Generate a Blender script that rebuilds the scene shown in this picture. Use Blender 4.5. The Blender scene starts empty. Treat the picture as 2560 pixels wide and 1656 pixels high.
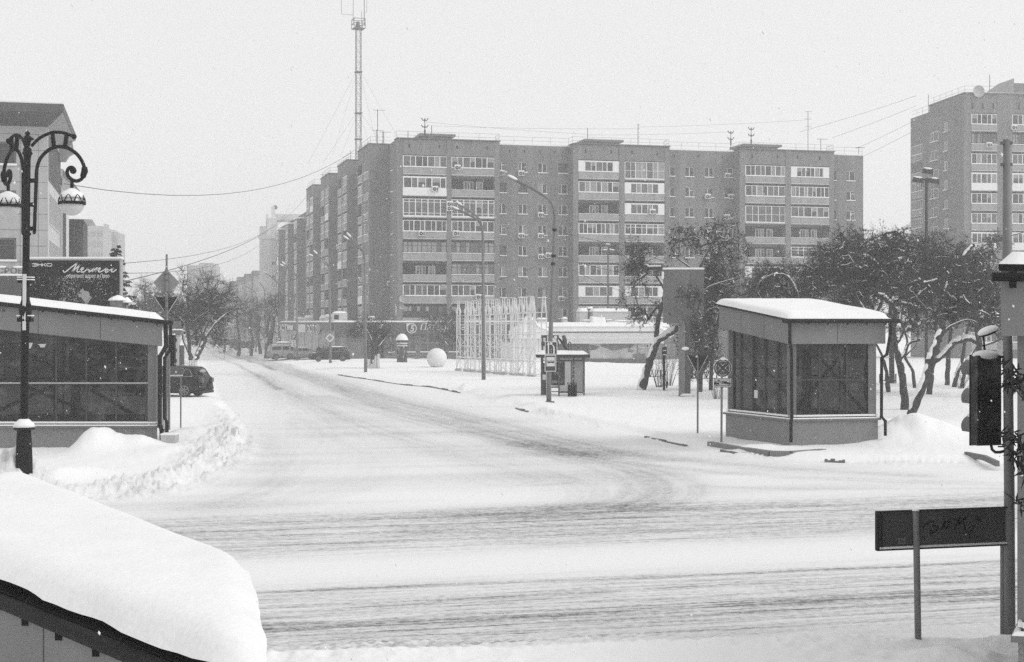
import bpy, math, random
import numpy as np
from mathutils import Vector, Matrix
random.seed(7); R = math.radians
scene = bpy.context.scene; COL = scene.collection
# ---------------------------------------------------------------- camera, world, sun, exposure
F, CX, HY, H = 3600.0, 1280.0, 806.0, 4.4
cam_d = bpy.data.cameras.new('camera'); cam = bpy.data.objects.new('camera', cam_d); COL.objects.link(cam)
cam.location = (0, 0, H); cam.rotation_euler = (R(90), 0, 0)
cam_d.sensor_width = 36; cam_d.lens = 36 * F / 2560; cam_d.shift_y = (HY - 828) / 2560
cam_d.clip_start = .1; cam_d.clip_end = 5000
scene.camera = cam
SUN_EL, SUN_ROT = 42, 108
world = bpy.data.worlds.new('World'); scene.world = world; world.use_nodes = True
nt = world.node_tree; nt.nodes.clear()
sk = nt.nodes.new('ShaderNodeTexSky'); sk.sky_type = 'NISHITA'; sk.sun_disc = False
sk.sun_elevation = R(SUN_EL); sk.sun_rotation = R(SUN_ROT); sk.dust_density = 5; sk.air_density = 2
bw = nt.nodes.new('ShaderNodeRGBToBW'); ad = nt.nodes.new('ShaderNodeMath'); ad.operation = 'MULTIPLY_ADD'
ad.inputs[1].default_value = .30; ad.inputs[2].default_value = 5.2       # an even cloud layer evens the clear sky out
bg = nt.nodes.new('ShaderNodeBackground'); bg.inputs["Strength"].default_value = .10
wo = nt.nodes.new('ShaderNodeOutputWorld')
nt.links.new(sk.outputs[0], bw.inputs[0]); nt.links.new(bw.outputs[0], ad.inputs[0])
nt.links.new(ad.outputs[0], bg.inputs['Color']); nt.links.new(bg.outputs[0], wo.inputs['Surface'])
sd = bpy.data.lights.new('sun', 'SUN'); sd.energy = .85; sd.angle = R(25); sd.color = (1, 1, 1)
sun = bpy.data.objects.new('sun', sd); COL.objects.link(sun)
sa = R(SUN_ROT)     # sky rotation: sun stands at (sin, cos) of it; lamp points away from there
sv = Vector((math.sin(sa) * math.cos(R(SUN_EL)), math.cos(sa) * math.cos(R(SUN_EL)), math.sin(R(SUN_EL))))
sun.rotation_euler = sv.to_track_quat('Z', 'Y').to_euler()
vs = scene.view_settings; vs.view_transform = 'Standard'; vs.look = 'None'; vs.gamma = 1; vs.exposure = 0.45
HAZE = .0012
scene.render.engine = 'CYCLES'; cy = scene.cycles
cy.use_denoising = False; cy.max_bounces = 8; cy.transparent_max_bounces = 24; cy.volume_bounces = 2; cy.diffuse_bounces = 3

# ---------------------------------------------------------------- geometry helpers
def Xp(px, y): return (px - CX) / F * y
def Zp(py, y): return H - (py - HY) / F * y
def Wp(px, py, y): return Vector((Xp(px, y), y, Zp(py, y)))
def gz0(y): return -.01 * (min(y, 300) - 110) if y > 110 else 0.
def gy(py, z=0.):                 # distance at which a ray through row py meets the ground (raised by z)
    a = (py - HY) / F
    y = (H - z) / a
    return y if y <= 110 else (H - 1.1 - z) / (a - .01)
def locx(o, ang, yl, px):         # local x at local y = yl of the frame (o, ang) that projects to column px
    s = (px - CX) / F; c, n = math.cos(ang), math.sin(ang)
    bx, by = o[0] - yl * n, o[1] + yl * c
    return (s * by - bx) / (c - s * n)
def locy(o, ang, xl, px):
    s = (px - CX) / F; c, n = math.cos(ang), math.sin(ang)
    bx, by = o[0] + xl * c, o[1] + xl * n
    return (s * by - bx) / (-n - s * c)
def wpt(o, ang, xl, yl): return (o[0] + xl * math.cos(ang) - yl * math.sin(ang), o[1] + xl * math.sin(ang) + yl * math.cos(ang))

class MB:
    def __init__(s): s.v = []; s.f = []; s.m = []
    def add(s, vs, fs, mi=0):
        b = len(s.v); s.v.extend([tuple(v) for v in vs])
        for f in fs: s.f.append([i + b for i in f]); s.m.append(mi)
        return s
    def quad(s, a, b, c, d, mi=0): return s.add([a, b, c, d], [(0, 1, 2, 3)], mi)
    def box(s, x0, x1, y0, y1, z0, z1, mi=0):
        return s.add([(x0, y0, z0), (x1, y0, z0), (x1, y1, z0), (x0, y1, z0), (x0, y0, z1), (x1, y0, z1), (x1, y1, z1), (x0, y1, z1)],
                     [(0, 3, 2, 1), (4, 5, 6, 7), (0, 1, 5, 4), (1, 2, 6, 5), (2, 3, 7, 6), (3, 0, 4, 7)], mi)
    def hull8(s, p, mi=0):        # 4 bottom corners, 4 top corners
        return s.add(p, [(0, 3, 2, 1), (4, 5, 6, 7), (0, 1, 5, 4), (1, 2, 6, 5), (2, 3, 7, 6), (3, 0, 4, 7)], mi)
    def beam(s, p, q, w=.05, h=None, mi=0, up=(0, 0, 1)):
        p, q = Vector(p), Vector(q); h = h or w; d = (q - p).normalized(); up = Vector(up)
        if abs(d.dot(up)) > .98: up = Vector((1, 0, 0))
        a = d.cross(up).normalized() * (w / 2); b = a.cross(d).normalized() * (h / 2)
        return s.hull8([p - a - b, p + a - b, p + a + b, p - a + b, q - a - b, q + a - b, q + a + b, q - a + b], mi)
    def tube(s, pts, r, n=8, mi=0, cap=True):
        P = [Vector(p) for p in pts]; k = len(P)
        rs = r if isinstance(r, (list, tuple)) else [r] * k
        vs = []; ref = None
        for i in range(k):
            d = (P[min(i + 1, k - 1)] - P[max(i - 1, 0)]).normalized()
            if ref is None: ref = Vector((0, 0, 1)) if abs(d.z) < .9 else Vector((1, 0, 0))
            a = ref - d * ref.dot(d)
            a = a.normalized() if a.length > 1e-5 else d.orthogonal().normalized()
            ref = a; b = d.cross(a)
            for j in range(n):
                t = 2 * math.pi * j / n; vs.append(P[i] + (a * math.cos(t) + b * math.sin(t)) * rs[i])
        fs = [(i * n + j, i * n + (j + 1) % n, (i + 1) * n + (j + 1) % n, (i + 1) * n + j) for i in range(k - 1) for j in range(n)]
        if cap: fs += [tuple(range(n))[::-1], tuple((k - 1) * n + j for j in range(n))]
        return s.add(vs, fs, mi)
    def lathe(s, prof, n=16, c=(0, 0, 0), mi=0, axis='z'):
        vs = []
        for (r, z) in prof:
            for j in range(n):
                t = 2 * math.pi * j / n; x, y = r * math.cos(t), r * math.sin(t)
                if axis == 'z': vs.append((c[0] + x, c[1] + y, c[2] + z))
                elif axis == 'y': vs.append((c[0] + x, c[1] + z, c[2] + y))
                else: vs.append((c[0] + z, c[1] + x, c[2] + y))
        k = len(prof)
        fs = [(i * n + j, i * n + (j + 1) % n, (i + 1) * n + (j + 1) % n, (i + 1) * n + j) for i in range(k - 1) for j in range(n)]
        fs += [tuple(range(n))[::-1], tuple((k - 1) * n + j for j in range(n))]
        return s.add(vs, fs, mi)
    def prism(s, poly, z0, z1, mi=0):   # poly [(x,y)], z0/z1 number or list
        n = len(poly); za = z0 if isinstance(z0, (list, tuple)) else [z0] * n; zb = z1 if isinstance(z1, (list, tuple)) else [z1] * n
        vs = [(p[0], p[1], za[i]) for i, p in enumerate(poly)] + [(p[0], p[1], zb[i]) for i, p in enumerate(poly)]
        return s.add(vs, [tuple(range(n))[::-1], tuple(range(n, 2 * n))] + [(i, (i + 1) % n, n + (i + 1) % n, n + i) for i in range(n)], mi)
    def extr(s, pts, off, mi=0):        # planar polygon pushed by a vector
        n = len(pts); P = [Vector(p) for p in pts]; o = Vector(off)
        return s.add(P + [p + o for p in P], [tuple(range(n))[::-1], tuple(range(n, 2 * n))] + [(i, (i + 1) % n, n + (i + 1) % n, n + i) for i in range(n)], mi)
    def ball(s, c, r, nu=16, nv=10, sq=(1, 1, 1), mi=0, jit=0):
        vs = [(c[0], c[1], c[2] - r * sq[2])]
        for i in range(1, nv):
            ph = math.pi * i / nv - math.pi / 2
            for j in range(nu):
                t = 2 * math.pi * j / nu; k = r * (1 + random.uniform(-jit, jit))
                vs.append((c[0] + k * sq[0] * math.cos(ph) * math.cos(t), c[1] + k * sq[1] * math.cos(ph) * math.sin(t), c[2] + k * sq[2] * math.sin(ph)))
        vs.append((c[0], c[1], c[2] + r * sq[2])); L = len(vs) - 1
        fs = [(0, 1 + (j + 1) % nu, 1 + j) for j in range(nu)]
        for i in range(nv - 2):
            fs += [(1 + i * nu + j, 1 + i * nu + (j + 1) % nu, 1 + (i + 1) * nu + (j + 1) % nu, 1 + (i + 1) * nu + j) for j in range(nu)]
        b = 1 + (nv - 2) * nu
        fs += [(b + j, b + (j + 1) % nu, L) for j in range(nu)]
        return s.add(vs, fs, mi)
    def xform(s, M):
        s.v = [tuple(M @ Vector(v)) for v in s.v]; return s
    def mesh(s, name, mats, smooth=False):
        me = bpy.data.meshes.new(name); me.from_pydata(s.v, [], s.f)
        for m in (mats if isinstance(mats, (list, tuple)) else [mats]): me.materials.append(m)
        if any(s.m): me.polygons.foreach_set('material_index', s.m)
        if smooth: me.polygons.foreach_set('use_smooth', [True] * len(s.f))
        me.update(); return me
    def build(s, name, mats, parent=None, smooth=False, bevel=0, **kw):
        o = bpy.data.objects.new(name, s.mesh(name, mats, smooth)); COL.objects.link(o)
        if parent is not None: o.parent = parent
        if bevel:
            b = o.modifiers.new('bevel', 'BEVEL'); b.width = bevel; b.segments = 2; b.limit_method = 'ANGLE'
        return tag(o, **kw)
def tag(o, label=None, cat=None, group=None, kind=None):
    if label: o['label'] = label
    if cat: o['category'] = cat
    if group: o['group'] = group
    if kind: o['kind'] = kind
    return o
def thing(name, label, cat, loc=(0, 0, 0), rz=0, group=None):
    o = bpy.data.objects.new(name, None); o.empty_display_size = .3; COL.objects.link(o)
    o.location = loc; o.rotation_euler = (0, 0, rz)
    return tag(o, label, cat, group)
def copy_tree(o, parent=None):
    c = o.copy(); COL.objects.link(c); c.parent = parent
    for ch in list(o.children): copy_tree(ch, c)
    return c
def npmesh(name, v, faces, mat, parent=None, smooth=False, attr=None, mi=None):
    v = np.asarray(v, np.float32); faces = np.asarray(faces, np.int32); me = bpy.data.meshes.new(name)
    me.vertices.add(len(v)); me.vertices.foreach_set('co', v.ravel())
    k = faces.shape[1]; me.loops.add(faces.size); me.polygons.add(len(faces))
    me.loops.foreach_set('vertex_index', faces.ravel())
    me.polygons.foreach_set('loop_start', np.arange(0, faces.size, k, dtype=np.int32))
    for m in (mat if isinstance(mat, (list, tuple)) else [mat]): me.materials.append(m)
    if mi is not None: me.polygons.foreach_set('material_index', np.asarray(mi, np.int32))
    if smooth: me.polygons.foreach_set('use_smooth', np.ones(len(faces), bool))
    for an, av in (attr or {}).items():
        a = me.attributes.new(an, 'FLOAT', 'POINT'); a.data.foreach_set('value', np.asarray(av, np.float32))
    me.update(); me.validate()
    o = bpy.data.objects.new(name, me); COL.objects.link(o)
    if parent is not None: o.parent = parent
    return o
def text_mb(txt, size, mb, place, depth=.02, weight=0, shear=0, spacing=1, align='CENTER', sx=1):
    """flat lettering as real mesh: glyph outlines laid in x (right) and z (up), mapped by place(x, z)"""
    cu = bpy.data.curves.new('lettering', 'FONT'); cu.body = txt; cu.size = size; cu.extrude = 0; cu.offset = weight; cu.shear = shear
    cu.align_x = align; cu.space_character = spacing; cu.resolution_u = 3
    ob = bpy.data.objects.new('lettering', cu); COL.objects.link(ob)
    bpy.context.view_layer.update()
    me = bpy.data.meshes.new_from_object(ob.evaluated_get(bpy.context.evaluated_depsgraph_get()))
    mb.add([place(v.co.x * sx, v.co.y) for v in me.vertices], [tuple(p.vertices) for p in me.polygons])
    bpy.data.objects.remove(ob); bpy.data.curves.remove(cu); bpy.data.meshes.remove(me)
    return mb

# ---------------------------------------------------------------- materials (a black and white place: every colour is a grey)
MATS = {}
def G(name, v, rough=.8, var=.12, scale=2.5, bump=0, bscale=30, metal=0, streak=0, spec=.3, fine=0):
    if name in MATS: return MATS[name]
    m = bpy.data.materials.new(name); m.use_nodes = True; n = m.node_tree.nodes; L = m.node_tree.links
    b = n['Principled BSDF']; b.inputs['Roughness'].default_value = rough; b.inputs['Metallic'].default_value = metal
    b.inputs['Specular IOR Level'].default_value = spec
    tc = n.new('ShaderNodeTexCoord'); geo = n.new('ShaderNodeNewGeometry')
    no = n.new('ShaderNodeTexNoise'); no.inputs['Scale'].default_value = scale; no.inputs['Detail'].default_value = 6
    no.inputs['Roughness'].default_value = .65
    L.new(geo.outputs['Position'], no.inputs['Vector'])
    mr = n.new('ShaderNodeMapRange'); mr.inputs['From Min'].default_value = .25; mr.inputs['From Max'].default_value = .75
    mr.inputs['To Min'].default_value = v * (1 - var); mr.inputs['To Max'].default_value = v * (1 + var)
    L.new(no.outputs['Fac'], mr.inputs['Value']); out = mr.outputs[0]
    if streak:      # rain and soot streaks running down the wall: real dirt
        mp = n.new('ShaderNodeMapping'); mp.inputs['Scale'].default_value = (1.1, 1.1, .05); L.new(geo.outputs['Position'], mp.inputs['Vector'])
        n2 = n.new('ShaderNodeTexNoise'); n2.inputs['Scale'].default_value = 1.2; n2.inputs['Detail'].default_value = 5; L.new(mp.outputs[0], n2.inputs['Vector'])
        m2 = n.new('ShaderNodeMapRange'); m2.inputs['From Min'].default_value = .3; m2.inputs['From Max'].default_value = .7
        m2.inputs['To Min'].default_value = 1 - streak; m2.inputs['To Max'].default_value = 1 + streak; L.new(n2.outputs['Fac'], m2.inputs['Value'])
        mu = n.new('ShaderNodeMath'); mu.operation = 'MULTIPLY'; L.new(out, mu.inputs[0]); L.new(m2.outputs[0], mu.inputs[1]); out = mu.outputs[0]
    if fine:
        n3 = n.new('ShaderNodeTexNoise'); n3.inputs['Scale'].default_value = scale * 14; n3.inputs['Detail'].default_value = 3; L.new(geo.outputs['Position'], n3.inputs['Vector'])
        m3 = n.new('ShaderNodeMapRange'); m3.inputs['From Min'].default_value = .3; m3.inputs['From Max'].default_value = .7
        m3.inputs['To Min'].default_value = 1 - fine; m3.inputs['To Max'].default_value = 1 + fine; L.new(n3.outputs['Fac'], m3.inputs['Value'])
        mu = n.new('ShaderNodeMath'); mu.operation = 'MULTIPLY'; L.new(out, mu.inputs[0]); L.new(m3.outputs[0], mu.inputs[1]); out = mu.outputs[0]
    cc = n.new('ShaderNodeCombineColor')
    for i in range(3): L.new(out, cc.inputs[i])
    L.new(cc.outputs[0], b.inputs['Base Color'])
    if bump:
        nb = n.new('ShaderNodeTexNoise'); nb.inputs['Scale'].default_value = bscale; nb.inputs['Detail'].default_value = 4; L.new(geo.outputs['Position'], nb.inputs['Vector'])
        bp = n.new('ShaderNodeBump'); bp.inputs['Strength'].default_value = bump; bp.inputs['Distance'].default_value = .02
        L.new(nb.outputs['Fac'], bp.inputs['Height']); L.new(bp.outputs[0], b.inputs['Normal'])
    MATS[name] = m; return m
def pane_glass(name, v=.02, clear=.4, rough=.04, dust_and_glints=.22):
    """window glass: partly see-through, partly mirror"""
    if name in MATS: return MATS[name]
    m = bpy.data.materials.new(name); m.use_nodes = True; n = m.node_tree.nodes; L = m.node_tree.links
    b = n['Principled BSDF']; b.inputs['Base Color'].default_value = (v, v, v, 1); b.inputs['Roughness'].default_value = rough
    b.inputs['IOR'].default_value = 1.33
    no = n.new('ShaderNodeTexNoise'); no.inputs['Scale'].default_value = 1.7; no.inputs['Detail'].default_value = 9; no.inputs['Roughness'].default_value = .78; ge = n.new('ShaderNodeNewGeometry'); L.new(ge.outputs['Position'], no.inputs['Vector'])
    ra = n.new('ShaderNodeMapRange'); ra.inputs['From Min'].default_value = .5; ra.inputs['From Max'].default_value = .8; ra.inputs['To Min'].default_value = v; ra.inputs['To Max'].default_value = v + dust_and_glints; L.new(no.outputs['Fac'], ra.inputs['Value'])
    cc = n.new('ShaderNodeCombineColor'); [L.new(ra.outputs[0], cc.inputs[i]) for i in range(3)]; L.new(cc.outputs[0], b.inputs['Base Color'])      # wind-blown snow sticking to the pane; painted reflections too on the signal
    bp = n.new('ShaderNodeBump'); bp.inputs['Strength'].default_value = .12; bp.inputs['Distance'].default_value = .05; n2 = n.new('ShaderNodeTexNoise'); n2.inputs['Scale'].default_value = 1.1; L.new(ge.outputs['Position'], n2.inputs['Vector']); L.new(n2.outputs['Fac'], bp.inputs['Height']); L.new(bp.outputs[0], b.inputs['Normal'])
    tr = n.new('ShaderNodeBsdfTransparent'); tr.inputs['Color'].default_value = (.7, .7, .7, 1)
    mx = n.new('ShaderNodeMixShader'); mx.inputs[0].default_value = clear
    L.new(b.outputs[0], mx.inputs[1]); L.new(tr.outputs[0], mx.inputs[2]); L.new(mx.outputs[0], n['Material Output'].inputs['Surface'])
    MATS[name] = m; return m
SNOW = G('snow', .80, .75, .05, 1.5, bump=.5, bscale=16, spec=.15, fine=.03)
BRICK = G('facade_brick', .17, .9, .14, .3, bump=.1, bscale=12, streak=.16, fine=.12)
BRICK2 = G('facade_pale', .25, .9, .08, .4, streak=.08, fine=.06)
PANEL = G('balcony_panel', .29, .85, .14, .8, streak=.10, fine=.05)
WHITE = G('white_pvc', .72, .5, .04, 1)
GLASSD = G('glass_dark', .03, .12, .6, .9, spec=.6)
GLASSM = G('glass_grey', .085, .15, .4, 1.1, spec=.6)
GLASSL = G('glass_curtain', .24, .25, .25, 1.3, spec=.5)
DARK = G('dark_paint_and_shade', .02, .7, .3, 4, spec=.1)
BLACK = G('black_iron', .009, .6, .4, 6, spec=.12)
STEEL = G('galvanised', .22, .5, .2, 3, streak=.1)
GREY = G('grey_paint', .13, .6, .2, 3)
CONC = G('concrete', .28, .9, .15, 2, bump=.1, fine=.08)
# ---------------------------------------------------------------- snow-covered ground and road
def hash2(ix, iy, s):
    h = (ix.astype(np.int64) * 374761393 + iy.astype(np.int64) * 668265263 + s * 974634533) & 0x7fffffff
    h = ((h ^ (h >> 13)) * 1274126177) & 0x7fffffff
    return ((h ^ (h >> 16)) & 0xffff) / 65535.0
def vn(x, y, s=0):
    x = np.asarray(x, float); y = np.asarray(y, float)
    ix, iy = np.floor(x), np.floor(y); fx, fy = x - ix, y - iy; fx = fx * fx * (3 - 2 * fx); fy = fy * fy * (3 - 2 * fy)
    a, b, c, d = hash2(ix, iy, s), hash2(ix + 1, iy, s), hash2(ix, iy + 1, s), hash2(ix + 1, iy + 1, s)
    return (a * (1 - fx) + b * fx) * (1 - fy) + (c * (1 - fx) + d * fx) * fy
def fbm(x, y, s=0, o=4, g=.5):
    t = 0; a = 1; n = 0
    for i in range(o): t = t + a * vn(x * 2 ** i, y * 2 ** i, s + i * 17); n += a; a *= g
    return t / n
def worley(x, y, s=0):
    ix, iy = np.floor(x), np.floor(y); best = np.full(np.shape(x), 9.)
    for dx in (-1, 0, 1):
        for dy in (-1, 0, 1):
            cx, cy = ix + dx, iy + dy
            px, py = cx + hash2(cx, cy, s), cy + hash2(cx, cy, s + 5)
            best = np.minimum(best, (x - px) ** 2 + (y - py) ** 2)
    return np.sqrt(best)
def gpt(px, py, z=0.): y = gy(py, z); return (Xp(px, y), y)
def poly_dist(x, y, P):
    d = np.full(np.shape(x), 1e9); tt = np.zeros(np.shape(x)); L = 0
    for (a, b) in zip(P[:-1], P[1:]):
        vx, vy = b[0] - a[0], b[1] - a[1]; l2 = vx * vx + vy * vy
        t = np.clip(((x - a[0]) * vx + (y - a[1]) * vy) / l2, 0, 1)
        q = np.hypot(x - a[0] - t * vx, y - a[1] - t * vy); k = q < d
        d = np.where(k, q, d); tt = np.where(k, L + t * math.sqrt(l2), tt); L += math.sqrt(l2)
    return d, tt
def smooth_path(P, n=8):
    out = []
    for i in range(len(P) - 1):
        p0, p1, p2, p3 = P[max(i - 1, 0)], P[i], P[i + 1], P[min(i + 2, len(P) - 1)]
        for k in range(n):
            t = k / n
            out.append(tuple(.5 * (2 * p1[j] + (p2[j] - p0[j]) * t + (2 * p0[j] - 5 * p1[j] + 4 * p2[j] - p3[j]) * t * t + (3 * p1[j] - p0[j] - 3 * p2[j] + p3[j]) * t ** 3) for j in (0, 1)))
    return out + [tuple(P[-1])]
def inside(x, y, P):
    r = np.zeros(np.shape(x), bool); n = len(P)
    for i in range(n):
        (x1, y1), (x2, y2) = P[i], P[(i + 1) % n]
        if y1 == y2: continue
        r ^= ((y1 > y) != (y2 > y)) & (x < (x2 - x1) * (y - y1) / (y2 - y1) + x1)
    return r
A14 = R(14); cU, sU = math.cos(A14), math.sin(A14)
KERB_R = smooth_path([gpt(*p) for p in [(560, 866), (640, 893), (760, 922), (882, 943), (1000, 961), (1156, 976), (1290, 1018), (1420, 1050), (1613, 1096), (1715, 1116), (1806, 1132), (1892, 1143), (2043, 1155), (2280, 1160), (2480, 1160)]], 4)
KERB_L = smooth_path([gpt(*p) for p in [(500, 866), (508, 885), (520, 930), (545, 980), (590, 1040), (618, 1085), (612, 1120), (560, 1172), (470, 1218), (330, 1246), (200, 1258)]], 4)
e = KERB_R[-1]; KERB_R.append((e[0] + 60, e[1] + 15)); e = KERB_L[-1]; KERB_L.append((e[0] - 60, e[1] - 15))
nearL, nearR = gpt(640, 1648), gpt(2540, 1592)
kdir = (nearR[0] - nearL[0], nearR[1] - nearL[1])
NEAR = [(nearL[0] - 14 * kdir[0], nearL[1] - 14 * kdir[1]), nearL, nearR, (nearR[0] + 14 * kdir[0], nearR[1] + 14 * kdir[1])]
far = [(KERB_L[0][0] - 90, 420), (KERB_R[0][0] - 40, 420)]
ROAD = [far[0]] + KERB_L + NEAR + KERB_R[::-1] + [far[1]]
# mounds: column, row of the top, distance, spread along / across the view, height above the ground there
MOUNDS = []
def mound(px, y, h, sx, sy, rz=0, p=2.): MOUNDS.append((Xp(px, y), y, h, sx, sy, rz, p))
mound(245, 46.2, .52, .55, .9); mound(305, 46.4, .40, .9, .9); mound(300, 44.8, .14, 1.4, 1.2); mound(212, 46, .16, .35, .6); mound(370, 46.6, .2, .5, .7)
mound(30, 35.2, .50, .42, .8); mound(100, 35.9, .35, .3, .5); mound(150, 38.8, .28, .45, .6); mound(-40, 35.5, .55, .8, .8); mound(75, 34.6, .3, .5, .5); mound(190, 40, .2, .7, .6)
mound(455, 51, .30, .8, 1.5); mound(500, 47, .28, .9, 1.2); mound(440, 44.8, .22, 1.0, .9); mound(520, 54, .25, .7, 2.5)
mound(2269, 51.6, .72, .95, 1.5); mound(2350, 51.5, .35, 1.1, 1.5); mound(2190, 50.5, .30, .8, .9); mound(2440, 52, .15, 1.2, 1.8)
mound(1162, 94, .42, .28, .5); mound(1195, 90, .2, .6, .8); mound(1560, 83, .22, 1.5, 1.6); mound(1480, 78, .16, 1.2, 1.0); mound(2220, 57, .35, .5, .9)
mound(1350, 74, .12, .8, .7); mound(1900, 48.2, .12, .8, .35); mound(1850, 46.9, .16, .3, .25)
mound(470, 105, .45, 2.4, 12); mound(1000, 170, .5, 14, 8); mound(840, 158, .3, 6, 3); mound(1370, 150, .5, 10, 6); mound(1640, 100, .25, 8, 9)
mound(700, 196, .4, 5, 5); mound(2260, 80, .25, 9, 14); mound(1770, 62, .15, 2.5, 4); mound(2400, 17.6, .22, .7, .5); mound(2330, 17.0, .15, .9, .4)
def ground_field(x, y, want=True):
    """height above the plain slope and how much slush shows"""
    base = np.where(y > 110, -.01 * (np.minimum(y, 300) - 110), 0.)
    rd = inside(x, y, ROAD)
    dr, tr = poly_dist(x, y, KERB_R); dl, tl = poly_dist(x, y, KERB_L); dn, tn = poly_dist(x, y, NEAR)
    ed = np.minimum(np.minimum(dr, dl), dn)
    off = np.where(rd, 0, 1.) * np.clip(ed / (.25 + .9 * vn(x * .7, y * .5, 12) + np.clip((y - 70) / 40, 0, 2)), 0, 1); off = off * off * (3 - 2 * off)
    h = base + off * (.13 + .05 * fbm(x * .35, y * .35, 3, 3) + .07 * fbm(x * 1.1, y * 1.1, 31, 3) + .035 * fbm(x * 4.2, y * 3.2, 35, 3) - .05 * np.clip(fbm(x * .8, y * .5, 37, 2) * 3 - 1.7, 0, 1) * np.clip(1 - worley(x * 2.2, y * 1.7, 63) * 2.4, 0, 1))
    for (mx, my, mh, sx, sy, rz, p) in MOUNDS:
        u, v = (x - mx) / sx, (y - my) / sy
        q = u * u + v * v
        k = q < 9
        h = h + np.where(k, mh * np.exp(-q * .7) * (1 + .35 * (fbm(x * 1.6, y * 1.6, 9, 3) - .5)), 0)
    # windrows of ploughed lumps along the left kerb and small ones on the right
    lum = np.clip(1 - worley(x * 3.4, y * 2.4, 4) * 1.25, 0, 1); lum2 = np.clip(1 - worley(x * 7, y * 5, 14) * 1.3, 0, 1)
    patch = np.clip(fbm(x * .6, y * .6, 21, 3) * 2.2 - .5, 0, 1)
    nearl = np.where(rd, np.exp(-(dl / .40) ** 2) * .8, np.exp(-((dl - .5) / .8) ** 2)) * np.clip((y - 26) / 6, 0, 1) * np.clip((75 - y) / 20, 0, 1)
    h = h + nearl * (.08 + .27 * lum * patch + .15 * lum2 * (.35 + .65 * patch))
    nr = np.exp(-(dr / .45) ** 2) * np.clip((105 - y) / 20, 0, 1) * np.clip(fbm(x * .5, y * .5, 77, 2) * 3 - 1.3, 0, 1)
    h = h + nr * (.05 + .12 * lum2)
    nn = np.exp(-((dn - .5) / .5) ** 2)
    h = h + nn * .06 * lum2 * patch
    # footprints on the near pavement
    foot = (~rd) * (y < 21) * (x > 3.5); h = h - .05 * foot * np.clip(1 - worley(x * 1.8, y * 1.6, 61) * 2.6, 0, 1)
    if not want: return h
    # slush: how dirty and packed the snow is, with shade between ploughed lumps painted in
    u = x * cU + y * sU; v = -x * sU + y * cU            # along and across the crossing road
    wob = .5 * (fbm(u * .05, v * .2, 40, 2) - .5)
    vv = v + wob
    def band(a, b, s): return 1 / (1 + np.exp(-(vv - a) / s)) * (1 - 1 / (1 + np.exp(-(vv - b) / s)))
    fine = fbm(u * .22, v * 5.5, 50, 4, .7); fine2 = fbm(u * .9, v * 14, 60, 3, .8); spk = fbm(u * 5, v * 9, 70, 3, .8)
    S = np.zeros(np.shape(x))
    cross = 1.0 * band(27.2, 33.2, .4) * (.42 + .75 * (fine - .5) + .5 * (fine2 - .5))
    cross += 1.0 * band(18.9, 24.0, .3) * (.36 + .75 * (fine - .5) + .5 * (fine2 - .5))
    for (vc, w, a) in ((30.9, .10, .30), (30.0, .07, .28), (31.9, .22, .22), (23.6, .14, .30), (21.0, .28, .38), (20.5, .10, .25), (22.4, .07, .2), (19.4, .12, .2), (28.7, .10, .15)):
        cross += a * np.exp(-((vv - vc) / w) ** 2) * np.clip(.2 + 1.5 * fbm(u * .16, v * 2, 80 + int(vc * 7), 3), 0, 1.2)
    S = S + .93 * np.clip(cross, 0, 1.4)
    for (P, w, a, f) in TRACKS:
        d, t = poly_dist(x, y, P)
        edge = np.exp(-(d / w) ** 2)
        lane = edge * np.clip(.45 + 1.4 * (fbm(d * 3.2 + 9, t * .12, 90 + int(a * 50), 4, .7) - .35), 0, 1.3)
        S = S + a * lane
    S = S + .22 * np.clip(fbm(u * .12, v * .6, 33, 4) * 2.2 - .8, 0, 1) * np.clip((80 - y) / 25, 0, 1) * np.clip((v - 33) / 2, 0, 1)
    S = S * (.75 + .6 * (spk - .35))
    S = S * np.where(rd, np.clip(ed / .5, 0, 1), 0)
    S = S + .085 * rd + .42 * nearl * (.3 + .7 * patch) * (.25 + .75 * (1 - lum2)) + .12 * nr  # hollows between lumps darkened: shading painted in along with the dirty snow
    global CROSSW; CROSSW = np.clip(cross, 0, 1) * rd
    h = h - .014 * np.clip(S, 0, 1) * rd + .012 * rd * (fine2 - .5) + .02 * rd * (fbm(u * .2, v * 1.2, 51, 2) - .5)
    return h, np.clip(S, 0, 1), rd
def track(pts, w, a, f=1): TRACKS.append((smooth_path([gpt(*p) for p in pts], 6), w, a, f))
TRACKS = []
track([(518, 872), (560, 884), (618, 903), (690, 926)], .32, .7)
track([(505, 870), (545, 893), (600, 917), (650, 944), (700, 975)], .28, .6)
track([(575, 880), (640, 898), (749, 930), (891, 975), (1110, 1030), (1328, 1084), (1547, 1130), (1720, 1152), (1990, 1172), (2300, 1190)], 1.1, .42)
track([(620, 890), (749, 932), (891, 980), (1110, 1036), (1328, 1090), (1500, 1132)], 2.6, .30)
track([(640, 930), (730, 980), (850, 1040), (1000, 1105), (1180, 1160), (1300, 1200)], 2.2, .17)
track([(600, 905), (660, 960), (740, 1040), (760, 1120), (700, 1200), (560, 1262)], 1.6, .14)
track([(560, 882), (650, 910), (760, 945), (920, 1003), (1100, 1050), (1330, 1105), (1500, 1140)], .8, .34)
track([(650, 941), (760, 1000), (900, 1060), (1100, 1120), (1280, 1160), (1420, 1200), (1470, 1235), (1400, 1268), (1150, 1288)], 1.1, .30)
track([(800, 990), (1000, 1040), (1200, 1090), (1450, 1150), (1580, 1185), (1620, 1225), (1560, 1262), (1350, 1285)], 1.1, .34)
track([(1300, 1110), (1500, 1150), (1650, 1185), (1700, 1230), (1600, 1268)], 1.0, .34)
track([(620, 1060), (680, 1130), (700, 1190), (620, 1240), (450, 1275)], .8, .16)
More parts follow.
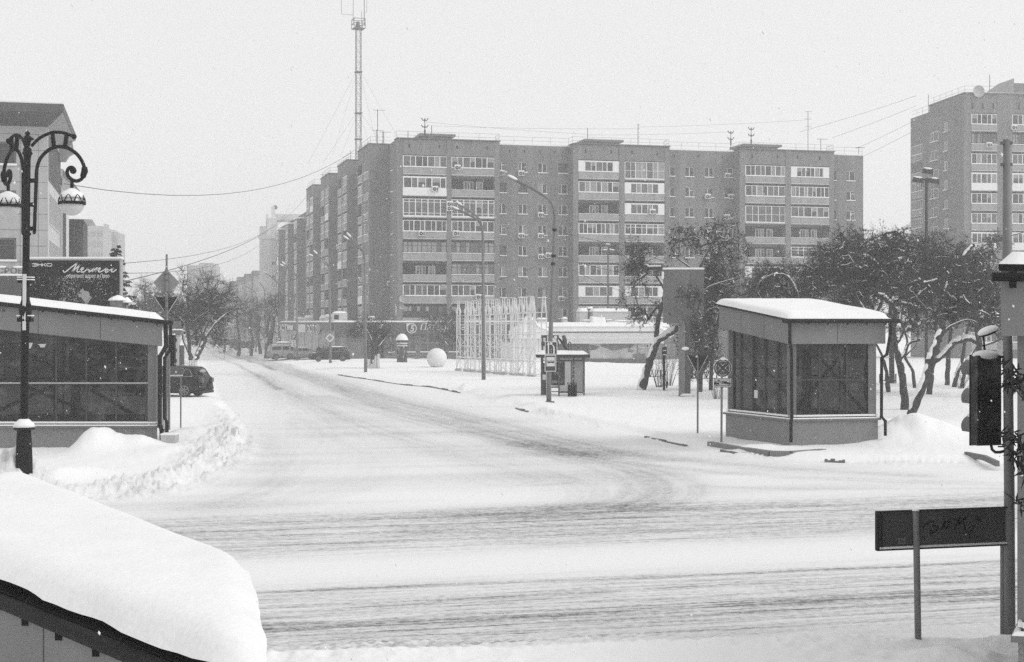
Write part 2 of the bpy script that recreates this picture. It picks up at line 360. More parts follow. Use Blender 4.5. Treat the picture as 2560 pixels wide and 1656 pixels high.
track([(760, 1060), (900, 1130), (920, 1190), (800, 1240), (560, 1275)], .9, .15)
track([(1600, 1160), (1850, 1185), (2150, 1200), (2500, 1210)], .5, .34)
track([(1750, 1215), (2000, 1222), (2500, 1222)], .35, .25)

dps = np.arange(1100, 144.5, -1.9)
ys = np.concatenate([np.geomspace(2.5, 14.2, 14), H * F / dps, np.geomspace(111, 900, 120)])
pxs = np.concatenate([-np.geomspace(9000, 140, 26), np.arange(-120, 2681, 3.7), np.geomspace(2710, 11500, 26)])
SS = (pxs - CX) / F
gx = ys[:, None] * SS[None, :]; gyy = np.repeat(ys[:, None], len(pxs), 1)
hh, sl, rdm = ground_field(gx, gyy)
CW = CROSSW; nr_, nc_ = gx.shape
V_ = np.stack([gx, gyy, hh], -1).reshape(-1, 3)
idx = np.arange(nr_ * nc_).reshape(nr_, nc_)
Fc = np.stack([idx[:-1, :-1], idx[:-1, 1:], idx[1:, 1:], idx[1:, :-1]], -1).reshape(-1, 4)
rf = (rdm[:-1, :-1] & rdm[1:, 1:] & rdm[:-1, 1:] & rdm[1:, :-1]).reshape(-1)
def snow_road_mat():
    m = bpy.data.materials.new('snow_and_slush'); m.use_nodes = True; n = m.node_tree.nodes; L = m.node_tree.links
    b = n['Principled BSDF']; b.inputs['Roughness'].default_value = .8; b.inputs['Specular IOR Level'].default_value = .12
    at = n.new('ShaderNodeAttribute'); at.attribute_name = 'slush_and_shade'; geo = n.new('ShaderNodeNewGeometry')
    n1 = n.new('ShaderNodeTexNoise'); n1.inputs['Scale'].default_value = 9; n1.inputs['Detail'].default_value = 6; n1.inputs['Roughness'].default_value = .75
    L.new(geo.outputs['Position'], n1.inputs['Vector'])
    mr = n.new('ShaderNodeMapRange'); mr.inputs['From Min'].default_value = .3; mr.inputs['From Max'].default_value = .7; mr.inputs['To Min'].default_value = .5; mr.inputs['To Max'].default_value = 1.5
    L.new(n1.outputs['Fac'], mr.inputs['Value'])
    # fine ruts: streaks laid along the crossing road where it is driven on
    rot = n.new('ShaderNodeMapping'); rot.vector_type = 'POINT'; rot.inputs['Rotation'].default_value = (0, 0, -A14); L.new(geo.outputs['Position'], rot.inputs['Vector'])
    stp = n.new('ShaderNodeMapping'); stp.inputs['Scale'].default_value = (.45, 11, 1); L.new(rot.outputs[0], stp.inputs['Vector'])
    ns = n.new('ShaderNodeTexNoise'); ns.inputs['Scale'].default_value = 1; ns.inputs['Detail'].default_value = 6; ns.inputs['Roughness'].default_value = .8; L.new(stp.outputs[0], ns.inputs['Vector'])
    ms = n.new('ShaderNodeMapRange'); ms.inputs['From Min'].default_value = .35; ms.inputs['From Max'].default_value = .68; ms.inputs['To Min'].default_value = .35; ms.inputs['To Max'].default_value = 2.0; L.new(ns.outputs['Fac'], ms.inputs['Value'])
    al = n.new('ShaderNodeAttribute'); al.attribute_name = 'along'; ac2 = n.new('ShaderNodeMath'); ac2.operation = 'MULTIPLY'; ac2.use_clamp = True; ac2.inputs[1].default_value = 3; L.new(al.outputs['Fac'], ac2.inputs[0])
    mx = n.new('ShaderNodeMix'); mx.data_type = 'FLOAT'; L.new(ac2.outputs[0], mx.inputs[0]); mx.inputs[2].default_value = 1; L.new(ms.outputs[0], mx.inputs[3])
    m0 = n.new('ShaderNodeMath'); m0.operation = 'MULTIPLY'; L.new(at.outputs['Fac'], m0.inputs[0]); L.new(mx.outputs[0], m0.inputs[1])
    mu = n.new('ShaderNodeMath'); mu.operation = 'MULTIPLY'; mu.use_clamp = True; L.new(m0.outputs[0], mu.inputs[0]); L.new(mr.outputs[0], mu.inputs[1])
    cr = n.new('ShaderNodeValToRGB'); L.new(mu.outputs[0], cr.inputs[0])
    e = cr.color_ramp.elements; e[0].color = (.82, .82, .82, 1); e[1].position = 1; e[1].color = (.15, .15, .15, 1)
    k = e.new(.3); k.color = (.64, .64, .64, 1); k = e.new(.65); k.color = (.40, .40, .40, 1)
    L.new(cr.outputs[0], b.inputs['Base Color'])
    n2 = n.new('ShaderNodeTexNoise'); n2.inputs['Scale'].default_value = 14; n2.inputs['Detail'].default_value = 5; L.new(geo.outputs['Position'], n2.inputs['Vector'])
    bp = n.new('ShaderNodeBump'); bp.inputs['Strength'].default_value = .35; bp.inputs['Distance'].default_value = .03; L.new(n2.outputs['Fac'], bp.inputs['Height']); L.new(bp.outputs[0], b.inputs['Normal'])
    return m
GM = snow_road_mat()
def sub_ground(name, keep):
    f = Fc[keep]; used = np.unique(f); mp = np.full(nr_ * nc_, -1, np.int64); mp[used] = np.arange(len(used))
    return tag(npmesh(name, V_[used], mp[f], GM, smooth=True, attr={'slush_and_shade': sl.reshape(-1)[used], 'along': CW.reshape(-1)[used]}), kind='structure')
sub_ground('road', rf); sub_ground('ground', ~rf)
def gh(x, y): return float(ground_field(np.array([x]), np.array([y]), False)[0])
def gpl(px, py=None, y=None):      # a spot on the snow: column + row, or column + distance
    y = y or gy(py, .15); x = Xp(px, y); return Vector((x, y, gh(x, y)))
# stone kerb edges that show out of the snow
KST = G('kerb_stone', .16, .9, .4, 5)
for pts in ([(846, 938), (882, 944), (1000, 962), (1080, 970), (1150, 984)], [(1290, 1022), (1320, 1032)], [(1613, 1096), (1715, 1116)], [(1802, 1130), (1850, 1138), (1896, 1143)], [(2060, 1155), (2110, 1157)]):
    mb = MB(); P = smooth_path([gpt(*p) for p in pts], 6)
    for i, (a, b) in enumerate(zip(P[:-1], P[1:])):
        za, zb = gz0(a[1]), gz0(b[1]); g = random.uniform(-.06, .015)
        mb.beam((a[0], a[1] - .12, za + .03 + g), (b[0], b[1] - .12, zb + .03 + g), .10, .15)
    mb.build('kerb', KST, kind='structure')
# paved edge stones beside the right pavilion and the bent strip by the snow heap
mb = MB(); P = [(1775, 1106), (1850, 1119), (1925, 1130), (1975, 1131), (2060, 1125)]; Q = [gpt(a, b + 6, .12) for a, b in P]
for a, b in zip(Q[:-1], Q[1:]): mb.beam((a[0], a[1], .13), (b[0], b[1], .13), .22, .20)
mb.build('kerb', G('kerb_pale', .2, .9, .2, 4), kind='structure')
mb = MB(); P = [(2415, 1136), (2462, 1145), (2494, 1160)]; Q = [gpt(a, b, .2) for a, b in P]
for a, b in zip(Q[:-1], Q[1:]): mb.beam((a[0], a[1], .2), (b[0], b[1], .2), .12, .16)
mb.build('kerb', KST, kind='structure')
# ---------------------------------------------------------------- the nine-storey block facing the square
BO = (Xp(993, 187.), 187.); BZ = gz0(187)
bld = thing('apartment_building', 'long nine storey brick block with white glazed balconies facing the snowy square', 'building', (BO[0], BO[1], BZ), A14)
FL = 2.8; ZT0 = 26.87; ZR = 29.0
bays = [[993, 1006.6, 1117, 1128, 1236, 1249], [1433, 1446, 1548, 1561, 1661, 1674], [1849, 1863, 1963.5, 1976.6, 2073, 2085]]
bx = [[locx(BO, A14, 0, p) for p in b] for b in bays]
XE = locx(BO, A14, 2, 2158)
wall = MB()
for b in bx:
    wall.box(b[0], b[1], 0, 2.0, 0, ZR); wall.box(b[2], b[3], -.12, 1.3, 0, ZR + .05); wall.box(b[4], b[5], -.06, 2.0, 0, ZR)
    for (a, c) in ((b[1], b[2]), (b[3], b[4])):
        wall.box(a, c, 0, 1.3, ZT0 + .12, ZR)           # attic
        wall.box(a, c, 1.3, 2.0, 0, ZR)                 # back of the loggia
        wall.box(a, c, .02, 1.3, 0, ZT0 - 7 * FL - 2.5)
recs = [(bx[0][5], bx[1][0], [(1243, 1266), (1296, 1318), (1345, 1367.5), (1396, 1419)]),
        (bx[1][5], bx[2][0], [(1664, 1687), (1713, 1735), (1762, 1784), (1811, 1833)]),
        (bx[2][5], XE, [(2068, 2090), (2116.5, 2138)])]
win_list = []
for ri, (xa, xb, wins) in enumerate(recs):
    ws = [(max(xa + .02, locx(BO, A14, 2, p)), locx(BO, A14, 2, q)) for p, q in wins]
    cur = xa
    for (a, c) in ws:
        if a > cur + .03: wall.box(cur, a, 2.0, 2.5, 0, ZR - .1)
        z = 0
        for k in range(7, -1, -1):
            zt = ZT0 - k * FL - .25
            wall.box(a, c, 2.0, 2.5, z, zt - 1.38); z = zt; win_list.append((a, c, zt, ri, k))
        wall.box(a, c, 2.0, 2.5, z, ZR - .1); cur = c
    wall.box(cur, xb, 2.0, 2.5, 0, ZR - .1)
wall.box(0.01, XE - .01, 2.5, 14, 0, ZR - .15)
W0 = wall.build('wall', BRICK, bld)
for b in bx: MB().box(b[0] - .1, b[5] + .1, -.2, 2.0, ZR + .05, ZR + .17).build('roof_edge', GREY, bld)
sn = MB()
for (xa, xb, w_) in recs: sn.box(xa + .12, xb - .12 if xb < XE else xb, 2.02, 2.6, ZR - .1, ZR + .12)
sn.box(.1, XE - .1, 2.6, 13.8, ZR - .15, ZR + .16)
sn.build('roof_snow', SNOW, bld)
# plain windows: one mesh per state, every window an object of its own
rnd = random.Random(5)
def window_parts(w, h, st):
    f = MB(); g = MB(); s = MB(); t = .07
    f.box(0, t, .12, .2, 0, h).box(w - t, w, .12, .2, 0, h).box(t, w - t, .12, .2, 0, t).box(t, w - t, .12, .2, h - t, h)
    mx = w * (.5 if st != 2 else .36); f.box(mx - t * .6, mx + t * .6, .11, .21, t, h - t)
    if st == 1: f.box(mx + t * .6, w - t, .115, .205, h * .68, h * .68 + t)
    gm = [[0, 0], [0, 1], [1, 0], [2, 0], [0, 2]][st % 5]
    g.quad((t, .16, t), (mx, .16, t), (mx, .16, h - t), (t, .16, h - t), gm[0]); g.quad((mx, .16, t), (w - t, .16, t), (w - t, .16, h - t), (mx, .16, h - t), gm[1])
    s.box(-.06, w + .06, -.12, .1, -.02, .09)
    return g, f, s
for (a, c, zt, ri, k) in win_list:
    st = rnd.choice([0, 0, 0, 1, 2, 3, 4]); g, f, s = window_parts(c - a, 1.38, st)
    off = Matrix.Translation((a, 2.02, zt - 1.38))
    dk = rnd.random() < .18
    wi = g.xform(off).build('window', [GLASSD, GLASSM, GLASSL], bld)
    f.xform(off).build('window_frame', GREY if dk else WHITE, wi)
    s.xform(off).build('snow_sill', SNOW, wi)
def panes(mb, fr, x0, x1, z0, z1, n, y, t=.07, light=.25, uneven=True, mid=()):
    ws = [1 + (.45 if (uneven and i % 2 == 0) else 0) * rnd.uniform(.5, 1) for i in range(n)]; T = sum(ws); x = x0
    fr.box(x0, x1, y - .05, y + .05, z0, z0 + t); fr.box(x0, x1, y - .05, y + .05, z1 - t, z1)
    for m_ in mid: fr.box(x0 + t, x1 - t, y - .045, y + .045, m_ - t * .4, m_ + t * .4)
    xs = [x0]
    for i, w in enumerate(ws):
        x2 = x + (x1 - x0) * w / T
        r_ = rnd.random(); mi = 2 if r_ < light * .5 else 1 if r_ < light * 1.8 else 0
        mb.quad((x, y, z0 + t * .5), (x2, y, z0 + t * .5), (x2, y, z1 - t * .5), (x, y, z1 - t * .5), mi)
        if mi == 0 and rnd.random() < .4: mb.quad((x + .06, y - .012, z1 - (z1 - z0) * .45), (x2 - .06, y - .012, z1 - (z1 - z0) * .45), (x2 - .06, y - .012, z1 - t), (x + .06, y - .012, z1 - t), 2)
        x = x2; xs.append(x)
    for i, q in enumerate(xs):
        tt = t * (.5 if i % 2 else .8); q = min(max(q, x0 + tt), x1 - tt); fr.box(q - tt, q + tt, y - .05, y + .05, z0 + t, z1 - t)
WOODF = G('old_wood_frame', .06, .7, .3, 3)
def loggia(parent, x0, x1, zt, kind, n=7, depth=1.3):
    """one balcony: parapet and slab; its glazing, its frames, the snow on it"""
    p = MB(); g = MB(); f = MB(); s = MB(); D = MB(); hp = zt - 1.5; lo = zt - 2.35; low = zt - 2.5
    fm = WHITE
    p.box(x0, x1, -.03, depth, low, low + .14)                                    # slab
    m = 4 if x1 - x0 > 4.5 else 3
    def parapet(top, mi=0):
        w = (x1 - x0) / m
        for i in range(m): p.box(x0 + i * w + .015, x0 + (i + 1) * w - .015, -.06, .06, lo + .07, top - .06, mi)
        p.box(x0, x1, -.02, .05, lo, top, mi)
    if kind == 'w': parapet(hp); panes(g, f, x0 + .02, x1 - .02, zt - 1.42, zt, n, .05); s.box(x0 + .02, x1 - .02, -.1, .02, zt - 1.5, zt - 1.42)
    elif kind == 'p': p.box(x0, x1, -.08, .06, lo, hp + .05, 1); panes(g, f, x0 + .04, x1 - .04, zt - 1.42, zt, n, .03, .09); f.box(x0, x1, -.02, .1, zt, zt + .12); s.box(x0 + .1, x1 - .1, -.07, .02, hp + .05, hp + .08)
    elif kind == 'f': panes(g, f, x0 + .02, x1 - .02, lo + .1, zt, n, .02, .08, .5, False, (zt - .42, lo + .5)); s.box(x0 + .02, x1 - .02, -.08, .0, lo + .02, lo + .1)
    elif kind == 'g': panes(g, f, x0 + .02, x1 - .02, lo + .1, zt, n, .02, .06, .9, True, (zt - 1.2,)); s.box(x0 + .02, x1 - .02, -.06, .0, lo + .04, lo + .1)
    elif kind == 's':
        parapet(hp); e_ = (x1 - x0) * .15; f.box(x0, x0 + e_, -.03, .08, zt - 1.45, zt); f.box(x1 - e_, x1, -.03, .08, zt - 1.45, zt); f.box(x0 + e_, x1 - e_, -.03, .08, zt - .12, zt); panes(g, f, x0 + e_, x1 - e_, zt - 1.42, zt - .12, n, .05)
        s.box(x0, x1, -.1, -.03, zt - 1.5, zt - 1.42)
    elif kind == 'o':                                                              # open: shade inside painted as a dark sheet, old window and door at the back
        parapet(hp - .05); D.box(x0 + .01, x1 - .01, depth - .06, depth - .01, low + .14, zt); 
        c = (x0 + x1) / 2; b_ = depth - .12
        panes(g, f, c - 1.0, c + .3, zt - 1.75, zt - .3, 3, b_, .06); panes(g, f, c + .7, c + 1.6, zt - 2.3, zt - .3, 2, b_, .06)
        s.box(x0 + .02, x1 - .02, -.07, .05, hp - .05, hp + .0)
    elif kind == 'k':                                                              # old wood-framed small panes
        parapet(hp); fm = WOODF; panes(g, f, x0 + .02, x1 - .02, zt - 1.4, zt, 9, .03, .06, .8, True, (zt - .5,)); s.box(x0, x1, -.1, .03, zt - 1.48, zt - 1.4)
    elif kind == 'd': parapet(hp); fm = WOODF; panes(g, f, x0 + .02, x1 - .02, zt - 1.42, zt, n + 3, .03, .045, .12)
    elif kind == 'm':
        parapet(hp); panes(g, f, x0 + .02, x1 - .02, zt - 1.42, zt, n, .04, .08, .2, True, (zt - .45,)); s.box(x0, x1, -.1, .0, zt - 1.5, zt - 1.42)
    if kind in 'wkdm': D.box(x0 + .02, x1 - .02, .07, .10, hp, zt - 1.42 + .01)  # dark strip painted as the shade below the glazing
    s.box(x0 + .05, x1 - .05, -.1, -.03, low + .1, low + .145)
    b = p.build('balcony', [PANEL, WHITE], parent)
    if g.v: g.build('glazing', [GLASSD, GLASSM, GLASSL], b)
    if f.v: f.build('balcony_frame', fm, b)
    if D.v: D.build('painted_shade', DARK, b)
    s.build('snow_ledge', SNOW, b)
    return b
KIND = {0: 'w7 p6 f7 w8 k9 o0 w7 d7', 1: 'w7 o0 f7 w7 k9 k9 w7 d6', 2: 's5 w7 o0 w9 o0 w7 s4 w6', 3: 'g7 s5 s5 m7 o0 o0 s4 w7', 4: 'w8 w7 g6 o0 o0 s5 w7 o0', 5: 's6 w9 w6 o0 m6 w7 o0 w7'}
for bi, b in enumerate(bx):
    for ci, (a, c) in enumerate(((b[1], b[2]), (b[3], b[4]))):
        for k, kd in enumerate(KIND[bi * 2 + ci].split()):
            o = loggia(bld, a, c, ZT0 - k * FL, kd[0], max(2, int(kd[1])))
            if (bi, ci, k) == (0, 0, 5): o['label'] = 'open balcony with a bare parapet and an old window behind'
            if (bi, ci, k) == (0, 0, 1): o['label'] = 'balcony clad in white panels'
# air conditioners
def ac_mesh():
    m = MB(); m.box(-.42, .42, -.38, 0, 0, .58); m.lathe([(.20, -.39), (.24, -.385)], 14, (-.1, 0, .29), 1, 'y'); m.lathe([(.07, -.40), (.07, -.385)], 10, (-.1, 0, .29), 0, 'y'); m.box(.2, .36, -.388, -.38, .1, .48, 1)
    m.box(-.4, -.36, -.3, 0, -.06, 0, 1); m.box(.36, .4, -.3, 0, -.06, 0, 1)
    return m.mesh('air_conditioner', [G('ac_case', .55, .5, .08, 3), DARK])
ACM = ac_mesh(); s_ = MB(); s_.box(-.40, .40, -.36, -.01, .58, .70); ACS = s_.mesh('snow_cap', SNOW)
def ac(parent, x, y, z, rz=0):
    o = bpy.data.objects.new('air_conditioner', ACM); COL.objects.link(o); o.parent = parent; o.location = (x, y, z); o.rotation_euler = (0, 0, rz)
    q = bpy.data.objects.new('snow_cap', ACS); COL.objects.link(q); q.parent = o
for (px, py, yl) in [(1143, 421, 0), (1087, 474, 0), (1123.5, 512, -.12), (1123.5, 523, -.12), (1053.5, 585, 0), (1139, 585, 0), (1196, 744, 0), (1253, 434, 2), (1302, 435, 2), (1351, 539, 2), (1302, 591, 2), (1351, 591, 2), (1351, 643, 2), (1402, 748, 2), (1630, 531, 0), (1818, 441, 2), (1768, 493, 2), (1826, 493, 2), (1816, 544, 2), (1370, 640, 2)]:
    x = locx(BO, A14, yl, px); Y = BO[1] + x * sU + yl * cU
    ac(bld, x, yl - .02, Zp(py, Y) - BZ - .28)
# roof things: lift huts, railings, vents, aerials
for (p, q, zt) in ((1050, 1140, 1.35), (1462, 1560, 1.3), (1858, 1956, 1.35)):
    a, c = locx(BO, A14, 3.5, p), locx(BO, A14, 3.5, q); m = MB()
    m.box(a + .5, c - .5, 4.0, 8, ZR + .1, ZR + zt - .35); m.box(a, c, 3.6, 8.5, ZR + zt - .35, ZR + zt - .08)
    h_ = m.build('roof_hut', BRICK, bld); MB().box(a + .02, c - .02, 3.62, 8.48, ZR + zt - .08, ZR + zt + .03).build('snow_cap', SNOW, h_)
m = MB()
for (xa, xb, y) in [(bx[i][0], bx[i][5], .25) for i in range(3)] + [(r_[0], r_[1], 2.3) for r_ in recs]:
    n = max(2, int((xb - xa) / 2.4))
    for z in (.55, 1.05): m.beam((xa, y, ZR + z), (xb, y, ZR + z), .03)
    for i in range(n + 1): x = xa + (xb - xa) * i / n; m.beam((x, y, ZR), (x, y, ZR + 1.06), .03)
for i in range(3):
    for x in (bx[i][0], bx[i][5]):
        for z in (.55, 1.05): m.beam((x, .25, ZR + z), (x, 2.3, ZR + z), .03)
m.build('roof_railing', STEEL, bld)
def aerial(parent, x, y, z, h, kind):
    m = MB(); m.tube([(0, 0, 0), (0, 0, h)], .045, 6)
    if kind == 'yagi':
        m.beam((-.6, 0, h - .1), (1.0, 0, h - .1), .04)
        for i in range(6): m.beam((-.5 + i * .28, -.25, h - .1), (-.5 + i * .28, .25, h - .1), .03)
    elif kind == 'cluster':
        for zz in (h - .25, h - 1.15): m.tube([(-.45, 0, zz + .28), (-.28, 0, zz), (.28, 0, zz), (.45, 0, zz + .28)], .07, 6); m.lathe([(.06, -.2), (.12, 0), (.06, .25)], 8, (0, 0, zz))
        m.lathe([(.1, 0), (.12, .6), (.06, .7)], 8, (0, 0, h * .35))
    elif kind == 'long':
        for zz in (h - .05, h - 1.1, h - 2.2): m.beam((-.5, 0, zz), (.55, 0, zz), .04)
    elif kind == 'wood':
        for zz in np.arange(.6, h, .55): m.beam((0, 0, zz), (.22, 0, zz + .1), .05)
    o = m.build('aerial', G('aerial_metal', .08, .6, .2, 3), parent); o.location = (x, y, z); return o
for (px, h, k) in ((1062, 3.3, 'cluster'), (1079, 2.4, 'pole'), (944, 5.0, 'yagi'), (957, 2.0, 'pole'), (1469, 2.8, 'pole'), (1595, 3.6, 'wood'), (1827, 3.0, 'cluster'), (1878, 3.6, 'cluster'), (2020, 6.2, 'long'), (2052, 2.4, 'yagi'), (2147, 1.4, 'yagi'), (1020, 1.6, 'pole')):
    yl = 3. if px not in (944, 957) else 8; aerial(bld, locx(BO, A14, yl, px), yl, ZR - .1, h, k)
for px in (1023, 1098, 1143, 1218, 1464, 1528, 1580, 1643, 1880, 1944, 1994, 2049):
    x = locx(BO, A14, 0, px); MB().box(x - .09, x + .09, -.035, .02, 27.9, 28.35).build('vent_slot', BLACK, bld)
for px in (1274, 1311, 1350, 1386, 1686, 1746, 1806):
    x = locx(BO, A14, 2, px); MB().box(x - .06, x + .06, 1.97, 2.05, 27.9, 28.25).build('vent_slot', BLACK, bld)
for (px, py, r_, yl) in ((1005, 747, .5, -.35), (1003, 768, .36, -.3)):
    x = locx(BO, A14, 0, px); Y = BO[1] + x * sU
    m = MB(); m.lathe([(.02, -.02), (r_ * .6, -.12), (r_, -.3), (r_ * .97, -.27), (r_ * .55, -.08)], 18, (0, 0, 0), 0, 'y'); m.tube([(0, -.1, 0), (0, .4, -.1)], .05, 6); m.beam((0, -.1, -.3), (0, -.65, -.05), .03)
    o = m.build('satellite_dish', G('dish_white', .38, .5, .1, 3), bld); o.location = (x, yl, Zp(py, Y) - BZ)
m = MB(); 
for (px, py, w, h) in ((983, 771, .9, 2.6), (991, 785, .7, 1.2)):
    x = locx(BO, A14, 0, px) ; m.box(-.02, 0, 0, w, 0, h)
# painted-over patch on the corner return wall
x = bx[0][0]; MB().box(x - .012, x, .35, 1.0, Zp(789, 188) - BZ, Zp(766, 188) - BZ).box(x - .012, x, 1.0, 1.6, Zp(783, 188) - BZ, Zp(760, 188) - BZ).build('poster', G('old_poster', .5, .8, .2, 2), bld)
# end return of the street corner (plain wall between the two wings)
WC = (Xp(922.9, 192.9), 192.9); A15 = R(15)
e0 = locx(BO, A14, 6.3, 923); MB().box(e0, -.005, 6.3, 14, 0, ZR).build('wall', BRICK, bld)
MB().box(-.006, .3, 2.0, 6.3, 0, ZR - .01).build('wall', BRICK, bld)
MB().box(e0 - .05, 0, 6.2, 7, ZR, ZR + .12).build('roof_edge', GREY, bld)
for k in range(8):
    zt = ZT0 - k * FL - .25; g, f, s = window_parts(1.3, 1.38, k % 4); off = Matrix.Translation((-.03, 4.6, zt - 1.38)) @ Matrix.Rotation(R(-90), 4, 'Z')
    wi = g.xform(off).build('window', [GLASSD, GLASSM, GLASSL], bld); f.xform(off).build('window_frame', WHITE, wi); s.xform(off).build('snow_sill', SNOW, wi)

# ---------------------------------------------------------------- the street wing: four projecting bays
WZ = gz0(193)
wing = thing('apartment_building', 'brick street wing with four tall projecting balcony bays running down the left street', 'building', (WC[0], WC[1], WZ), A15)
ZRW = 28.24 - WZ; ZTW = ZRW - 2.1
wl = MB()
wl.box(2.8, 14, .3, 76, 0, ZRW - .3); cp = MB(); cp.box(2.7, 14, .3, 76, ZRW - .3, ZRW - .14)
rnd = random.Random(11)
sets = ['wowmowwo', 'kwowwopw', 'wwmowkow', 'owwwpowm', 'wpwowwko', 'wowwmoww', 'pwwowkww', 'wwowwowk']
for i in range(4):
    y0 = 19.87 * i
    wl.box(0, 2.8, y0, y0 + .35, 0, ZRW); wl.box(-.05, 1.3, y0 + 4.35, y0 + 5.55, 0, ZRW + .04); wl.box(0, 2.8, y0 + 9.5, y0 + 9.85, 0, ZRW)
    wl.box(1.3, 2.8, y0 + .35, y0 + 9.5, 0, ZRW)
    MB().box(-.12, 2.8, y0 - .1, y0 + 9.95, ZRW + .05, ZRW + .17).build('roof_edge', GREY, wing)
    for c, (a, b) in enumerate(((y0 + .35, y0 + 4.35), (y0 + 5.55, y0 + 9.5))):
        wl.box(.02, 1.3, a, b, ZTW + .1, ZRW); wl.box(.02, 1.3, a, b, 0, ZTW - 7 * FL - 2.5)
        for k in range(8):
            o = loggia(wing, -b, -a, ZTW - k * FL, sets[i * 2 + c][k], 5)     # built facing -y, turned to face the street
            o.rotation_euler = (0, 0, R(-90))
    if i < 3:
        for k in range(8):
            for yy in (y0 + 12.2, y0 + 16.2):
                zt = ZTW - k * FL - .2; g, f, s = window_parts(1.4, 1.38, (k + i) % 4); off = Matrix.Translation((2.78, yy + 1.4, zt - 1.38)) @ Matrix.Rotation(R(-90), 4, 'Z') @ Matrix.Translation((0, -.2, 0))
                wi = g.xform(off).build('window', [GLASSD, GLASSM, GLASSL], wing); f.xform(off).build('window_frame', WHITE, wi); s.xform(off).build('snow_sill', SNOW, wi)
wl.build('wall', BRICK, wing); cp.build('roof_edge', GREY, wing)
MB().box(2.9, 13.8, .4, 75.9, ZRW - .14, ZRW + .1).build('roof_snow', SNOW, wing)
m = MB()
for i in range(4):
    y0 = 19.87 * i
    for z in (.55, 1.05):
        m.beam((.2, y0 + .1, ZRW + z), (.2, y0 + 9.7, ZRW + z), .03); m.beam((.2, y0 + .1, ZRW + z), (3, y0 + .1, ZRW + z), .03); m.beam((3, y0 + 9.7, ZRW + z), (3, y0 + 19.9, ZRW + z), .03)
    for k in range(5): m.beam((.2, y0 + .1 + 2.4 * k, ZRW), (.2, y0 + .1 + 2.4 * k, ZRW + 1.06), .03); m.beam((3, y0 + 10 + 2.4 * k, ZRW), (3, y0 + 10 + 2.4 * k, ZRW + 1.06), .03)
m.build('roof_railing', STEEL, wing)
for (yl, h, k) in ((9, 3.2, 'yagi'), (3, 2.2, 'yagi'), (24, 2.4, 'pole'), (33, 3.0, 'pole'), (47, 2.5, 'pole'), (66, 2.6, 'long')): aerial(wing, 2.5, yl, ZRW, h, k)
for (px, py, i) in ((886, 523, 0), (926, 433, 0), (800, 598, 2), (770, 620, 3)): pass
for (yl, k) in ((2., 2), (6.5, 5), (22, 1), (28, 3), (41, 4), (62, 2)): ac(wing, -.06, yl, ZTW - k * FL - 2.2, R(-90))
ac(bld, e0 + 2.8, 6.28, Zp(716, 193) - BZ)

# lattice mast standing on the wing's roof
mY = 216.; mx = Xp(896, mY); zb = 28.24 + .1
mast = thing('radio_mast', 'tall guyed lattice radio mast with a top cage on the street wing roof', 'mast', (mx, mY, zb), R(20))
m = MB(); hh_ = Zp(64, mY) - zb; w = .36
cs = [(w, w), (-w, w), (-w, -w), (w, -w)]
for (x, y) in cs: m.beam((x, y, 0), (x, y, hh_), .07)
n = 26
for i in range(n):
    z0, z1 = hh_ * i / n, hh_ * (i + 1) / n
    for k in range(4):
        a, b = cs[k], cs[(k + 1) % 4]; a, b = (a, b) if i % 2 else (b, a)
        m.beam((a[0], a[1], z0), (b[0], b[1], z1), .03); m.beam((a[0], a[1], z1), (b[0], b[1], z1), .025)
m.build('lattice', G('mast_steel', .11, .6, .2, 2), mast)
for z in (hh_ * .36, hh_ * .66, hh_ * .17): MB().box(-.5, .5, -.5, .5, z - .08, z + .08).build('collar', GREY, mast)
m = MB(); r_ = .85
for (x, y) in ((r_, r_), (-r_, r_), (-r_, -r_), (r_, -r_)): m.beam((x, y, hh_ - .5), (x, y, hh_ + .9), .07)
for z in (hh_ - .5, hh_ + .2, hh_ + .9):
    for a, b in (((r_, r_), (-r_, r_)), ((-r_, r_), (-r_, -r_)), ((-r_, -r_), (r_, -r_)), ((r_, -r_), (r_, r_))): m.beam((*a, z), (*b, z), .07)
m.box(-r_, r_, -r_, r_, hh_ - .56, hh_ - .5); m.box(-.35, .1, -.4, .1, hh_ - .4, hh_ + .5)
m.build('cage', GREY, mast)
m = MB(); m.tube([(.9, 0, hh_), (.9, 0, hh_ + 6)], .06, 6); m.tube([(.9, 0, hh_ + 1.8), (1.3, 0, hh_ + 2.2), (1.3, 0, hh_ + 5.4)], .03, 5); m.tube([(-.8, 0, hh_), (-.8, 0, hh_ + 4.2)], .04, 6); m.tube([(-.8, 0, hh_ + 1.5), (-2.6, 0, hh_ + 1.5), (-2.6, 0, hh_ + 5)], .035, 5); m.tube([(.5, 0, hh_), (.5, 0, hh_ + 2.2)], .035, 5)
m.build('aerial', GREY, mast)
m = MB()
for z, d in ((hh_ * .66, 8.5), (hh_ * .36, 6)):
    for ang in (50, 140, 230, 320): m.tube([(.4 * math.cos(R(ang)), .4 * math.sin(R(ang)), z), (d * math.cos(R(ang)), d * math.sin(R(ang)), .1)], .014, 3)
m.build('guy_wire', GREY, mast)
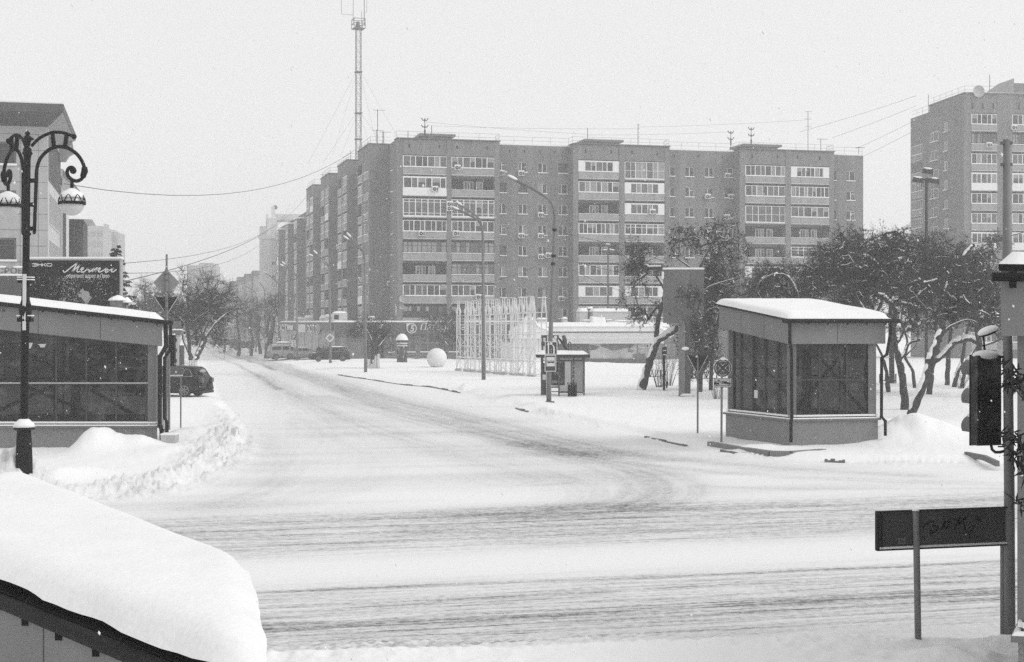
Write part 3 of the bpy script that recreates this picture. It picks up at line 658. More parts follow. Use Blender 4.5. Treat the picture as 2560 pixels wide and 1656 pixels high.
# ---------------------------------------------------------------- buildings farther down the street
def grid_windows(parent, cells, w, h, face='y-', at=0, frame=None, sill=True, mats=None):
    """cells: (u, z) lower-left corners on the wall plane; shared mesh per state"""
    variants = []
    for st in range(4):
        g, f, s = window_parts(w, h, st)
        variants.append([g.mesh('window', [GLASSD, GLASSM, GLASSL]), f.mesh('window_frame', frame or WHITE), s.mesh('snow_sill', SNOW)])
    for (u, z) in cells:
        vsn = variants[rnd.choice([0, 0, 1, 2, 3])]
        wi = bpy.data.objects.new('window', vsn[0]); COL.objects.link(wi); wi.parent = parent
        if face == 'y-': wi.location = (u, at - .155, z)
        elif face == 'x-': wi.location = (at - .155, u + w, z); wi.rotation_euler = (0, 0, R(-90))
        elif face == 'x+': wi.location = (at + .155, u, z); wi.rotation_euler = (0, 0, R(90))
        for k, nm in ((1, 'window_frame'), (2, 'snow_sill')):
            if k == 2 and not sill: continue
            q = bpy.data.objects.new(nm, vsn[k]); COL.objects.link(q); q.parent = wi
rnd = random.Random(3)
# six-storey block just past the wing, with bay windows
LO = wpt(WC, A15, 0, 79.8); LB = thing('apartment_block', 'lower brick block with hanging bay windows just past the street wing', 'building', (LO[0], LO[1], gz0(262)), A15)
zr = 26.1 - gz0(262); m = MB(); m.box(1.6, 13, 0, 52, 0, zr - .9); m.build('wall', BRICK, LB)
rf = MB(); rf.add([(1.3, -.2, zr - .9), (1.3, 52.3, zr - .9), (5, 52.3, zr + .3), (5, -.2, zr + .3), (13, 52.3, zr + .3), (13, -.2, zr + .3), (13, 52.3, zr - .9), (13, -.2, zr - .9)], [(0, 1, 2, 3), (3, 2, 4, 5), (5, 4, 6, 7), (0, 3, 5, 7), (1, 6, 4, 2)]); rf.build('roof', G('roof_snowed', .5, .8, .15, .6), LB)
for px_n, px_f, py in ((742, 728.6, 534), (720, 708.6, 549), (697, 687, 562)):
    a = locy(LO, A15, 0, px_n); b = a + 4.6
    zb_ = zr - 1.9
    MB().box(0, 1.6, a, a + .3, .4, zb_).box(.3, 1.6, a + .3, b, .4, zb_).build('bay_wall', BRICK, LB)
    MB().box(-.15, 1.7, a - .15, b + .15, zb_, zb_ + .25).build('snow_cap', SNOW, LB)
    for k in range(8): loggia(LB, -b, -a - .3, zb_ - .35 - k * 2.85, 'wmwowwsk'[(k + int(px_n)) % 8], 4, .3).rotation_euler = (0, 0, R(-90))
# pale tower with stacked square turrets
def street_box(px0, px1, y, ztop, depth, name, label, mat, ang=A15, cat='building'):
    o = (Xp(px1, y), y); zg = gz0(y) ; T = thing(name, label, cat, (o[0], o[1], zg), ang)
    return T, locx(o, ang, 0, px0), ztop - zg
def cells_for(x0, x1, n, zt, zb, step, w):
    out = []
    z = zt
    while z > zb:
        for i in range(n): out.append((x0 + (x1 - x0) * (i + .5) / n - w / 2, z))
        z -= step
    return out
T, xw, zt = street_box(648, 690, 318, Zp(545, 318), 20, 'apartment_block', 'pale rendered block with turret tops beyond the brick street wing', BRICK2, R(8))
PALE = G('pale_render', .6, .85, .08, .3, streak=.08)
m = MB(); m.box(xw * .52, 0, 0, 14, 0, zt); m.build('wall', PALE, T); m = MB(); m.box(xw, xw * .52, 1.2, 14, 0, zt - 1.8); m.build('wall', PALE, T)
zz = zt - 4.6
for (a, b, yy) in ((xw * .52, 0, 0), (xw, xw * .52 - .06, 1.2)): MB().box(a - .25, b + .05, yy - .3, yy, zz, zz + .9).build('cornice', PALE, T)
MB().box(xw * .30, xw * .08, 2, 5, zt, zt + 2.7).build('chimney', PALE, T); MB().box(xw * .62, xw * .50, 2, 4, zt - 1.8, zt + 1.0).build('chimney', PALE, T); MB().box(xw * .1, xw * .9 * .0 + 7, 6, 14, zt, zt + 1.3).build('roof_hut', PALE, T)
MB().ball((xw * .06, 2.5, zt + 2.5), .5, 10, 6).build('satellite_dish', GREY, T)
MB().box(xw * .5, .1, .2, 13.8, zt, zt + .15).build('roof_snow', SNOW, T)
grid_windows(T, [(xw * .24, zt - 6.4 - k * 3.05) for k in range(7)], 1.1, 1.5, 'y-', 0, PALE); grid_windows(T, [(xw * .78, zt - 7.5 - k * 3.05) for k in range(7)], .8, 1.5, 'y-', 1.2, PALE)
for k in (1, 2, 4, 6): ac(T, xw * .16, 0, zt - 7.2 - k * 3.05)
# right-hand strip of it, running on
# stepped dark brick house with pale bay windows (far street)
T, xw, zt = street_box(576, 652, 352, Zp(677, 352), 16, 'brick_house', 'four storey dark brick house with stepped cornice and pale bay windows, far down the street', BRICK2, R(12))
m = MB(); n = 4
for i in range(n):
    a = xw * (1 - i / n); b = xw * (1 - (i + 1) / n); zz = zt - (n - 1 - i) * .85 * (.9 if i else 1); m.box(a, b - .002, (n - i) * .5, 12, 0, zz - .9); 
    MB().box(a - .15, b, (n - i) * .5 - .25, 12, zz - .9, zz).build('cornice', BRICK, T)
    for k in range(4):
        g, f, s = window_parts(abs(xw) / n * .5, 1.9, k % 4); off = Matrix.Translation((a + abs(xw) / n * .25, (n - i) * .5 - .15, zz - 4.0 - k * 3.3))
        wi = g.xform(off).build('window', [GLASSD, GLASSM, GLASSL], T); f.xform(off).build('window_frame', PALE, wi)
m.build('wall', BRICK2, T)
# far towers half lost in the snow, haze partly painted into their paler wall and glass
TOWER = G('hazed_concrete', .30, .9, .08, .3, streak=.06); TOWG = G('hazed_glass', .21, .3, .3, 1)
def far_tower(px0, px1, py, y, label, extra=()):
    T, xw, zt = street_box(px0, px1, y, Zp(py, y), 14, 'tower_block', label, BRICK2, R(6))
    MB().box(xw, 0, 0, 14, 0, zt).build('wall', TOWER, T)
    for (a, b, p2) in extra:
        xa, xb = xw + (a - px0) / (px1 - px0) * -xw, xw + (b - px0) / (px1 - px0) * -xw
        MB().box(xa, xb, 3, 9, zt, Zp(p2, y) - gz0(y)).build('roof_hut', TOWER, T)
    n = max(3, int(-xw / 3.4)); w = 1.5; st = []
    for k in range(int((zt - 3) / 3)):
        for i in range(n): u = xw + -xw * (i + .5) / n - w / 2; MB().box(u, u + w, -.06, .02, zt - 3 - 3 * k, zt - 1.5 - 3 * k).build('window', TOWG, T)
    MB().box(xw + .1, -.1, .1, 13.9, zt, zt + .12).build('roof_snow', SNOW, T)
far_tower(467, 540, 664, 470, 'tall plain tower almost lost in falling snow at the end of the street', ((495, 530, 657), (512, 540, 659)))
far_tower(208, 258, 566, 420, 'pale hazy tower with antenna posts behind the left office building', ((226, 230, 560), (255, 259, 558)))
far_tower(235, 294, 580, 440, 'broad hazy stepped block beside the spruce on the left', ((262, 282, 574),))
far_tower(700, 742, 690, 520, 'low dim block at the far end of the street behind the lamps')
far_tower(540, 577, 705, 500, 'faint low block standing behind the dark brick house')
# tower on the right
o = (Xp(2410, 203.), 203.); TG = gz0(203); RT = thing('tower_block', 'twelve storey brick tower with white glazed balcony columns at the right edge', 'building', (o[0], o[1], TG), R(7))
ZK = Zp(234, 203) - TG
b1 = [locx(o, R(7), 0, p) for p in (2428, 2493, 2530, 2600)]
m = MB(); m.box(0, b1[0], 0, 1.3, 0, ZK); m.box(b1[1], b1[2], -.05, 1.3, 0, ZK); m.box(b1[0], b1[1], .02, 1.3, ZK - 2.7, ZK); m.box(b1[2], b1[3], .02, 1.3, ZK - 2.7, ZK)
m.box(b1[3], b1[3] + 8, 0, 1.3, 0, ZK); m.box(0, b1[3] + 8, 1.3, 12, 0, ZK)
m.build('wall', BRICK, RT)
for (a, c) in ((b1[0], b1[1]), (b1[2], b1[3])):
    for k in range(12): loggia(RT, a, c, ZK - 2.85 - k * FL, 'wkwpwwpwwwww'[k], 5)
m = MB(); w12 = 19.; m.box(.01, 12, 12, w12, 0, ZK - .9); m.build('wall', BRICK, RT)
MB().box(-.1, b1[3] + 8.1, -.15, 12.1, ZK, ZK + .15).build('roof_edge', GREY, RT)
MB().box(.1, b1[3] + 7.9, .1, 11.9, ZK + .15, ZK + .25).build('roof_snow', SNOW, RT)
m = MB()
for z in (.55, 1.1): m.beam((.2, .2, ZK + z), (b1[3] + 8, .2, ZK + z), .03); m.beam((.2, .2, ZK + z), (.2, 12, ZK + z), .03); m.beam((.2, 12, ZK - .9 + z), (.2, 19, ZK - .9 + z), .03)
for i in range(9): m.beam((.2 + 2.2 * i, .2, ZK), (.2 + 2.2 * i, .2, ZK + 1.1), .03); m.beam((.2, .2 + 2.1 * i, ZK - .9), (.2, .2 + 2.1 * i, ZK + 1.1 - (.9 if i > 5 else 0)), .03)
m.build('roof_railing', STEEL, RT)
rnd = random.Random(8)
LSY = [locy(o, R(7), 0, p) for p in (2349, 2323, 2307, 2278)]
grid_windows(RT, [(locy(o, R(7), 0, 2369), ZK - 4.7 - k * FL) for k in range(11)], 1.0, 1.4, 'x-', 0, None); grid_windows(RT, [(locy(o, R(7), 0, 2346), ZK - 5.6 - k * FL) for k in range(11)], 2.6, 1.5, 'x-', 0, None)
for k in range(11): loggia(RT, -w12 + .4, -LSY[2] , ZK - 5.3 - k * FL, 'wkwwwkwoww' [k % 10], 5, .25).rotation_euler = (0, 0, R(-90))
x = locx(o, R(7), 0, 2444); m = MB(); m.lathe([(.05, 0), (.5, -.1), (.85, -.3), (.8, -.26), (.4, -.06)], 16, (0, 0, 0), 0, 'y'); q = m.build('satellite_dish', G('dish_white', .6), RT); q.location = (x, -.1, ZK + .3)
aerial(RT, locx(o, R(7), 0, 2477), .4, ZK, 2.8, 'wood'); aerial(RT, .3, 13, ZK - .9, 2.8, 'pole')
hx = [locx(o, R(7), 4, p) for p in (2478, 2535)]; MB().hull8([(hx[0], 4, ZK), (hx[1], 4, ZK), (hx[1], 9, ZK), (hx[0], 9, ZK), (hx[0], 4, ZK + .6), (hx[1], 4, ZK + 3), (hx[1], 9, ZK + 3), (hx[0], 9, ZK + .6)]).build('roof_hut', BRICK2, RT); MB().box(hx[1], hx[1] + 8, 4, 9, ZK, ZK + 2.3).build('roof_hut', BRICK, RT)
ac(RT, locx(o, R(7), 0, 2471), -.03, Zp(363, 203) - TG - .3); ac(RT, locx(o, R(7), 0, 2533), -.03, Zp(318, 203) - TG - .3)
for px in (2431, 2457, 2483, 2548): x = locx(o, R(7), 0, px); MB().box(x - .08, x + .08, -.03, .02, ZK - 2.1, ZK - 1.3).build('vent_slot', BLACK, RT)
# ---------------------------------------------------------------- office building on the left with a flared roof canopy
o = (Xp(119, 95.), 95.); OB = thing('office_building', 'pale stone office building with a dark flared roof canopy at the left edge', 'building', (o[0], o[1], 0), A14)
STONE = G('stone_cladding', .38, .7, .08, 1.2, streak=.06)
zf = Zp(318, 95); x0 = locx(o, A14, 0, -260)
Ls = locy(o, A14, 0, 149.5)
wins = [(353, 412), (475, 534), (594, 653)]; wx = [(-240, -150), (-110, -30), (-6, 40.5)]
m = MB(); cur = x0
for (a, b) in wx:
    xa, xb = locx(o, A14, 0, a), locx(o, A14, 0, b); m.box(cur, xa, 0, .4, 0, zf); z = 0
    for (t, bt) in wins[::-1]: m.box(xa, xb, 0, .4, z, Zp(bt, 94)); z = Zp(t, 94)
    m.box(xa, xb, 0, .4, z, zf); cur = xb
m.box(cur, 0, 0, .4, 0, zf)
m.box(x0, -.45, .4, Ls, 0, zf - .02)
m.build('wall', STONE, OB)
MB().box(-.45, 0, .4, Ls, 0, zf - .01).build('side_wall', G('side_wall_sunlit', .55, .6, .06, 1, streak=.05), OB)  # side towards the sun: its brightness put into a paler wall colour
jm = MB()
for z in np.arange(5.2, zf - .3, 1.05): jm.box(x0, 0, -.006, 0.0, z, z + .03)
for px in (50, 72, 95): x = locx(o, A14, 0, px); jm.box(x, x + .03, -.007, 0, 4, zf - .5)
jm.build('panel_joint', GREY, OB)
for (a, b) in wx:
    xa, xb = locx(o, A14, 0, a), locx(o, A14, 0, b)
    for (t, bt) in wins:
        z0, z1 = Zp(bt, 94), Zp(t, 94)
        wi = MB().box(xa, xb, .16, .2, z0, z1).build('window', G('office_glass', .03, .15, .5, .6, spec=.6), OB)
        mf = MB().box(xa, xa + .12, .05, .16, z0, z1).box(xb - .12, xb, .05, .16, z0, z1).box(xa + .12, xb - .12, .05, .16, z1 - .12, z1).box(xa + .12, xb - .12, .05, .16, z0, z0 + .1); mf.build('window_frame', GREY, wi)
        MB().box(xa - .05, xb + .05, -.1, .05, z0 - .02, z0 + .12).build('snow_sill', SNOW, wi)
# side bands
def side_z(py_at_corner): return Zp(py_at_corner, 95)
for (t, b, dark) in ((335, 445, 1), (480, 555, 0), (598, 680, 0)):
    z0, z1 = side_z(b), side_z(t); n = 10 if dark else 12
    f = MB(); f.box(0, .05, .8, Ls - .1, z0 - .06, z0); f.box(0, .05, .8, Ls - .1, z1, z1 + .06)
    for i in range(n + 1): yy = .8 + (Ls - .95) * i / n; f.box(0, .06, yy, yy + .10, z0, z1)
    wi = MB().box(0, .02, .85, Ls - .15, z0, z1).build('window', [G('band_glass', .10, .3, .3, .8, spec=.6)][0], OB); f.build('window_frame', PALE if not dark else GREY, wi)
# canopy: fascia, flaring underside, curved side horn
zc0, zc1 = zf, Zp(263, 94)
ov = locx(o, A14, -1.6, 157)
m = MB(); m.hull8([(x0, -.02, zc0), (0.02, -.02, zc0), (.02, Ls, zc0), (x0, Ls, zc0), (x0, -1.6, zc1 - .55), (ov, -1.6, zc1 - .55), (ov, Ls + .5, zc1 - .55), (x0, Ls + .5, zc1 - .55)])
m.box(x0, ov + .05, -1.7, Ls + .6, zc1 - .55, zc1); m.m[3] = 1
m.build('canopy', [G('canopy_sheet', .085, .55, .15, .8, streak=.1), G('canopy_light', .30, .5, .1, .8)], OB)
# flaring side panel of the canopy hanging past the corner
hp = [(152, 284), (161, 271), (174, 322), (185, 381), (172, 389), (163, 403), (150, 403), (141, 352), (129, 325), (134, 300)]
YH = wpt(o, A14, 0, Ls)[1]
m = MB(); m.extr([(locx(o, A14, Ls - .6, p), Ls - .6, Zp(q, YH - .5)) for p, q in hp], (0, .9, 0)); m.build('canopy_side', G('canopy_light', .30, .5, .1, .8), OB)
MB().box(x0, ov, -1.6, Ls + .5, zc1, zc1 + .1).build('roof_snow', SNOW, OB)
# entrance canopy and shop letters at street level
m = MB(); zs0, zs1 = Zp(760, 94), Zp(692, 94); m.box(x0, locx(o, A14, -2, 64), -2.4, -.02, zs0, zs1); m.build('entrance_canopy', G('canopy_dark', .06, .6, .2, 1, streak=.1), OB)
MB().box(x0, locx(o, A14, -2, 64), -2.4, -.05, zs1, zs1 + .12).build('snow_cap', SNOW, OB)
lt = MB(); cxl = locx(o, A14, -2.2, 25)
text_mb('СРОБ', .62, lt, lambda x, z: (cxl + x * .95, -2.2, zs1 + .14 + z * .85), weight=.02)
for f_ in list(lt.f): pass
lt2 = MB(); n0 = len(lt.v); lt2.add(lt.v, lt.f); lt2.add([(v[0], v[1] + .15, v[2]) for v in lt.v], lt.f); lt2.build('lettering', GREY, OB)
for dx in (-.55, .5): MB().ball((cxl + dx, -2.15, zs1 + .56), .3, 12, 6, (1.2, .4, .28)).build('snow_cap', SNOW, OB)
# taller narrow glazed wing behind
yw = Ls; 
xa, xb = 0.3, locx(o, A14, Ls + 3, 165)
MB().box(-6, .1, Ls, Ls + 22, 0, Zp(465, 107)).build('wall', STONE, OB)
m = MB(); zt = Zp(500, 110); xw2 = locx(o, A14, Ls + 2, 165); m.box(.1, xw2, Ls + 2, Ls + 6, 0, Zp(520, 108)); m.build('wall', PALE, OB)
for i in range(3): MB().box(.14 + i * (xw2 - .1) / 3, .14 + i * (xw2 - .1) / 3 + .05, Ls + 1.93, Ls + 2, 1, Zp(530, 108)).build('rib', GREY, OB)
yy = Ls + 8; xL, xR = locx(o, A14, yy, 166), locx(o, A14, yy, 208); zt = Zp(548, 115)
TD = G('tower_dark', .07, .5, .3, .6)
MB().box(xL, xR, yy, yy + 8, 0, zt).build('wall', TD, OB)
for a, b in ((.08, .42), (.55, .8)):
    for k in range(4):
        MB().box(xL + (xR - xL) * a, xL + (xR - xL) * b, yy - .06, yy + .01, zt - 3.2 - k * 4.2, zt - .5 - k * 4.2).build('window', G('office_glass', .03), OB)
MB().hull8([(xL - .5, yy - .5, zt), (xR + .7, yy - .5, zt), (xR + .7, yy + 8, zt), (xL - .5, yy + 8, zt), (xL, yy + 3, zt + 1.0), (xR - .3, yy + 3, zt + .6), (xR - .3, yy + 5, zt + .6), (xL, yy + 5, zt + 1.0)]).build('roof', SNOW, OB)
yy2 = Ls + 14; xL, xR = locx(o, A14, yy2, 155), locx(o, A14, yy2, 206); zt2 = Zp(488, 122)
MB().box(xL, xR - 1.1, yy2, yy2 + 6, 0, zt2).build('wall', TD, OB)
MB().hull8([(xL, yy2 - .3, zt2), (xR, yy2 - .3, zt2), (xR, yy2 + 6, zt2), (xL, yy2 + 6, zt2), (xL, yy2 + 1, zt2 + 2.2), (xR - 2.4, yy2 + 1, zt2 + 2.2), (xR - 2.4, yy2 + 5, zt2 + 2.2), (xL, yy2 + 5, zt2 + 2.2)]).build('roof', [G('canopy_light', .3)][0], OB)
# ---------------------------------------------------------------- ground-floor shop wrapped round the corner
SO = (Xp(836, 183.5), 183.5); SZ = gz0(184)
SH = thing('shop', 'single storey corner shop with dark sign fascia along the foot of the brick block', 'shop', (SO[0], SO[1], SZ), A14)
zt = 4.4 - SZ; zb = Zp(837, 185) - SZ; ZS = zt
SHW = G('shop_wall', .13, .7, .12, .8, streak=.06); FAS = G('shop_fascia', .075, .5, .15, .7)
e_r = locx(SO, A14, 0, 1150)
wa = locx(SO, A14, 0, 837); 
spans = [(848, 868, 'w'), (870, 874, 'd'), (942, 960, 'd'), (972, 985, 'w'), (1012, 1037, 'w'), (1052, 1106, 'w'), (1122, 1146, 'w')]
m = MB(); cur = 0
for (a, b, k) in spans:
    xa, xb = locx(SO, A14, 0, a), locx(SO, A14, 0, b); m.box(cur, xa, 0, .4, 0, zb)
    if k == 'w': m.box(xa, xb, 0, .4, 0, 1.3)
    cur = xb
m.box(cur, e_r + 10, 0, .4, 0, zb); m.box(.01, e_r + 10, .4, 12, 0, zt - .02)
m.build('wall', SHW, SH)
for (a, b, k) in spans:
    xa, xb = locx(SO, A14, 0, a), locx(SO, A14, 0, b); z0 = 1.3 if k == 'w' else .1
    wi = MB().box(xa, xb, .2, .24, z0, zb).build('window' if k == 'w' else 'door', (GLASSL if a < 900 else GLASSM) if k == 'w' else DARK, SH)
    f = MB(); n = max(2, round((xb - xa) / 1.0))
    for i in range(n + 1): x = xa + (xb - xa) * i / n; f.box(x - .05, x + .05, .12, .2, z0, zb)
    f.box(xa, xb, .11, .2, zb - 1.15, zb - 1.05); f.build('window_frame', STEEL, wi)
    if k == 'w': MB().box(xa - .1, xb + .1, -.12, .1, 1.24, 1.36).build('snow_sill', SNOW, wi)
MB().box(locx(SO, A14, -.3, 838), e_r + 10, -.35, 0, zb, zt).build('fascia', FAS, SH)
MB().box(0, locx(SO, A14, -.3, 837.5), -.3, 0, 0, zt).build('corner_column', G('col_light', .3, .7, .1, 2), SH)
def snowcap(parent, x0, x1, y0, y1, z, t=.22, seed=1):
    """drifted snow lying on a flat top: a domed, uneven blanket"""
    nx, ny = max(6, min(60, int((x1 - x0) / .25))), max(4, min(16, int((y1 - y0) / .25)))
    X_, Y_ = np.meshgrid(np.linspace(0, 1, nx), np.linspace(0, 1, ny))
    ex = np.clip(np.minimum(X_, 1 - X_) * (x1 - x0) / .25, 0, 1); ey = np.clip(np.minimum(Y_, 1 - Y_) * (y1 - y0) / .25, 0, 1)
    Zt = z + t * np.sqrt(1 - (1 - ex) ** 2) * np.sqrt(1 - (1 - ey) ** 2) * (.75 + .5 * fbm(X_ * (x1 - x0) * .8, Y_ * (y1 - y0) * .8, seed, 3))
    V = np.stack([x0 + X_ * (x1 - x0), y0 + Y_ * (y1 - y0), Zt], -1).reshape(-1, 3); ii = np.arange(nx * ny).reshape(ny, nx)
    Fq = np.stack([ii[:-1, :-1], ii[:-1, 1:], ii[1:, 1:], ii[1:, :-1]], -1).reshape(-1, 4)
    return npmesh('snow_cap', V, Fq, SNOW, parent, True)
snowcap(SH, -.1, e_r + 10, -.4, 11, zt, .2, 3)
# sign emblem: a disc with a big figure 5, then the shop's lettering
SIGNW = G('sign_white', .62, .5, .04, 2); INKW = G('sign_white_bright', .8, .5, .02, 2)
def emblem(parent, x, z, r, y, tail=False):
    m = MB(); m.lathe([(r, -.06), (r, .0)], 28, (x, y, z), 0, 'y')
    if tail: m.extr([(x - r, y - .055, z), (x - r, y - .055, z + r), (x, y - .055, z + r)], (0, .05, 0))
    e = m.build('emblem', SIGNW, parent)
    m = MB(); m.lathe([(r * .84, -.075), (r * .84, -.06)], 28, (x, y, z), 0, 'y'); m.build('emblem_disc', FAS, e)
    m = MB(); text_mb('5', r * 1.75, m, lambda a, b: (x + a + r * .04, y - .09, z + b - r * .62), weight=.02 * r, shear=.2); m.build('lettering', SIGNW, e)
x5 = locx(SO, A14, -.35, 1029); emblem(SH, x5, Zp(821, 188) - SZ, .66, -.36, True)
m = MB(); xt = locx(SO, A14, -.35, 1049); text_mb('Пятёрочка', 1.25, m, lambda a, b: (xt + a, -.37, Zp(825, 188) - SZ + b), weight=.01, shear=.25, align='LEFT', sx=.93); m.build('lettering', SIGNW, SH)
emblem(SH, locx(SO, A14, -.35, 954), Zp(820, 186) - SZ, .55, -.36)
# small roof plant on the shop
for (px, py, r_) in ((928, 792, 0), (0, 0, 0)):
    if px: ac(SH, locx(SO, A14, 1.5, px), 1.5, zt + .1)
m = MB(); x = locx(SO, A14, 2, 850); m.box(x - .9, x + .9, 1.6, 3, zt, zt + 1.15); b_ = m.build('roof_unit', G('unit_white', .5, .5, .1, 2), SH); MB().box(x - .8, x - .2, 1.58, 1.6, zt + .35, zt + .95).build('grille', DARK, b_); snowcap(b_, x - .95, x + .95, 1.55, 3.05, zt + 1.15, .25, 4)
# street side of the shop
AS = R(15) 
S2 = thing('shop', 'shop front with white lettering on its fascia along the left street', 'shop', (SO[0], SO[1], SZ), AS)
def sy(px): return locy(SO, AS, 0, px)
yE = sy(700); zb2 = Zp(826, 190) - SZ
m = MB(); m.box(0, 7, .35, yE, 0, zb2 - .001) ; m.build('wall', G('shop_wall_pale', .30, .7, .12, .8, streak=.06), S2)
MB().box(-.35, 7, .36, yE + .1, zb2, zt - .01).build('fascia', G('fascia_mid', .055, .5, .12, .8), S2)
for (pa, pb) in ((808, 815), (782, 797), (764, 780), (748, 762), (724, 744), (704, 720)):
    ya, yb = sy(pb), sy(pa); 
    wi = MB().box(-.05, -.01, min(ya, yb), max(ya, yb), .9, zb2 - .3).build('window', GLASSL, S2); f = MB()
    n = 4; lo, hi = min(ya, yb), max(ya, yb)
    for i in range(n + 1): y_ = lo + (hi - lo) * i / n; f.box(-.1, -.05, y_ - .06, y_ + .06, .9, zb2 - .3)
    f.build('window_frame', PALE, wi)
for k, (px, txt, sz) in enumerate(((783, 'ОСТ', 2.0), (712, 'ОСТ', 2.2))):
    m = MB(); yc = sy(px); hgt = 1.05; text_mb(txt, 1.6, m, lambda a, b: (-.40, yc - a * (2.6 + k * 1.6), zt - 1.45 + b * .92), weight=.03); m.build('lettering', INKW, S2)
for (pa, pb, za, zb_) in ((752, 770, .30, 1.5), (738, 724, .45, 1.2)): MB().box(-.39, -.35, min(sy(pa), sy(pb)), max(sy(pa), sy(pb)), zt - zb_, zt - za).build('sign_panel', SIGNW, S2)
emb = MB(); yc = sy(801); emb.lathe([(.62, -.42), (.62, -.36)], 24, (0, 0, 0), 0, 'x'); q = emb.build('emblem', SIGNW, S2); q.location = (0, yc, zt - .95); q.scale = (1, 3.2, 1)
m = MB(); m.lathe([(.52, -.44), (.52, -.42)], 24, (0, 0, 0), 0, 'x'); m.build('emblem_disc', FAS, q); m = MB(); text_mb('5', 1.0, m, lambda a, b: (-.46, -a, b - .36), weight=.02); m.build('lettering', SIGNW, q)
snowcap(S2, -.45, 7, .2, yE, zt - .01, .22, 9)
for px, s_ in ((755, .7), (793, .6), (806, .75), (735, .5)): 
    yc = sy(px); b_ = MB().box(.5, 1.7, yc, yc + 1.5, zt, zt + s_).build('roof_unit', G('unit_white', .5), S2); snowcap(b_, .45, 1.75, yc - .05, yc + 1.55, zt + s_, .35, px)
# steps and rails at the shop door
m = MB()
for i in range(4): m.box(locx(SO, A14, 0, 935), locx(SO, A14, 0, 968), -1.6 + i * .35, 0, -.2 + i * .18, -.02 + i * .18)
m.build('steps', CONC, SH)
m = MB()
for px in (936, 968, 990, 1014): x = locx(SO, A14, -2, px); m.tube([(x, -1.8, -.3), (x, -1.8, 1.0)], .04, 6)
for z in (.6, 1.0): m.tube([(locx(SO, A14, -2, 968), -1.8, z + .25), (locx(SO, A14, -2, 1100), -1.8, z - .25)], .035, 6)
m.build('handrail', STEEL, SH)

# ---------------------------------------------------------------- low white pavilion with heavy cornices and swept roof corners
VO = (Xp(1300, 163.), 163.); VZ = gz0(163)
WP = thing('pavilion', 'low white pavilion with thick snow covered cornice bands and swept up roof corners', 'building', (VO[0], VO[1], VZ), R(9))
AV = R(9); WW = G('white_render', .74, .7, .05, 1, streak=.05); 
xR_ = locx(VO, AV, 0, 1628); xL_ = locx(VO, AV, 0, 1284)
def vz(py): return Zp(py, 165) - VZ
wz1 = vz(859); wx0 = locx(VO, AV, 0, 1474)
m = MB(); m.box(xL_ + .2, xR_ - .1, .3, 11, 0, wz1 - .01); m.build('wall', WW, WP)
MB().box(wx0 - 4, xR_, .02, .3, 0, vz(897)).build('plinth', G('plinth_dark', .10, .8, .15, 1), WP)
m = MB(); m.box(wx0, xR_ - .25, .15, .28, vz(897), wz1 - .01)
pw = m.build('window', G('frosted_glass', .46, .35, .55, .35), WP)
f = MB(); f.box(wx0 - 4, wx0, .1, .3, vz(897), wz1)
f.build('side_panel', G('plinth_dark', .10), WP)
f = MB()
for px in (1474, 1595, 1626): x = locx(VO, AV, 0, px); f.box(x - .06, x + .06, .05, .3, vz(897), wz1)
f.build('window_frame', STEEL, pw)
# reflections painted on the frosted pane as dark shapes
m = MB()
def poly_on(pts, y=.13): return [(locx(VO, AV, 0, p), y, vz(q)) for p, q in pts]
m.add(poly_on([(1475, 862), (1500, 866), (1495, 872), (1485, 876), (1476, 876)]), [range(5)]); m.add(poly_on([(1500, 860), (1590, 860), (1580, 869), (1560, 871), (1545, 875), (1531, 877), (1518, 871), (1505, 868)]), [range(8)])
m.add(poly_on([(1573, 861), (1580, 862), (1576, 875), (1586, 878), (1580, 882), (1570, 880)]), [range(6)]); m.add(poly_on([(1584, 886), (1596, 884), (1600, 880), (1602, 885), (1612, 884), (1616, 896), (1583, 896)]), [range(7)])
m.build('painted_reflection', G('reflection_grey', .14, .5, .2, 2), pw)
sg = MB().box(locx(VO, AV, 0, 1596), locx(VO, AV, 0, 1624), -.02, .04, vz(870), vz(860)).build('sign', SIGNW, WP)
m = MB(); xs = locx(VO, AV, 0, 1597); text_mb('ТУАЛЕТ', .42, m, lambda a, b: (xs + a, -.03, vz(868.3) + b), align='LEFT', sx=.62, weight=.004); xs2 = locx(VO, AV, 0, 1617.5); m.box(xs2 - .15, xs2 + .1, -.032, -.025, vz(866), vz(865.2)); m.box(xs2 + .0, xs2 + .15, -.032, -.025, vz(868), vz(862)); m.build('lettering', DARK, sg)
# cornice bands, each a bit prouder, snow on each ledge
xa, xb = locx(VO, AV, -1, 1352), locx(VO, AV, -1, 1662)
for (t, b, y, ex) in ((859, 846.5, -.55, 0), (846.5, 833, -.95, .25), (829, 817, -1.25, .5)):
    p = MB(); z0, z1 = vz(b if b > t else t), vz(t if b > t else b)
    z0, z1 = min(z0, z1), max(z0, z1); h_ = z1 - z0
    prof = [(0, 0), (.0, .35), (-.12, .45), (-.12, .62), (-.28, .75), (-.28, 1)]
    pts = [(0, y + a, z0 + c * h_) for a, c in prof] + [(0, 6, z1), (0, 6, z0)]
    p.extr([(xa - ex, q[1], q[2]) for q in pts], (xb - xa + 2 * ex - 1.2 + 1.2, 0, 0)); p.build('cornice', WW, WP)
    snowcap(WP, xa - ex, xb + ex, y - .35, y + .9, z1 + .0, .18 if t != 829 else .5, int(t))
MB().box(xa - .8, xb + .6, -1.5, 10.5, vz(829), vz(817.5)).build('roof_slab', WW, WP)
snowcap(WP, xa - .9, xb + .7, -1.6, 10.5, vz(817.5), .25, 33)
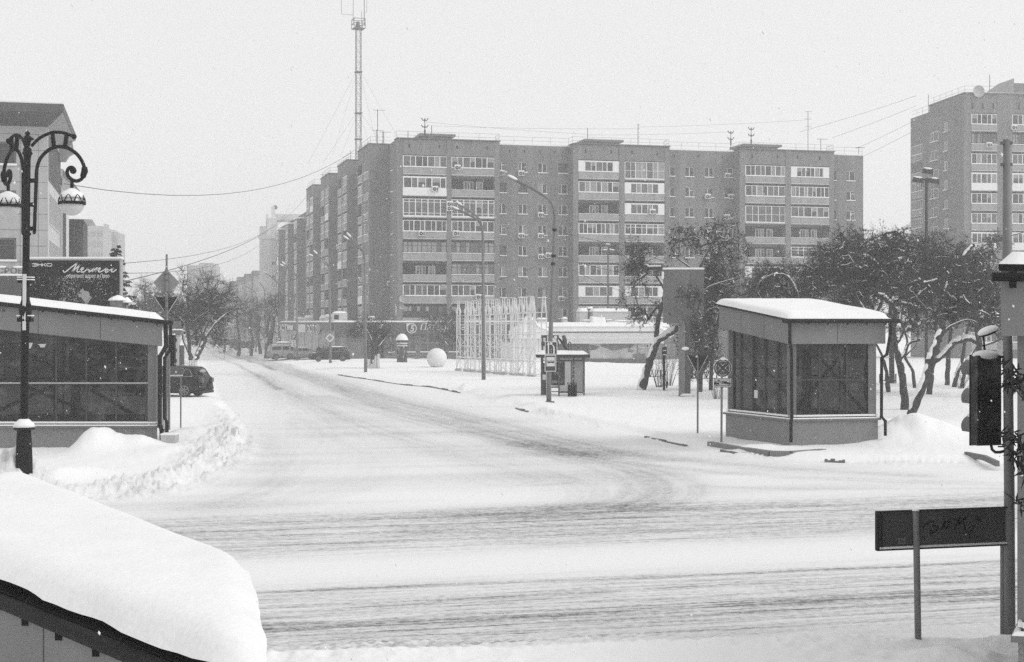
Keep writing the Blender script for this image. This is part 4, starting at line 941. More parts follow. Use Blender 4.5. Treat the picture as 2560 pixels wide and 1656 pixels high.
# swept corners: a saddle-shaped ridge rising inwards and a tip pointing out
def sweep(px_top, py_top, px_mid, py_mid, px_tip, py_tip, yb, w, name='swept_corner', sgn=1):
    A = [(px_top, py_top), ((px_top * .62 + px_mid * .38), py_top + (py_mid - py_top) * .28), ((px_top * .3 + px_mid * .7), py_top + (py_mid - py_top) * .78), (px_mid, py_mid), ((px_mid + px_tip) / 2, (py_mid + py_tip) / 2 - 1), (px_tip, py_tip)]
    up = [(locx(VO, AV, yb, p), vz(q)) for p, q in A]; lowz = vz(836)
    m = MB(); m.extr([(u[0], yb, u[1]) for u in up] + [(up[-1][0] - sgn * .3, yb, min(lowz, up[-1][1] - .15)), (up[0][0], yb, lowz)], (0, w, 0)); q = m.build(name, WW, WP)
    s = MB()
    for (a, b) in zip(up[:-1], up[1:]): s.hull8([(a[0], yb - .12, a[1]), (b[0], yb - .12, b[1]), (b[0], yb + w + .1, b[1]), (a[0], yb + w + .1, a[1]), (a[0], yb + .05, a[1] + .35), (b[0], yb + .05, b[1] + .3), (b[0], yb + w, b[1] + .3), (a[0], yb + w, a[1] + .35)])
    s.build('snow_cap', SNOW, q)
sweep(1326, 797, 1352, 820, 1374, 829, -1.9, 1.2); sweep(1320, 797, 1305, 818, 1284, 829, -1.9, 1.2, sgn=-1)
sweep(1612, 794, 1632, 814, 1650, 818, 2.5, 1.2); sweep(1608, 794, 1598, 806, 1585, 812, 2.5, 1.2, sgn=-1)
sweep(1640, 818, 1668, 828, 1684, 841, -1.7, 1.4)
# left porch: white posts and windows
m = MB(); n = 7; xq0, xq1 = locx(VO, AV, -1, 1287), locx(VO, AV, -1, 1350)
m.box(xq0 - .5, xq1 + .6, -2, 0.3, vz(846), vz(829)); m.build('porch_beam', WW, WP); snowcap(WP, xq0 - .6, xq1 + .7, -2.1, .3, vz(829), .2, 12)
for i in range(n): x = xq0 + (xq1 - xq0) * i / (n - 1); MB().box(x - .22, x + .22, -1.5, -1.1, 0, vz(846)).build('column', WW, WP)
MB().box(xq0, xq1, -.05, .3, .9, vz(848)).build('porch_glazing', GLASSD, WP); MB().box(xq0 - .3, xq1 + .3, -1.8, .2, 0, .55).build('porch_floor', CONC, WP); snowcap(WP, xq0 - .35, xq1 + .35, -1.9, -.1, .55, .22, 14)
# roof plant
UNIT = G('unit_pale', .5, .6, .06, 1.5, streak=.05)
def unit(px0, px1, pyt, pyb, y, d, cap=.3, mat=UNIT, nm='roof_unit'):
    a, b = locx(VO, AV, y, px0), locx(VO, AV, y, px1); q = MB().box(a, b, y, y + d, vz(pyb), vz(pyt)).build(nm, mat, WP, bevel=.05)
    if cap: snowcap(q, a - .08, b + .08, y - .08, y + d + .08, vz(pyt), cap, int(px0))
    return q
unit(1482.5, 1575, 779, 817, 3.5, 3, .38); unit(1449, 1470, 779, 817, 4, 2, .4); q = unit(1470.5, 1483, 771, 817, 5.5, .7, .25, G('flue', .11, .6, .15, 3), 'flue')
unit(1460, 1480, 802, 820, 1.2, 1.5, .15); unit(1517, 1531, 801, 820, 1.0, .8, .12); unit(1571, 1614, 804, 820, .8, 2, .12); unit(1542, 1570, 804, 820, 2, 2, .15); unit(1345, 1368, 799, 808, 4, 1.5, .2); unit(1408, 1419, 797, 808, 3.5, 1, .22); unit(1477, 1517, 812, 820, .7, 1.6, .9)
# ---------------------------------------------------------------- glazed underpass pavilions (three of them, and the edge of a fourth)
GLZ = pane_glass('pavilion_glass', .012, .28, .03, .16)
PLIN = G('granite_plinth', .21, .8, .10, 3, fine=.28); FASC = G('fascia_panel', .185, .6, .06, .7, streak=.06); POST = G('pavilion_post', .16, .6, .1, 3); MUL = G('mullion', .05, .5, .2, 4); PIPE = G('downpipe', .012, .6, .3, 6, spec=.1)
FLR = G('dark_tiles', .06, .5, .3, 2)
def along(a, b, t): return (a[0] + (b[0] - a[0]) * t, a[1] + (b[1] - a[1]) * t)
def pavilion(name_label, P, zg, zpl, fb, ft, mull, roofsnow, brace=(), gutter=(), over=.28, plinth_on=True, postw=.27, rim=.45, midsnow=True, gdz=0, gr=.07):
    """P: four plan corners, counter-clockwise seen from above starting at the near-left... fb/ft: fascia bottom / top at each corner"""
    c = (sum(p[0] for p in P) / 4, sum(p[1] for p in P) / 4)
    T = thing('pavilion', name_label, 'pavilion', (c[0], c[1], 0))
    L_ = [(p[0] - c[0], p[1] - c[1]) for p in P]; n = len(L_)
    def off(d):         # outline pushed outward
        out = []
        for i in range(n):
            a, b, d2 = Vector(L_[i - 1]), Vector(L_[i]), Vector(L_[(i + 1) % n])
            n1 = Vector(((b - a).y, -(b - a).x)).normalized(); n2 = Vector(((d2 - b).y, -(d2 - b).x)).normalized()
            k = n1 + n2; out.append(tuple(b + k * (d / max(.3, 1 + n1.dot(n2)))))
        return out
    zl = zg - .6
    if plinth_on:
        m = MB(); m.prism(off(.0), zl, zpl); m.build('plinth', PLIN, T); m = MB(); m.prism(off(.07), zpl, zpl + .07); m.build('sill_ledge', POST, T)
        snl = MB(); o1, o2 = off(.06), off(-.02)
        for i in range(n): j = (i + 1) % n; snl.hull8([(*o1[i], zpl + .07), (*o1[j], zpl + .07), (*o2[j], zpl + .07), (*o2[i], zpl + .07), (*along(o1[i], o2[i], .3), zpl + .10), (*along(o1[j], o2[j], .3), zpl + .10), (*o2[j], zpl + .11), (*o2[i], zpl + .11)])
        snl.build('snow_ledge', SNOW, T)
    z0 = zpl + .07
    for i in range(n):
        m = MB(); h = postw; q = off(-.012 - h * .5)[i]
        m.prism([(q[0] - h * .5, q[1] - h * .5), (q[0] + h * .5, q[1] - h * .5), (q[0] + h * .5, q[1] + h * .5), (q[0] - h * .5, q[1] + h * .5)], z0, fb[i] + .15); m.build('corner_post', POST, T)
    for i in range(n):
        j = (i + 1) % n; a, b = off(-.12)[i], off(-.12)[j]; k = mull[i]
        g = MB(); g.quad((*a, z0), (*b, z0), (*b, fb[j] + .1), (*a, fb[i] + .1)); gl = g.build('glazing', GLZ, T)
        f = MB(); a, b = off(-.09)[i], off(-.09)[j]; zm = z0 + (min(fb[i], fb[j]) - z0) * .52
        if len(k) > 0:
            for t in k: q = along(a, b, t); f.beam((*q, z0), (*q, fb[i] + (fb[j] - fb[i]) * t + .05), .04, .06)
            f.beam((*a, zm), (*b, zm), .045, .05); f.beam((*a, z0 + .04), (*b, z0 + .04), .05, .08)
            f.build('mullion', MUL, gl)
            s = MB(); s.beam((*off(-.04)[i], z0 + .105), (*off(-.04)[j], z0 + .105), .10, .06); (s.beam((*off(-.05)[i], zm + .04), (*off(-.05)[j], zm + .04), .06, .02) if midsnow else None); s.build('snow_ledge', SNOW, gl)
        for (t1, za, t2, zb_) in brace[i] if i < len(brace) else ():
            ia, ib = off(-.22)[i], off(-.22)[j]; mm = MB(); mm.beam((*along(ia, ib, t1), za), (*along(ia, ib, t2), zb_), .11, .11); mm.build('brace', MUL, T)
    m = MB(); m.prism(off(-.14), z0 - .05, z0 - .01); m.build('inner_floor', FLR, T)
    # fascia ring
    fo, fi = off(.16), off(-.15)
    for i in range(n):
        j = (i + 1) % n; f = MB()
        f.hull8([(*fo[i], fb[i]), (*fo[j], fb[j]), (*fi[j], fb[j]), (*fi[i], fb[i]), (*fo[i], ft[i]), (*fo[j], ft[j]), (*fi[j], ft[j]), (*fi[i], ft[i])]); q = f.build('fascia', FASC, T)
        jn = MB(); nn = max(1, int(math.dist(fo[i], fo[j]) / 2.2)); d = (Vector(fo[j]) - Vector(fo[i])).normalized(); nrm = Vector((d.y, -d.x)) * .004
        for t in range(1, nn + 1):
            p = Vector(along(fo[i], fo[j], t / (nn + 1))) + nrm; za = fb[i] + (fb[j] - fb[i]) * t / (nn + 1); zb2 = ft[i] + (ft[j] - ft[i]) * t / (nn + 1)
            jn.quad((p.x, p.y, za + .01), (p.x + d.x * .02, p.y + d.y * .02, za + .01), (p.x + d.x * .02, p.y + d.y * .02, zb2 - .02), (p.x, p.y, zb2 - .02))
        jn.build('joint', MUL, q)
    m = MB(); m.prism(off(-.14), [z - .02 for z in fb], [z + .02 for z in fb]); m.build('ceiling', FLR, T)
    ro = off(over); m = MB(); m.prism(ro, [z + .0 for z in ft], [z + .07 for z in ft]); m.build('roof', PIPE, T)
    # snow blanket: a sagging, overhanging drift with a rounded rim
    N1, N2 = 44, 22; so = off(over + .02)
    tt = np.linspace(0, 1, N1); ss = np.linspace(0, 1, N2); TT, S2_ = np.meshgrid(tt, ss)
    A, B, C_, D_ = [np.array((*so[i], ft[i] + .07)) for i in range(4)]
    base = (A[None, None] * ((1 - TT) * (1 - S2_))[..., None] + B * (TT * (1 - S2_))[..., None] + C_ * (TT * S2_)[..., None] + D_ * ((1 - TT) * S2_)[..., None])
    w1, w2 = math.dist(so[0], so[1]), math.dist(so[0], so[3])
    ex = np.clip(np.minimum(TT, 1 - TT) * w1 / rim, 0, 1); ey = np.clip(np.minimum(S2_, 1 - S2_) * w2 / rim, 0, 1)
    t_ = roofsnow * (1 - (1 - ex) ** 3.0) ** .6 * (1 - (1 - ey) ** 3.0) ** .6 * ((.8 if rim < .9 else .93) + (.4 if rim < .9 else .14) * fbm(TT * w1 * .55, S2_ * w2 * .55, int(w1 * 10), 3))
    jx = .07 * (fbm(TT * w1 * 1.2, S2_ * w2 * 1.2, 8, 3) - .5) * ((ex < .3) | (ey < .3))
    if rim > .5: t_ = np.maximum(t_, .05 + .06 * vn(TT * w1 * 2, S2_ * w2 * 2, 3))
    V = base.copy(); V[..., 2] += t_; V[..., 0] += jx; V[..., 1] += jx
    ii = np.arange(N1 * N2).reshape(N2, N1); Fq = np.stack([ii[:-1, :-1], ii[:-1, 1:], ii[1:, 1:], ii[1:, :-1]], -1).reshape(-1, 4)
    npmesh('roof_snow', V.reshape(-1, 3), Fq, SNOW, T, True)
    for (i, t0, t1) in gutter:     # gutter along edge i with hooks
        j = (i + 1) % n; g0, g1 = off(over + .06)[i], off(over + .06)[j]; m = MB(); p, q = along(g0, g1, t0), along(g0, g1, t1); za, zb2 = ft[i] + (ft[j] - ft[i]) * t0 - .01 - gdz, ft[i] + (ft[j] - ft[i]) * t1 - .01 - gdz
        m.tube([(*p, za), (*q, zb2)], gr, 8); m.build('gutter', PIPE, T)
        k = int(math.dist(p, q) / .8)
        for h in range(k + 1): r_ = along(p, q, (h + .3) / (k + 1)); MB().beam((*r_, za + (zb2 - za) * (h + .3) / (k + 1) - .12), (*r_, za + (zb2 - za) * (h + .3) / (k + 1) + .06), .03, .07).build('gutter_hook', PIPE, T)
    return T, c
def downpipe(T, c, pts, r=.055):
    m = MB(); m.tube([(p[0] - c[0], p[1] - c[1], p[2]) for p in pts], r, 8)
    for p in pts[1:-1]: m.ball((p[0] - c[0], p[1] - c[1], p[2]), r * 1.15, 8, 6)
    return m.build('downpipe', PIPE, T, smooth=True)
# right-hand pavilion
A_ = (9.46, 49.0); B_ = (12.62, 49.65); D2 = (7.83, 52.75); C2 = (10.99, 53.4)
T, c = pavilion('grey glazed pavilion with a thick snow slab roof, standing by the road on the right', [A_, B_, C2, D2], .15, 1.03, [3.66, 3.66, 4.2, 4.2], [4.45, 4.45, 5.03, 5.03],
    [(.34, .67), (.5,), (.34, .67), (.2, .4, .6, .8)], .22, midsnow=False, brace=[((.0, 1.3, .72, 3.5), (.40, 3.1, .98, 1.2)), (), ((.1, 1.3, .9, 3.6),), ((.3, 1.2, .9, 2.3),)], gutter=[(0, -.03, 1.05)])
n1 = Vector((A_[0] - C2[0], A_[1] - C2[1])).normalized()
downpipe(T, c, [(9.40, 48.72, 4.40), (9.40, 48.72, 3.72), (9.48, 48.86, 3.45), (9.50, 48.88, 1.2), (9.44, 48.72, .98), (9.44, 48.72, .45), (9.42, 48.6, .38)])
downpipe(T, c, [(12.98, 49.3, 4.40), (12.98, 49.35, 4.1), (12.9, 49.55, 3.3), (12.72, 49.55, 3.15), (12.72, 49.58, 1.15), (12.82, 49.45, 1.0), (12.82, 49.45, .5)])
# notices on its glass
d_ = Vector((A_[0] - D2[0], A_[1] - D2[1])).normalized(); nn_ = Vector((-d_.y, d_.x)) * -1
q = Vector(along(D2, A_, .46)); q2 = Vector(along(D2, A_, .515)); nv = Vector((d_.y, -d_.x)); nv = nv if nv.y < 0 else -nv
MB().add([(q.x + nv.x * .0 - c[0], q.y + nv.y * .0 - c[1], 1.72), (q2.x - c[0], q2.y - c[1], 1.72), (q2.x - c[0], q2.y - c[1], 2.0), (q.x - c[0], q.y - c[1], 2.0)], [(0, 1, 2, 3)]).build('notice', SIGNW, T)
# left-hand pavilion: long front facing us, roof rising to the left
xr, yf = -11.9, 48.3; xl = -24.
def zz(x, a, b): return a + (b - a) * (xr - x) / (xr - Xp(0, yf))
P = [(xl, yf), (xr, yf), (xr - .98, yf + 3.9), (xl, yf + 3.9)]
fbL = [zz(xl, 3.6, 4.16), 3.6, 3.64, zz(xl, 3.6, 4.16)]; ftL = [zz(xl, 4.41, 5.02), 4.41, 4.46, zz(xl, 4.41, 5.02)]
fr = [(xr - xl - (xr - Xp(p, yf))) / (xr - xl) for p in (-150, -60, 55, 143, 220, 296, 372)]
T, c = pavilion('long glazed pavilion with a sloping snowy roof behind the ornate street lamp', P, 0, .86, fbL, ftL, [fr, (.5,), (.3, .6), (.5,)], .2,
    brace=[((.62, 3.5, .98, 1.1), (.5, 1.1, .98, 3.7)), (), ((.2, 1.1, .8, 3.8), (.6, 1.1, .95, 3.6)), ()], gutter=[(0, 0, 1.02)], over=.2)
downpipe(T, c, [(xr + .30, yf - .1, 4.35), (xr + .32, yf - .1, 3.6), (xr + .12, yf - .12, 3.25), (xr + .12, yf - .14, .95), (xr + .2, yf - .2, .8), (xr + .2, yf - .2, .0)], .075)
downpipe(T, c, [(xr + .46, yf - .05, 4.3), (xr + .46, yf - .05, 3.5), (xr + .26, yf - .05, 3.2), (xr + .26, yf - .08, 1.2), (xr + .36, yf - .12, 1.05), (xr + .36, yf - .12, .3)], .055)
# inside: a second glazed wall, a table edge, lit wall lamps
m = MB(); m.beam((Xp(12, 50) - c[0], 1.6, 2.35), (Xp(150, 50) - c[0], 1.6, 2.35), .12, .12); m.beam((Xp(95, 50) - c[0], 1.6, .95), (Xp(95, 50) - c[0], 1.6, 4.0), .1, .1); m.beam((Xp(140, 50) - c[0], 1.7, .95), (Xp(140, 50) - c[0], 1.7, 4.0), .1, .1); m.beam((Xp(0, 50) - c[0], 1.6, 1.0), (Xp(140, 50) - c[0], 1.6, 1.0), .1, .12); m.build('inner_frame', MUL, T)
EM = bpy.data.materials.new('lamp_glow'); EM.use_nodes = True; EM.node_tree.nodes['Principled BSDF'].inputs['Emission Color'].default_value = (1, 1, 1, 1); EM.node_tree.nodes['Principled BSDF'].inputs['Emission Strength'].default_value = 1.6
for px, s_ in ((42, 1.), (80, .6)):
    x = Xp(px, 50.2) - c[0]; z = Zp(866, 50.2); l = MB(); l.hull8([(x - .08 * s_, 1.0, z - .1 * s_), (x + .08 * s_, 1.0, z - .1 * s_), (x + .08 * s_, 1.15, z - .1 * s_), (x - .08 * s_, 1.15, z - .1 * s_), (x - .15 * s_, .93, z + .1 * s_), (x + .15 * s_, .93, z + .1 * s_), (x + .15 * s_, 1.2, z + .1 * s_), (x - .15 * s_, 1.2, z + .1 * s_)]); q = l.build('wall_lamp', EM, T)
# roof vents behind its snow
for (px, py, w, cap) in ((296, 752, .24, .36), (318, 757, .05, .2)):
    y = yf + 3.4; x = Xp(px, y); v = MB()
    if w > .1: v.box(x - w - c[0], x + w * .75 - c[0], 1.2, 1.6, 4.4, Zp(py, y)); 
    else: v.tube([(x - c[0], 1.4, 4.4), (x - c[0], 1.4, Zp(py + 6, y))], w, 8)
    q = v.build('roof_vent', FASC if w > .1 else STEEL, T); MB().lathe([(cap, 0), (cap * .9, .05), (cap * .5, .14), (.02, .2)], 14, (x - c[0], 1.4, Zp(py, y))).build('snow_cap', SNOW, q, smooth=True)
MB().box(Xp(-4, yf) - c[0], Xp(16, yf) - c[0], -2.16, -2.11, Zp(778, yf), Zp(780, yf) + .07).build('fascia_slot', MUL, T)
# service box by its corner
# near roof at the lower left: its low eave and gutter run away to the left
ze = 2.0
def pz(px, py, z): y = (H - z) * F / (py - HY); return (Xp(px, y), y)
e1, e2 = pz(527, 1662, ze), pz(-330, 1318, ze)
dv = Vector((e2[0] - e1[0], e2[1] - e1[1])).normalized(); nv = Vector((dv.y, -dv.x)); nv = nv if nv.y > 0 else -nv
e1 = (e1[0] - dv.x * .75, e1[1] - dv.y * .75)
f1 = pz(588, 1448, ze + .08); d3 = Vector((-.58, 1)).normalized(); f2 = (f1[0] + d3.x * 9.5, f1[1] + d3.y * 9.5)
f1 = (f1[0], f1[1]); 
P = [(e2[0], e2[1]), (e1[0], e1[1]), f1, f2]
for i in range(4): pass
T, c = pavilion('low pavilion, lower left corner, its roof deep in snow above a black gutter', P, -.2, -.4, [ze - .95] * 4, [ze - .12, ze - .12, ze - .02, ze - .02], [(.3, .6), (.5,), (.3, .6), (.5,)], .27, gutter=[(0, 0, 1.0)], over=.12, rim=1.0)
# edge of another pavilion at the right
yq = 15.6; xq = Xp(2512, yq)
P = [(xq, yq), (xq + 6, yq + 1.5), (xq + 5, yq + 5), (xq + .35, yq + 3.9)]
fbq = [4.25] * 4; ftq = [4.96, 4.84, 4.86, 4.98]
T, c = pavilion('corner of a grey pavilion with a snowy gutter at the right edge', [(xq + .18, yq + .1), (xq + 6, yq - .9), (xq + 7, yq + 3), (xq + 1.9, yq + 3.9)], 0, .92, fbq, ftq, [(.5,), (.5,), (.5,), (.5,)], .15, gutter=[(0, .0, 1.0)], over=.18, rim=.10, gdz=.06, gr=.048)
# ---------------------------------------------------------------- near street furniture
IRON = BLACK
# ornate twin lamp in front of the left pavilion
y0 = 35.0; b0 = (Xp(60, y0), y0); zb0 = Zp(1192, y0)
def lz(py): return Zp(py, y0) - zb0
def lx(px): return Xp(px, y0) - b0[0]
LP = thing('street_lamp', 'ornate black cast iron street lamp with scrolled arms and two snow topped globes', 'street lamp', (b0[0], b0[1], zb0))
m = MB(); m.lathe([(.22, -.6), (.21, lz(1150)), (.185, lz(1095)), (.17, lz(1076)), (.26, lz(1074)), (.26, lz(1068)), (.17, lz(1064)), (.12, lz(1050))], 8); m.build('pedestal', IRON, LP)
MB().lathe([(.27, lz(1068)), (.24, lz(1060)), (.14, lz(1050)), (.08, lz(1046))], 12).build('snow_cap', SNOW, LP, smooth=True)
m = MB(); dxp = lx(69)
def pole_x(py): return dxp * (1060 - py) / (1060 - 330)
ring = [(1060, .10), (900, .095), (805, .10), (803, .15), (795, .14), (770, .16), (750, .10), (700, .085), (590, .085), (585, .12), (580, .085), (400, .08), (388, .10), (384, .13), (378, .10), (372, .10), (368, .05), (352, .09), (348, .17), (343, .10), (338, .04), (333, .07), (328, .0)]
vs = []
m.tube([(pole_x(p), 0, lz(p)) for p, r in ring], [max(r, .004) for p, r in ring], 12); m.build('pole', IRON, LP, smooth=True)
def arm(flip, tilt):
    """one scrolled arm with its globe; flip mirrors it across the pole, tilt swings it round"""
    A = Matrix.Rotation(tilt, 4, 'Z') @ Matrix.Scale(flip, 4, (1, 0, 0))
    def P(px, py): v = A @ Vector((lx(px) - lx(70), 0, 0)); return (v.x + pole_x(py), v.y, lz(py))
    up = smooth_path([(80, 366), (95, 350), (110, 340), (130, 332), (148, 331), (165, 334), (186, 342)], 4)
    lo = smooth_path([(93, 450), (94, 425), (100, 402), (113, 384), (131, 371), (150, 367), (172, 371), (193, 385), (206, 402), (213, 420), (213, 435), (207, 447), (195, 453), (183, 450), (173, 441), (170, 430), (174, 421), (182, 419), (188, 424), (186, 430)], 4)
    a = MB(); a.tube([P(*p) for p in up], .04, 8); a.ball(P(186, 342), .07, 10, 6); a.tube([P(*p) for p in lo], .045, 8); a.ball(P(185, 427), .085, 10, 8)
    a.tube([P(213, 418), P(214, 428), P(209, 444)], [.07, .085, .07], 8)
    a.tube([P(93, 450), P(90, 582), P(88, 586)], [.045, .045, .02], 8)
    for p, q in (((132, 332), (137, 370)), ((168, 336), (164, 369))): a.beam(P(*p), P(*q), .13, .07)
    for py in (452, 512, 572): a.beam(P(76, py), P(92, py), .08, .10)
    return a, P
for flip, tilt, nm in ((1, 0, 0), (-1, R(-48), 1)):
    a, P = arm(flip, tilt); ao = a.build('scroll_arm', IRON, LP, smooth=True)
    cx_, cy_, cz_ = P(183, 512); rg = .30
    g = MB(); g.tube([(cx_, cy_, lz(450)), (cx_, cy_, lz(476)), (cx_, cy_, lz(486))], [.04, .045, .09], 10); g.lathe([(rg + .03, .0), (rg + .03, .07), (rg, .07), (rg, 0)], 24, (cx_, cy_, cz_ - .0))
    for k in range(8):
        t = math.pi * 2 * k / 8; pts = []
        for s_ in range(7): u = t + (s_ / 6 - .5) * .62; h_ = math.sin(s_ / 6 * math.pi) * .17; rr = rg * math.cos(math.asin(min(.9, h_ / .3))) + .015; pts.append((cx_ + rr * math.cos(u), cy_ + rr * math.sin(u), cz_ + .06 + h_))
        g.tube(pts, .014, 5)
    go = g.build('globe_holder', IRON, ao)
    MB().ball((cx_, cy_, cz_ + .02), rg - .01, 24, 16, (1, 1, 1)).build('globe', G('opal_glass', .55, .25, .03, 2, spec=.5), ao, smooth=True)
    sp = [(rg * .99, .16), (rg * .93, .22), (rg * .75, .30), (rg * .4, .365), (.05, .40)] if nm == 0 else [(rg * 1.0, .10), (rg * 1.0, .17), (rg * .9, .26), (rg * .6, .34), (.05, .40)]
    MB().lathe(sp, 20, (cx_, cy_, cz_)).build('snow_cap', SNOW, ao, smooth=True)
# the strapped board and clamps on its pole
for py in (703, 800): MB().box(pole_x(py) - .17, pole_x(py) + .17, -.10, .12, lz(py) - .05, lz(py) + .05).build('clamp', IRON, LP)
for py in (700, 706, 796): MB().box(pole_x(py) - .18, pole_x(py) + .18, -.11, .12, lz(py) + .05, lz(py) + .075).build('snow_cap', SNOW, LP)
MB().hull8([(pole_x(825) - .02, -.14, lz(826)), (pole_x(825) + .05, -.14, lz(826)), (pole_x(825) + .05, -.1, lz(826)), (pole_x(825) - .02, -.1, lz(826)), (pole_x(690) - .03, -.14, lz(686)), (pole_x(690) + .05, -.14, lz(686)), (pole_x(690) + .05, -.1, lz(686)), (pole_x(690) - .03, -.1, lz(686))]).build('light_strip', PALE, LP)

# billboard behind the left pavilion
y1 = 62.; bx0, bx1 = Xp(68, y1), Xp(303, y1); bz0, bz1 = Zp(800, y1), Zp(648, y1)
BB = thing('billboard', 'dark printed billboard with white script lettering and a man in profile, behind the left pavilion', 'billboard', ((bx0 + bx1) / 2, y1, 0))
hx_ = (bx1 - bx0) / 2
MB().box(-hx_, hx_, 0, .3, bz0, bz1).build('frame', G('frame_silver', .38, .4, .1, 3, spec=.5), BB)
def bbp(px, py, d=-.012): return (Xp(px, y1) - (bx0 + bx1) / 2, d, Zp(py, y1))
PRN = G('print_dark', .016, .6, .9, 1.6, fine=.5, spec=.12)
pn = MB().add([bbp(71, 798), bbp(299, 798), bbp(299, 652), bbp(71, 651)], [(0, 1, 2, 3)]).build('printed_panel', PRN, BB)
# the print: foliage speckle, the man, the words
m = MB(); rs = random.Random(4)
for i in range(1500):
    x = rs.gauss(195, 42); y = rs.uniform(690, 798); 
    if not 80 < x < 296 or (200 < x < 238 and y > 708): continue
    s_ = rs.uniform(.5, 1.9); a = rs.uniform(0, 6)
    m.add([bbp(x + s_ * math.cos(a + k * 2.1), y + s_ * math.sin(a + k * 2.1), -.016) for k in range(3)], [(0, 1, 2)], rs.choice([0, 0, 1, 2]))
m.build('print_foliage', [G('print_grey', .12, .6), G('print_mid', .28, .6), G('print_light', .55, .6)], pn)
def flat(pts, d): return [bbp(p, q, d) for p, q in pts]
def blob(nm, pts, mat, d): sp = smooth_path(pts + [pts[0]], 5)[:-1]; MB().add(flat(sp, d), [range(len(sp))]).build(nm, mat, pn)
blob('print_face', [(200, 722), (207, 720), (212, 725), (222, 730), (228, 742), (222, 748), (216, 757), (211, 762), (205, 755), (199, 745), (196, 738), (199, 732)], G('print_skin', .33, .5, .1, 8), -.020)
blob('print_hair', [(197, 731), (198, 719), (207, 711), (219, 713), (228, 722), (230, 738), (226, 742), (222, 730), (211, 727), (207, 722)], G('print_black', .012, .5), -.024)
blob('print_neck', [(214, 756), (224, 744), (231, 742), (226, 750), (217, 764), (213, 767), (211, 762)], G('print_skin2', .27, .5, .1, 8), -.021)
blob('print_beard', [(197, 744), (203, 744), (209, 752), (213, 757), (209, 761), (203, 757), (198, 750)], G('print_beard', .05, .5, .2, 20), -.0245)
blob('print_jacket', [(208, 792), (213, 776), (226, 752), (233, 744), (242, 752), (262, 766), (272, 797), (240, 797)], G('print_cloth', .016, .5), -.0225)
MB().add(flat([(198, 731), (205, 733), (205, 735), (199, 734)], -.026), [(0, 1, 2, 3)]).build('print_brow', G('print_black', .012), pn)
MB().add(flat([(155, 760), (159, 746), (165, 755), (167, 762)], -.02), [(0, 1, 2, 3)]).build('print_hand', G('print_skin2', .27), pn)
INK = G('ink_white', .7, .5, .02, 2)
def stroke(mb, pts, w, d, n=5):
    P = [Vector(bbp(p, q, d)) for p, q in (smooth_path(pts, n) if n else pts)]; h = w / 2
    L = []
    for i, p in enumerate(P):
        t = (P[min(i + 1, len(P) - 1)] - P[max(i - 1, 0)]).normalized(); nn = Vector((-t.z, 0, t.x)); L.append((p + nn * h, p - nn * h))
    for (a, b), (c_, d_) in zip(L[:-1], L[1:]): mb.add([a, b, d_, c_], [(0, 1, 2, 3)])
m = MB(); sc = lambda L: [(x * 330 / 2381, 640 + y * 160 / 1154) for x, y in L]
for st in ([(1140, 260), (1160, 295), (1200, 280), (1290, 205), (1395, 130)], [(1395, 130), (1350, 215), (1295, 295)], [(1295, 295), (1380, 220), (1445, 160)], [(1445, 160), (1410, 225), (1390, 275), (1410, 292), (1450, 275), (1500, 240), (1510, 222), (1480, 220), (1455, 260), (1470, 292), (1520, 285), (1560, 255), (1590, 225), (1580, 250), (1620, 250), (1650, 230)], [(1650, 225), (1600, 290), (1650, 270), (1700, 225), (1670, 292)], [(1680, 280), (1740, 225), (1765, 225), (1720, 290)], [(1725, 285), (1790, 225), (1815, 225), (1780, 275), (1800, 292), (1870, 260), (1940, 215)], [(1940, 215), (1900, 285), (1930, 295), (1960, 270), (1945, 250), (1915, 265)], [(1955, 270), (2030, 235), (2050, 220), (2010, 280), (2040, 290), (2080, 265), (2105, 242)]):
    stroke(m, sc(st), .045, -.022)
for st in ([(580, 145), (620, 138), (660, 138), (675, 150), (675, 178), (660, 188), (585, 186)], [(615, 162), (670, 162)], [(690, 138), (690, 188)], [(690, 165), (720, 160), (750, 165)], [(752, 138), (752, 188)], [(765, 138), (765, 188)], [(830, 138), (790, 160), (770, 162)], [(785, 162), (832, 188)], [(850, 140), (925, 140), (937, 150), (937, 176), (925, 186), (860, 186), (848, 176), (848, 150), (856, 140)]): stroke(m, sc(st), .03, -.022, 0)
x_, _, z_ = bbp(165.8, 694.5); text_mb('обретают адрес в Прео', .222, m, lambda a, b: (x_ + a, -.022, z_ + b), align='LEFT', shear=.1, weight=.002, sx=.73)
m.build('lettering', INK, pn)
MB().box(-hx_ - .02, hx_ + .02, -.04, .34, bz1, bz1 + .09).build('snow_cap', SNOW, BB, bevel=.03)
m = MB(); m.tube([(0, .2, -.3), (0, .2, bz0)], .22, 10); m.build('post', GREY, BB)

# road sign post seen from behind by the left pavilion
y2 = 54.; zg = gh(Xp(415, y2), y2)
SP = thing('road_sign', 'tall sign post with a diamond plate above a triangle, both seen from behind', 'road sign', (Xp(414.5, y2), y2, zg))
PST = G('post_grey', .17, .6, .15, 4, streak=.1); BACK = G('sign_back', .20, .5, .12, 2, spec=.4)
def rz(py, y=y2): return Zp(py, y) - zg
m = MB(); m.tube([(0, 0, -.3), (0.03, 0, rz(760)), (.03, 0, rz(672))], .058, 10); m.tube([(.03, 0, rz(672)), (.035, 0, rz(636))], .04, 8); m.build('post', PST, SP, smooth=True)
s_ = .5
MB().extr([(-.5, .07, rz(707)), (0, .07, rz(672.5)), (.5, .07, rz(707)), (0, .07, rz(742))], (0, .02, 0)).build('sign_plate', G('sign_back_light', .24, .5, .1, 2), SP)
MB().extr([(-.44, .07, rz(743)), (.44, .07, rz(743)), (.02, .07, rz(787))], (0, .02, 0)).build('sign_plate', G('sign_back_dark', .035, .6, .15, 2, spec=.1), SP)
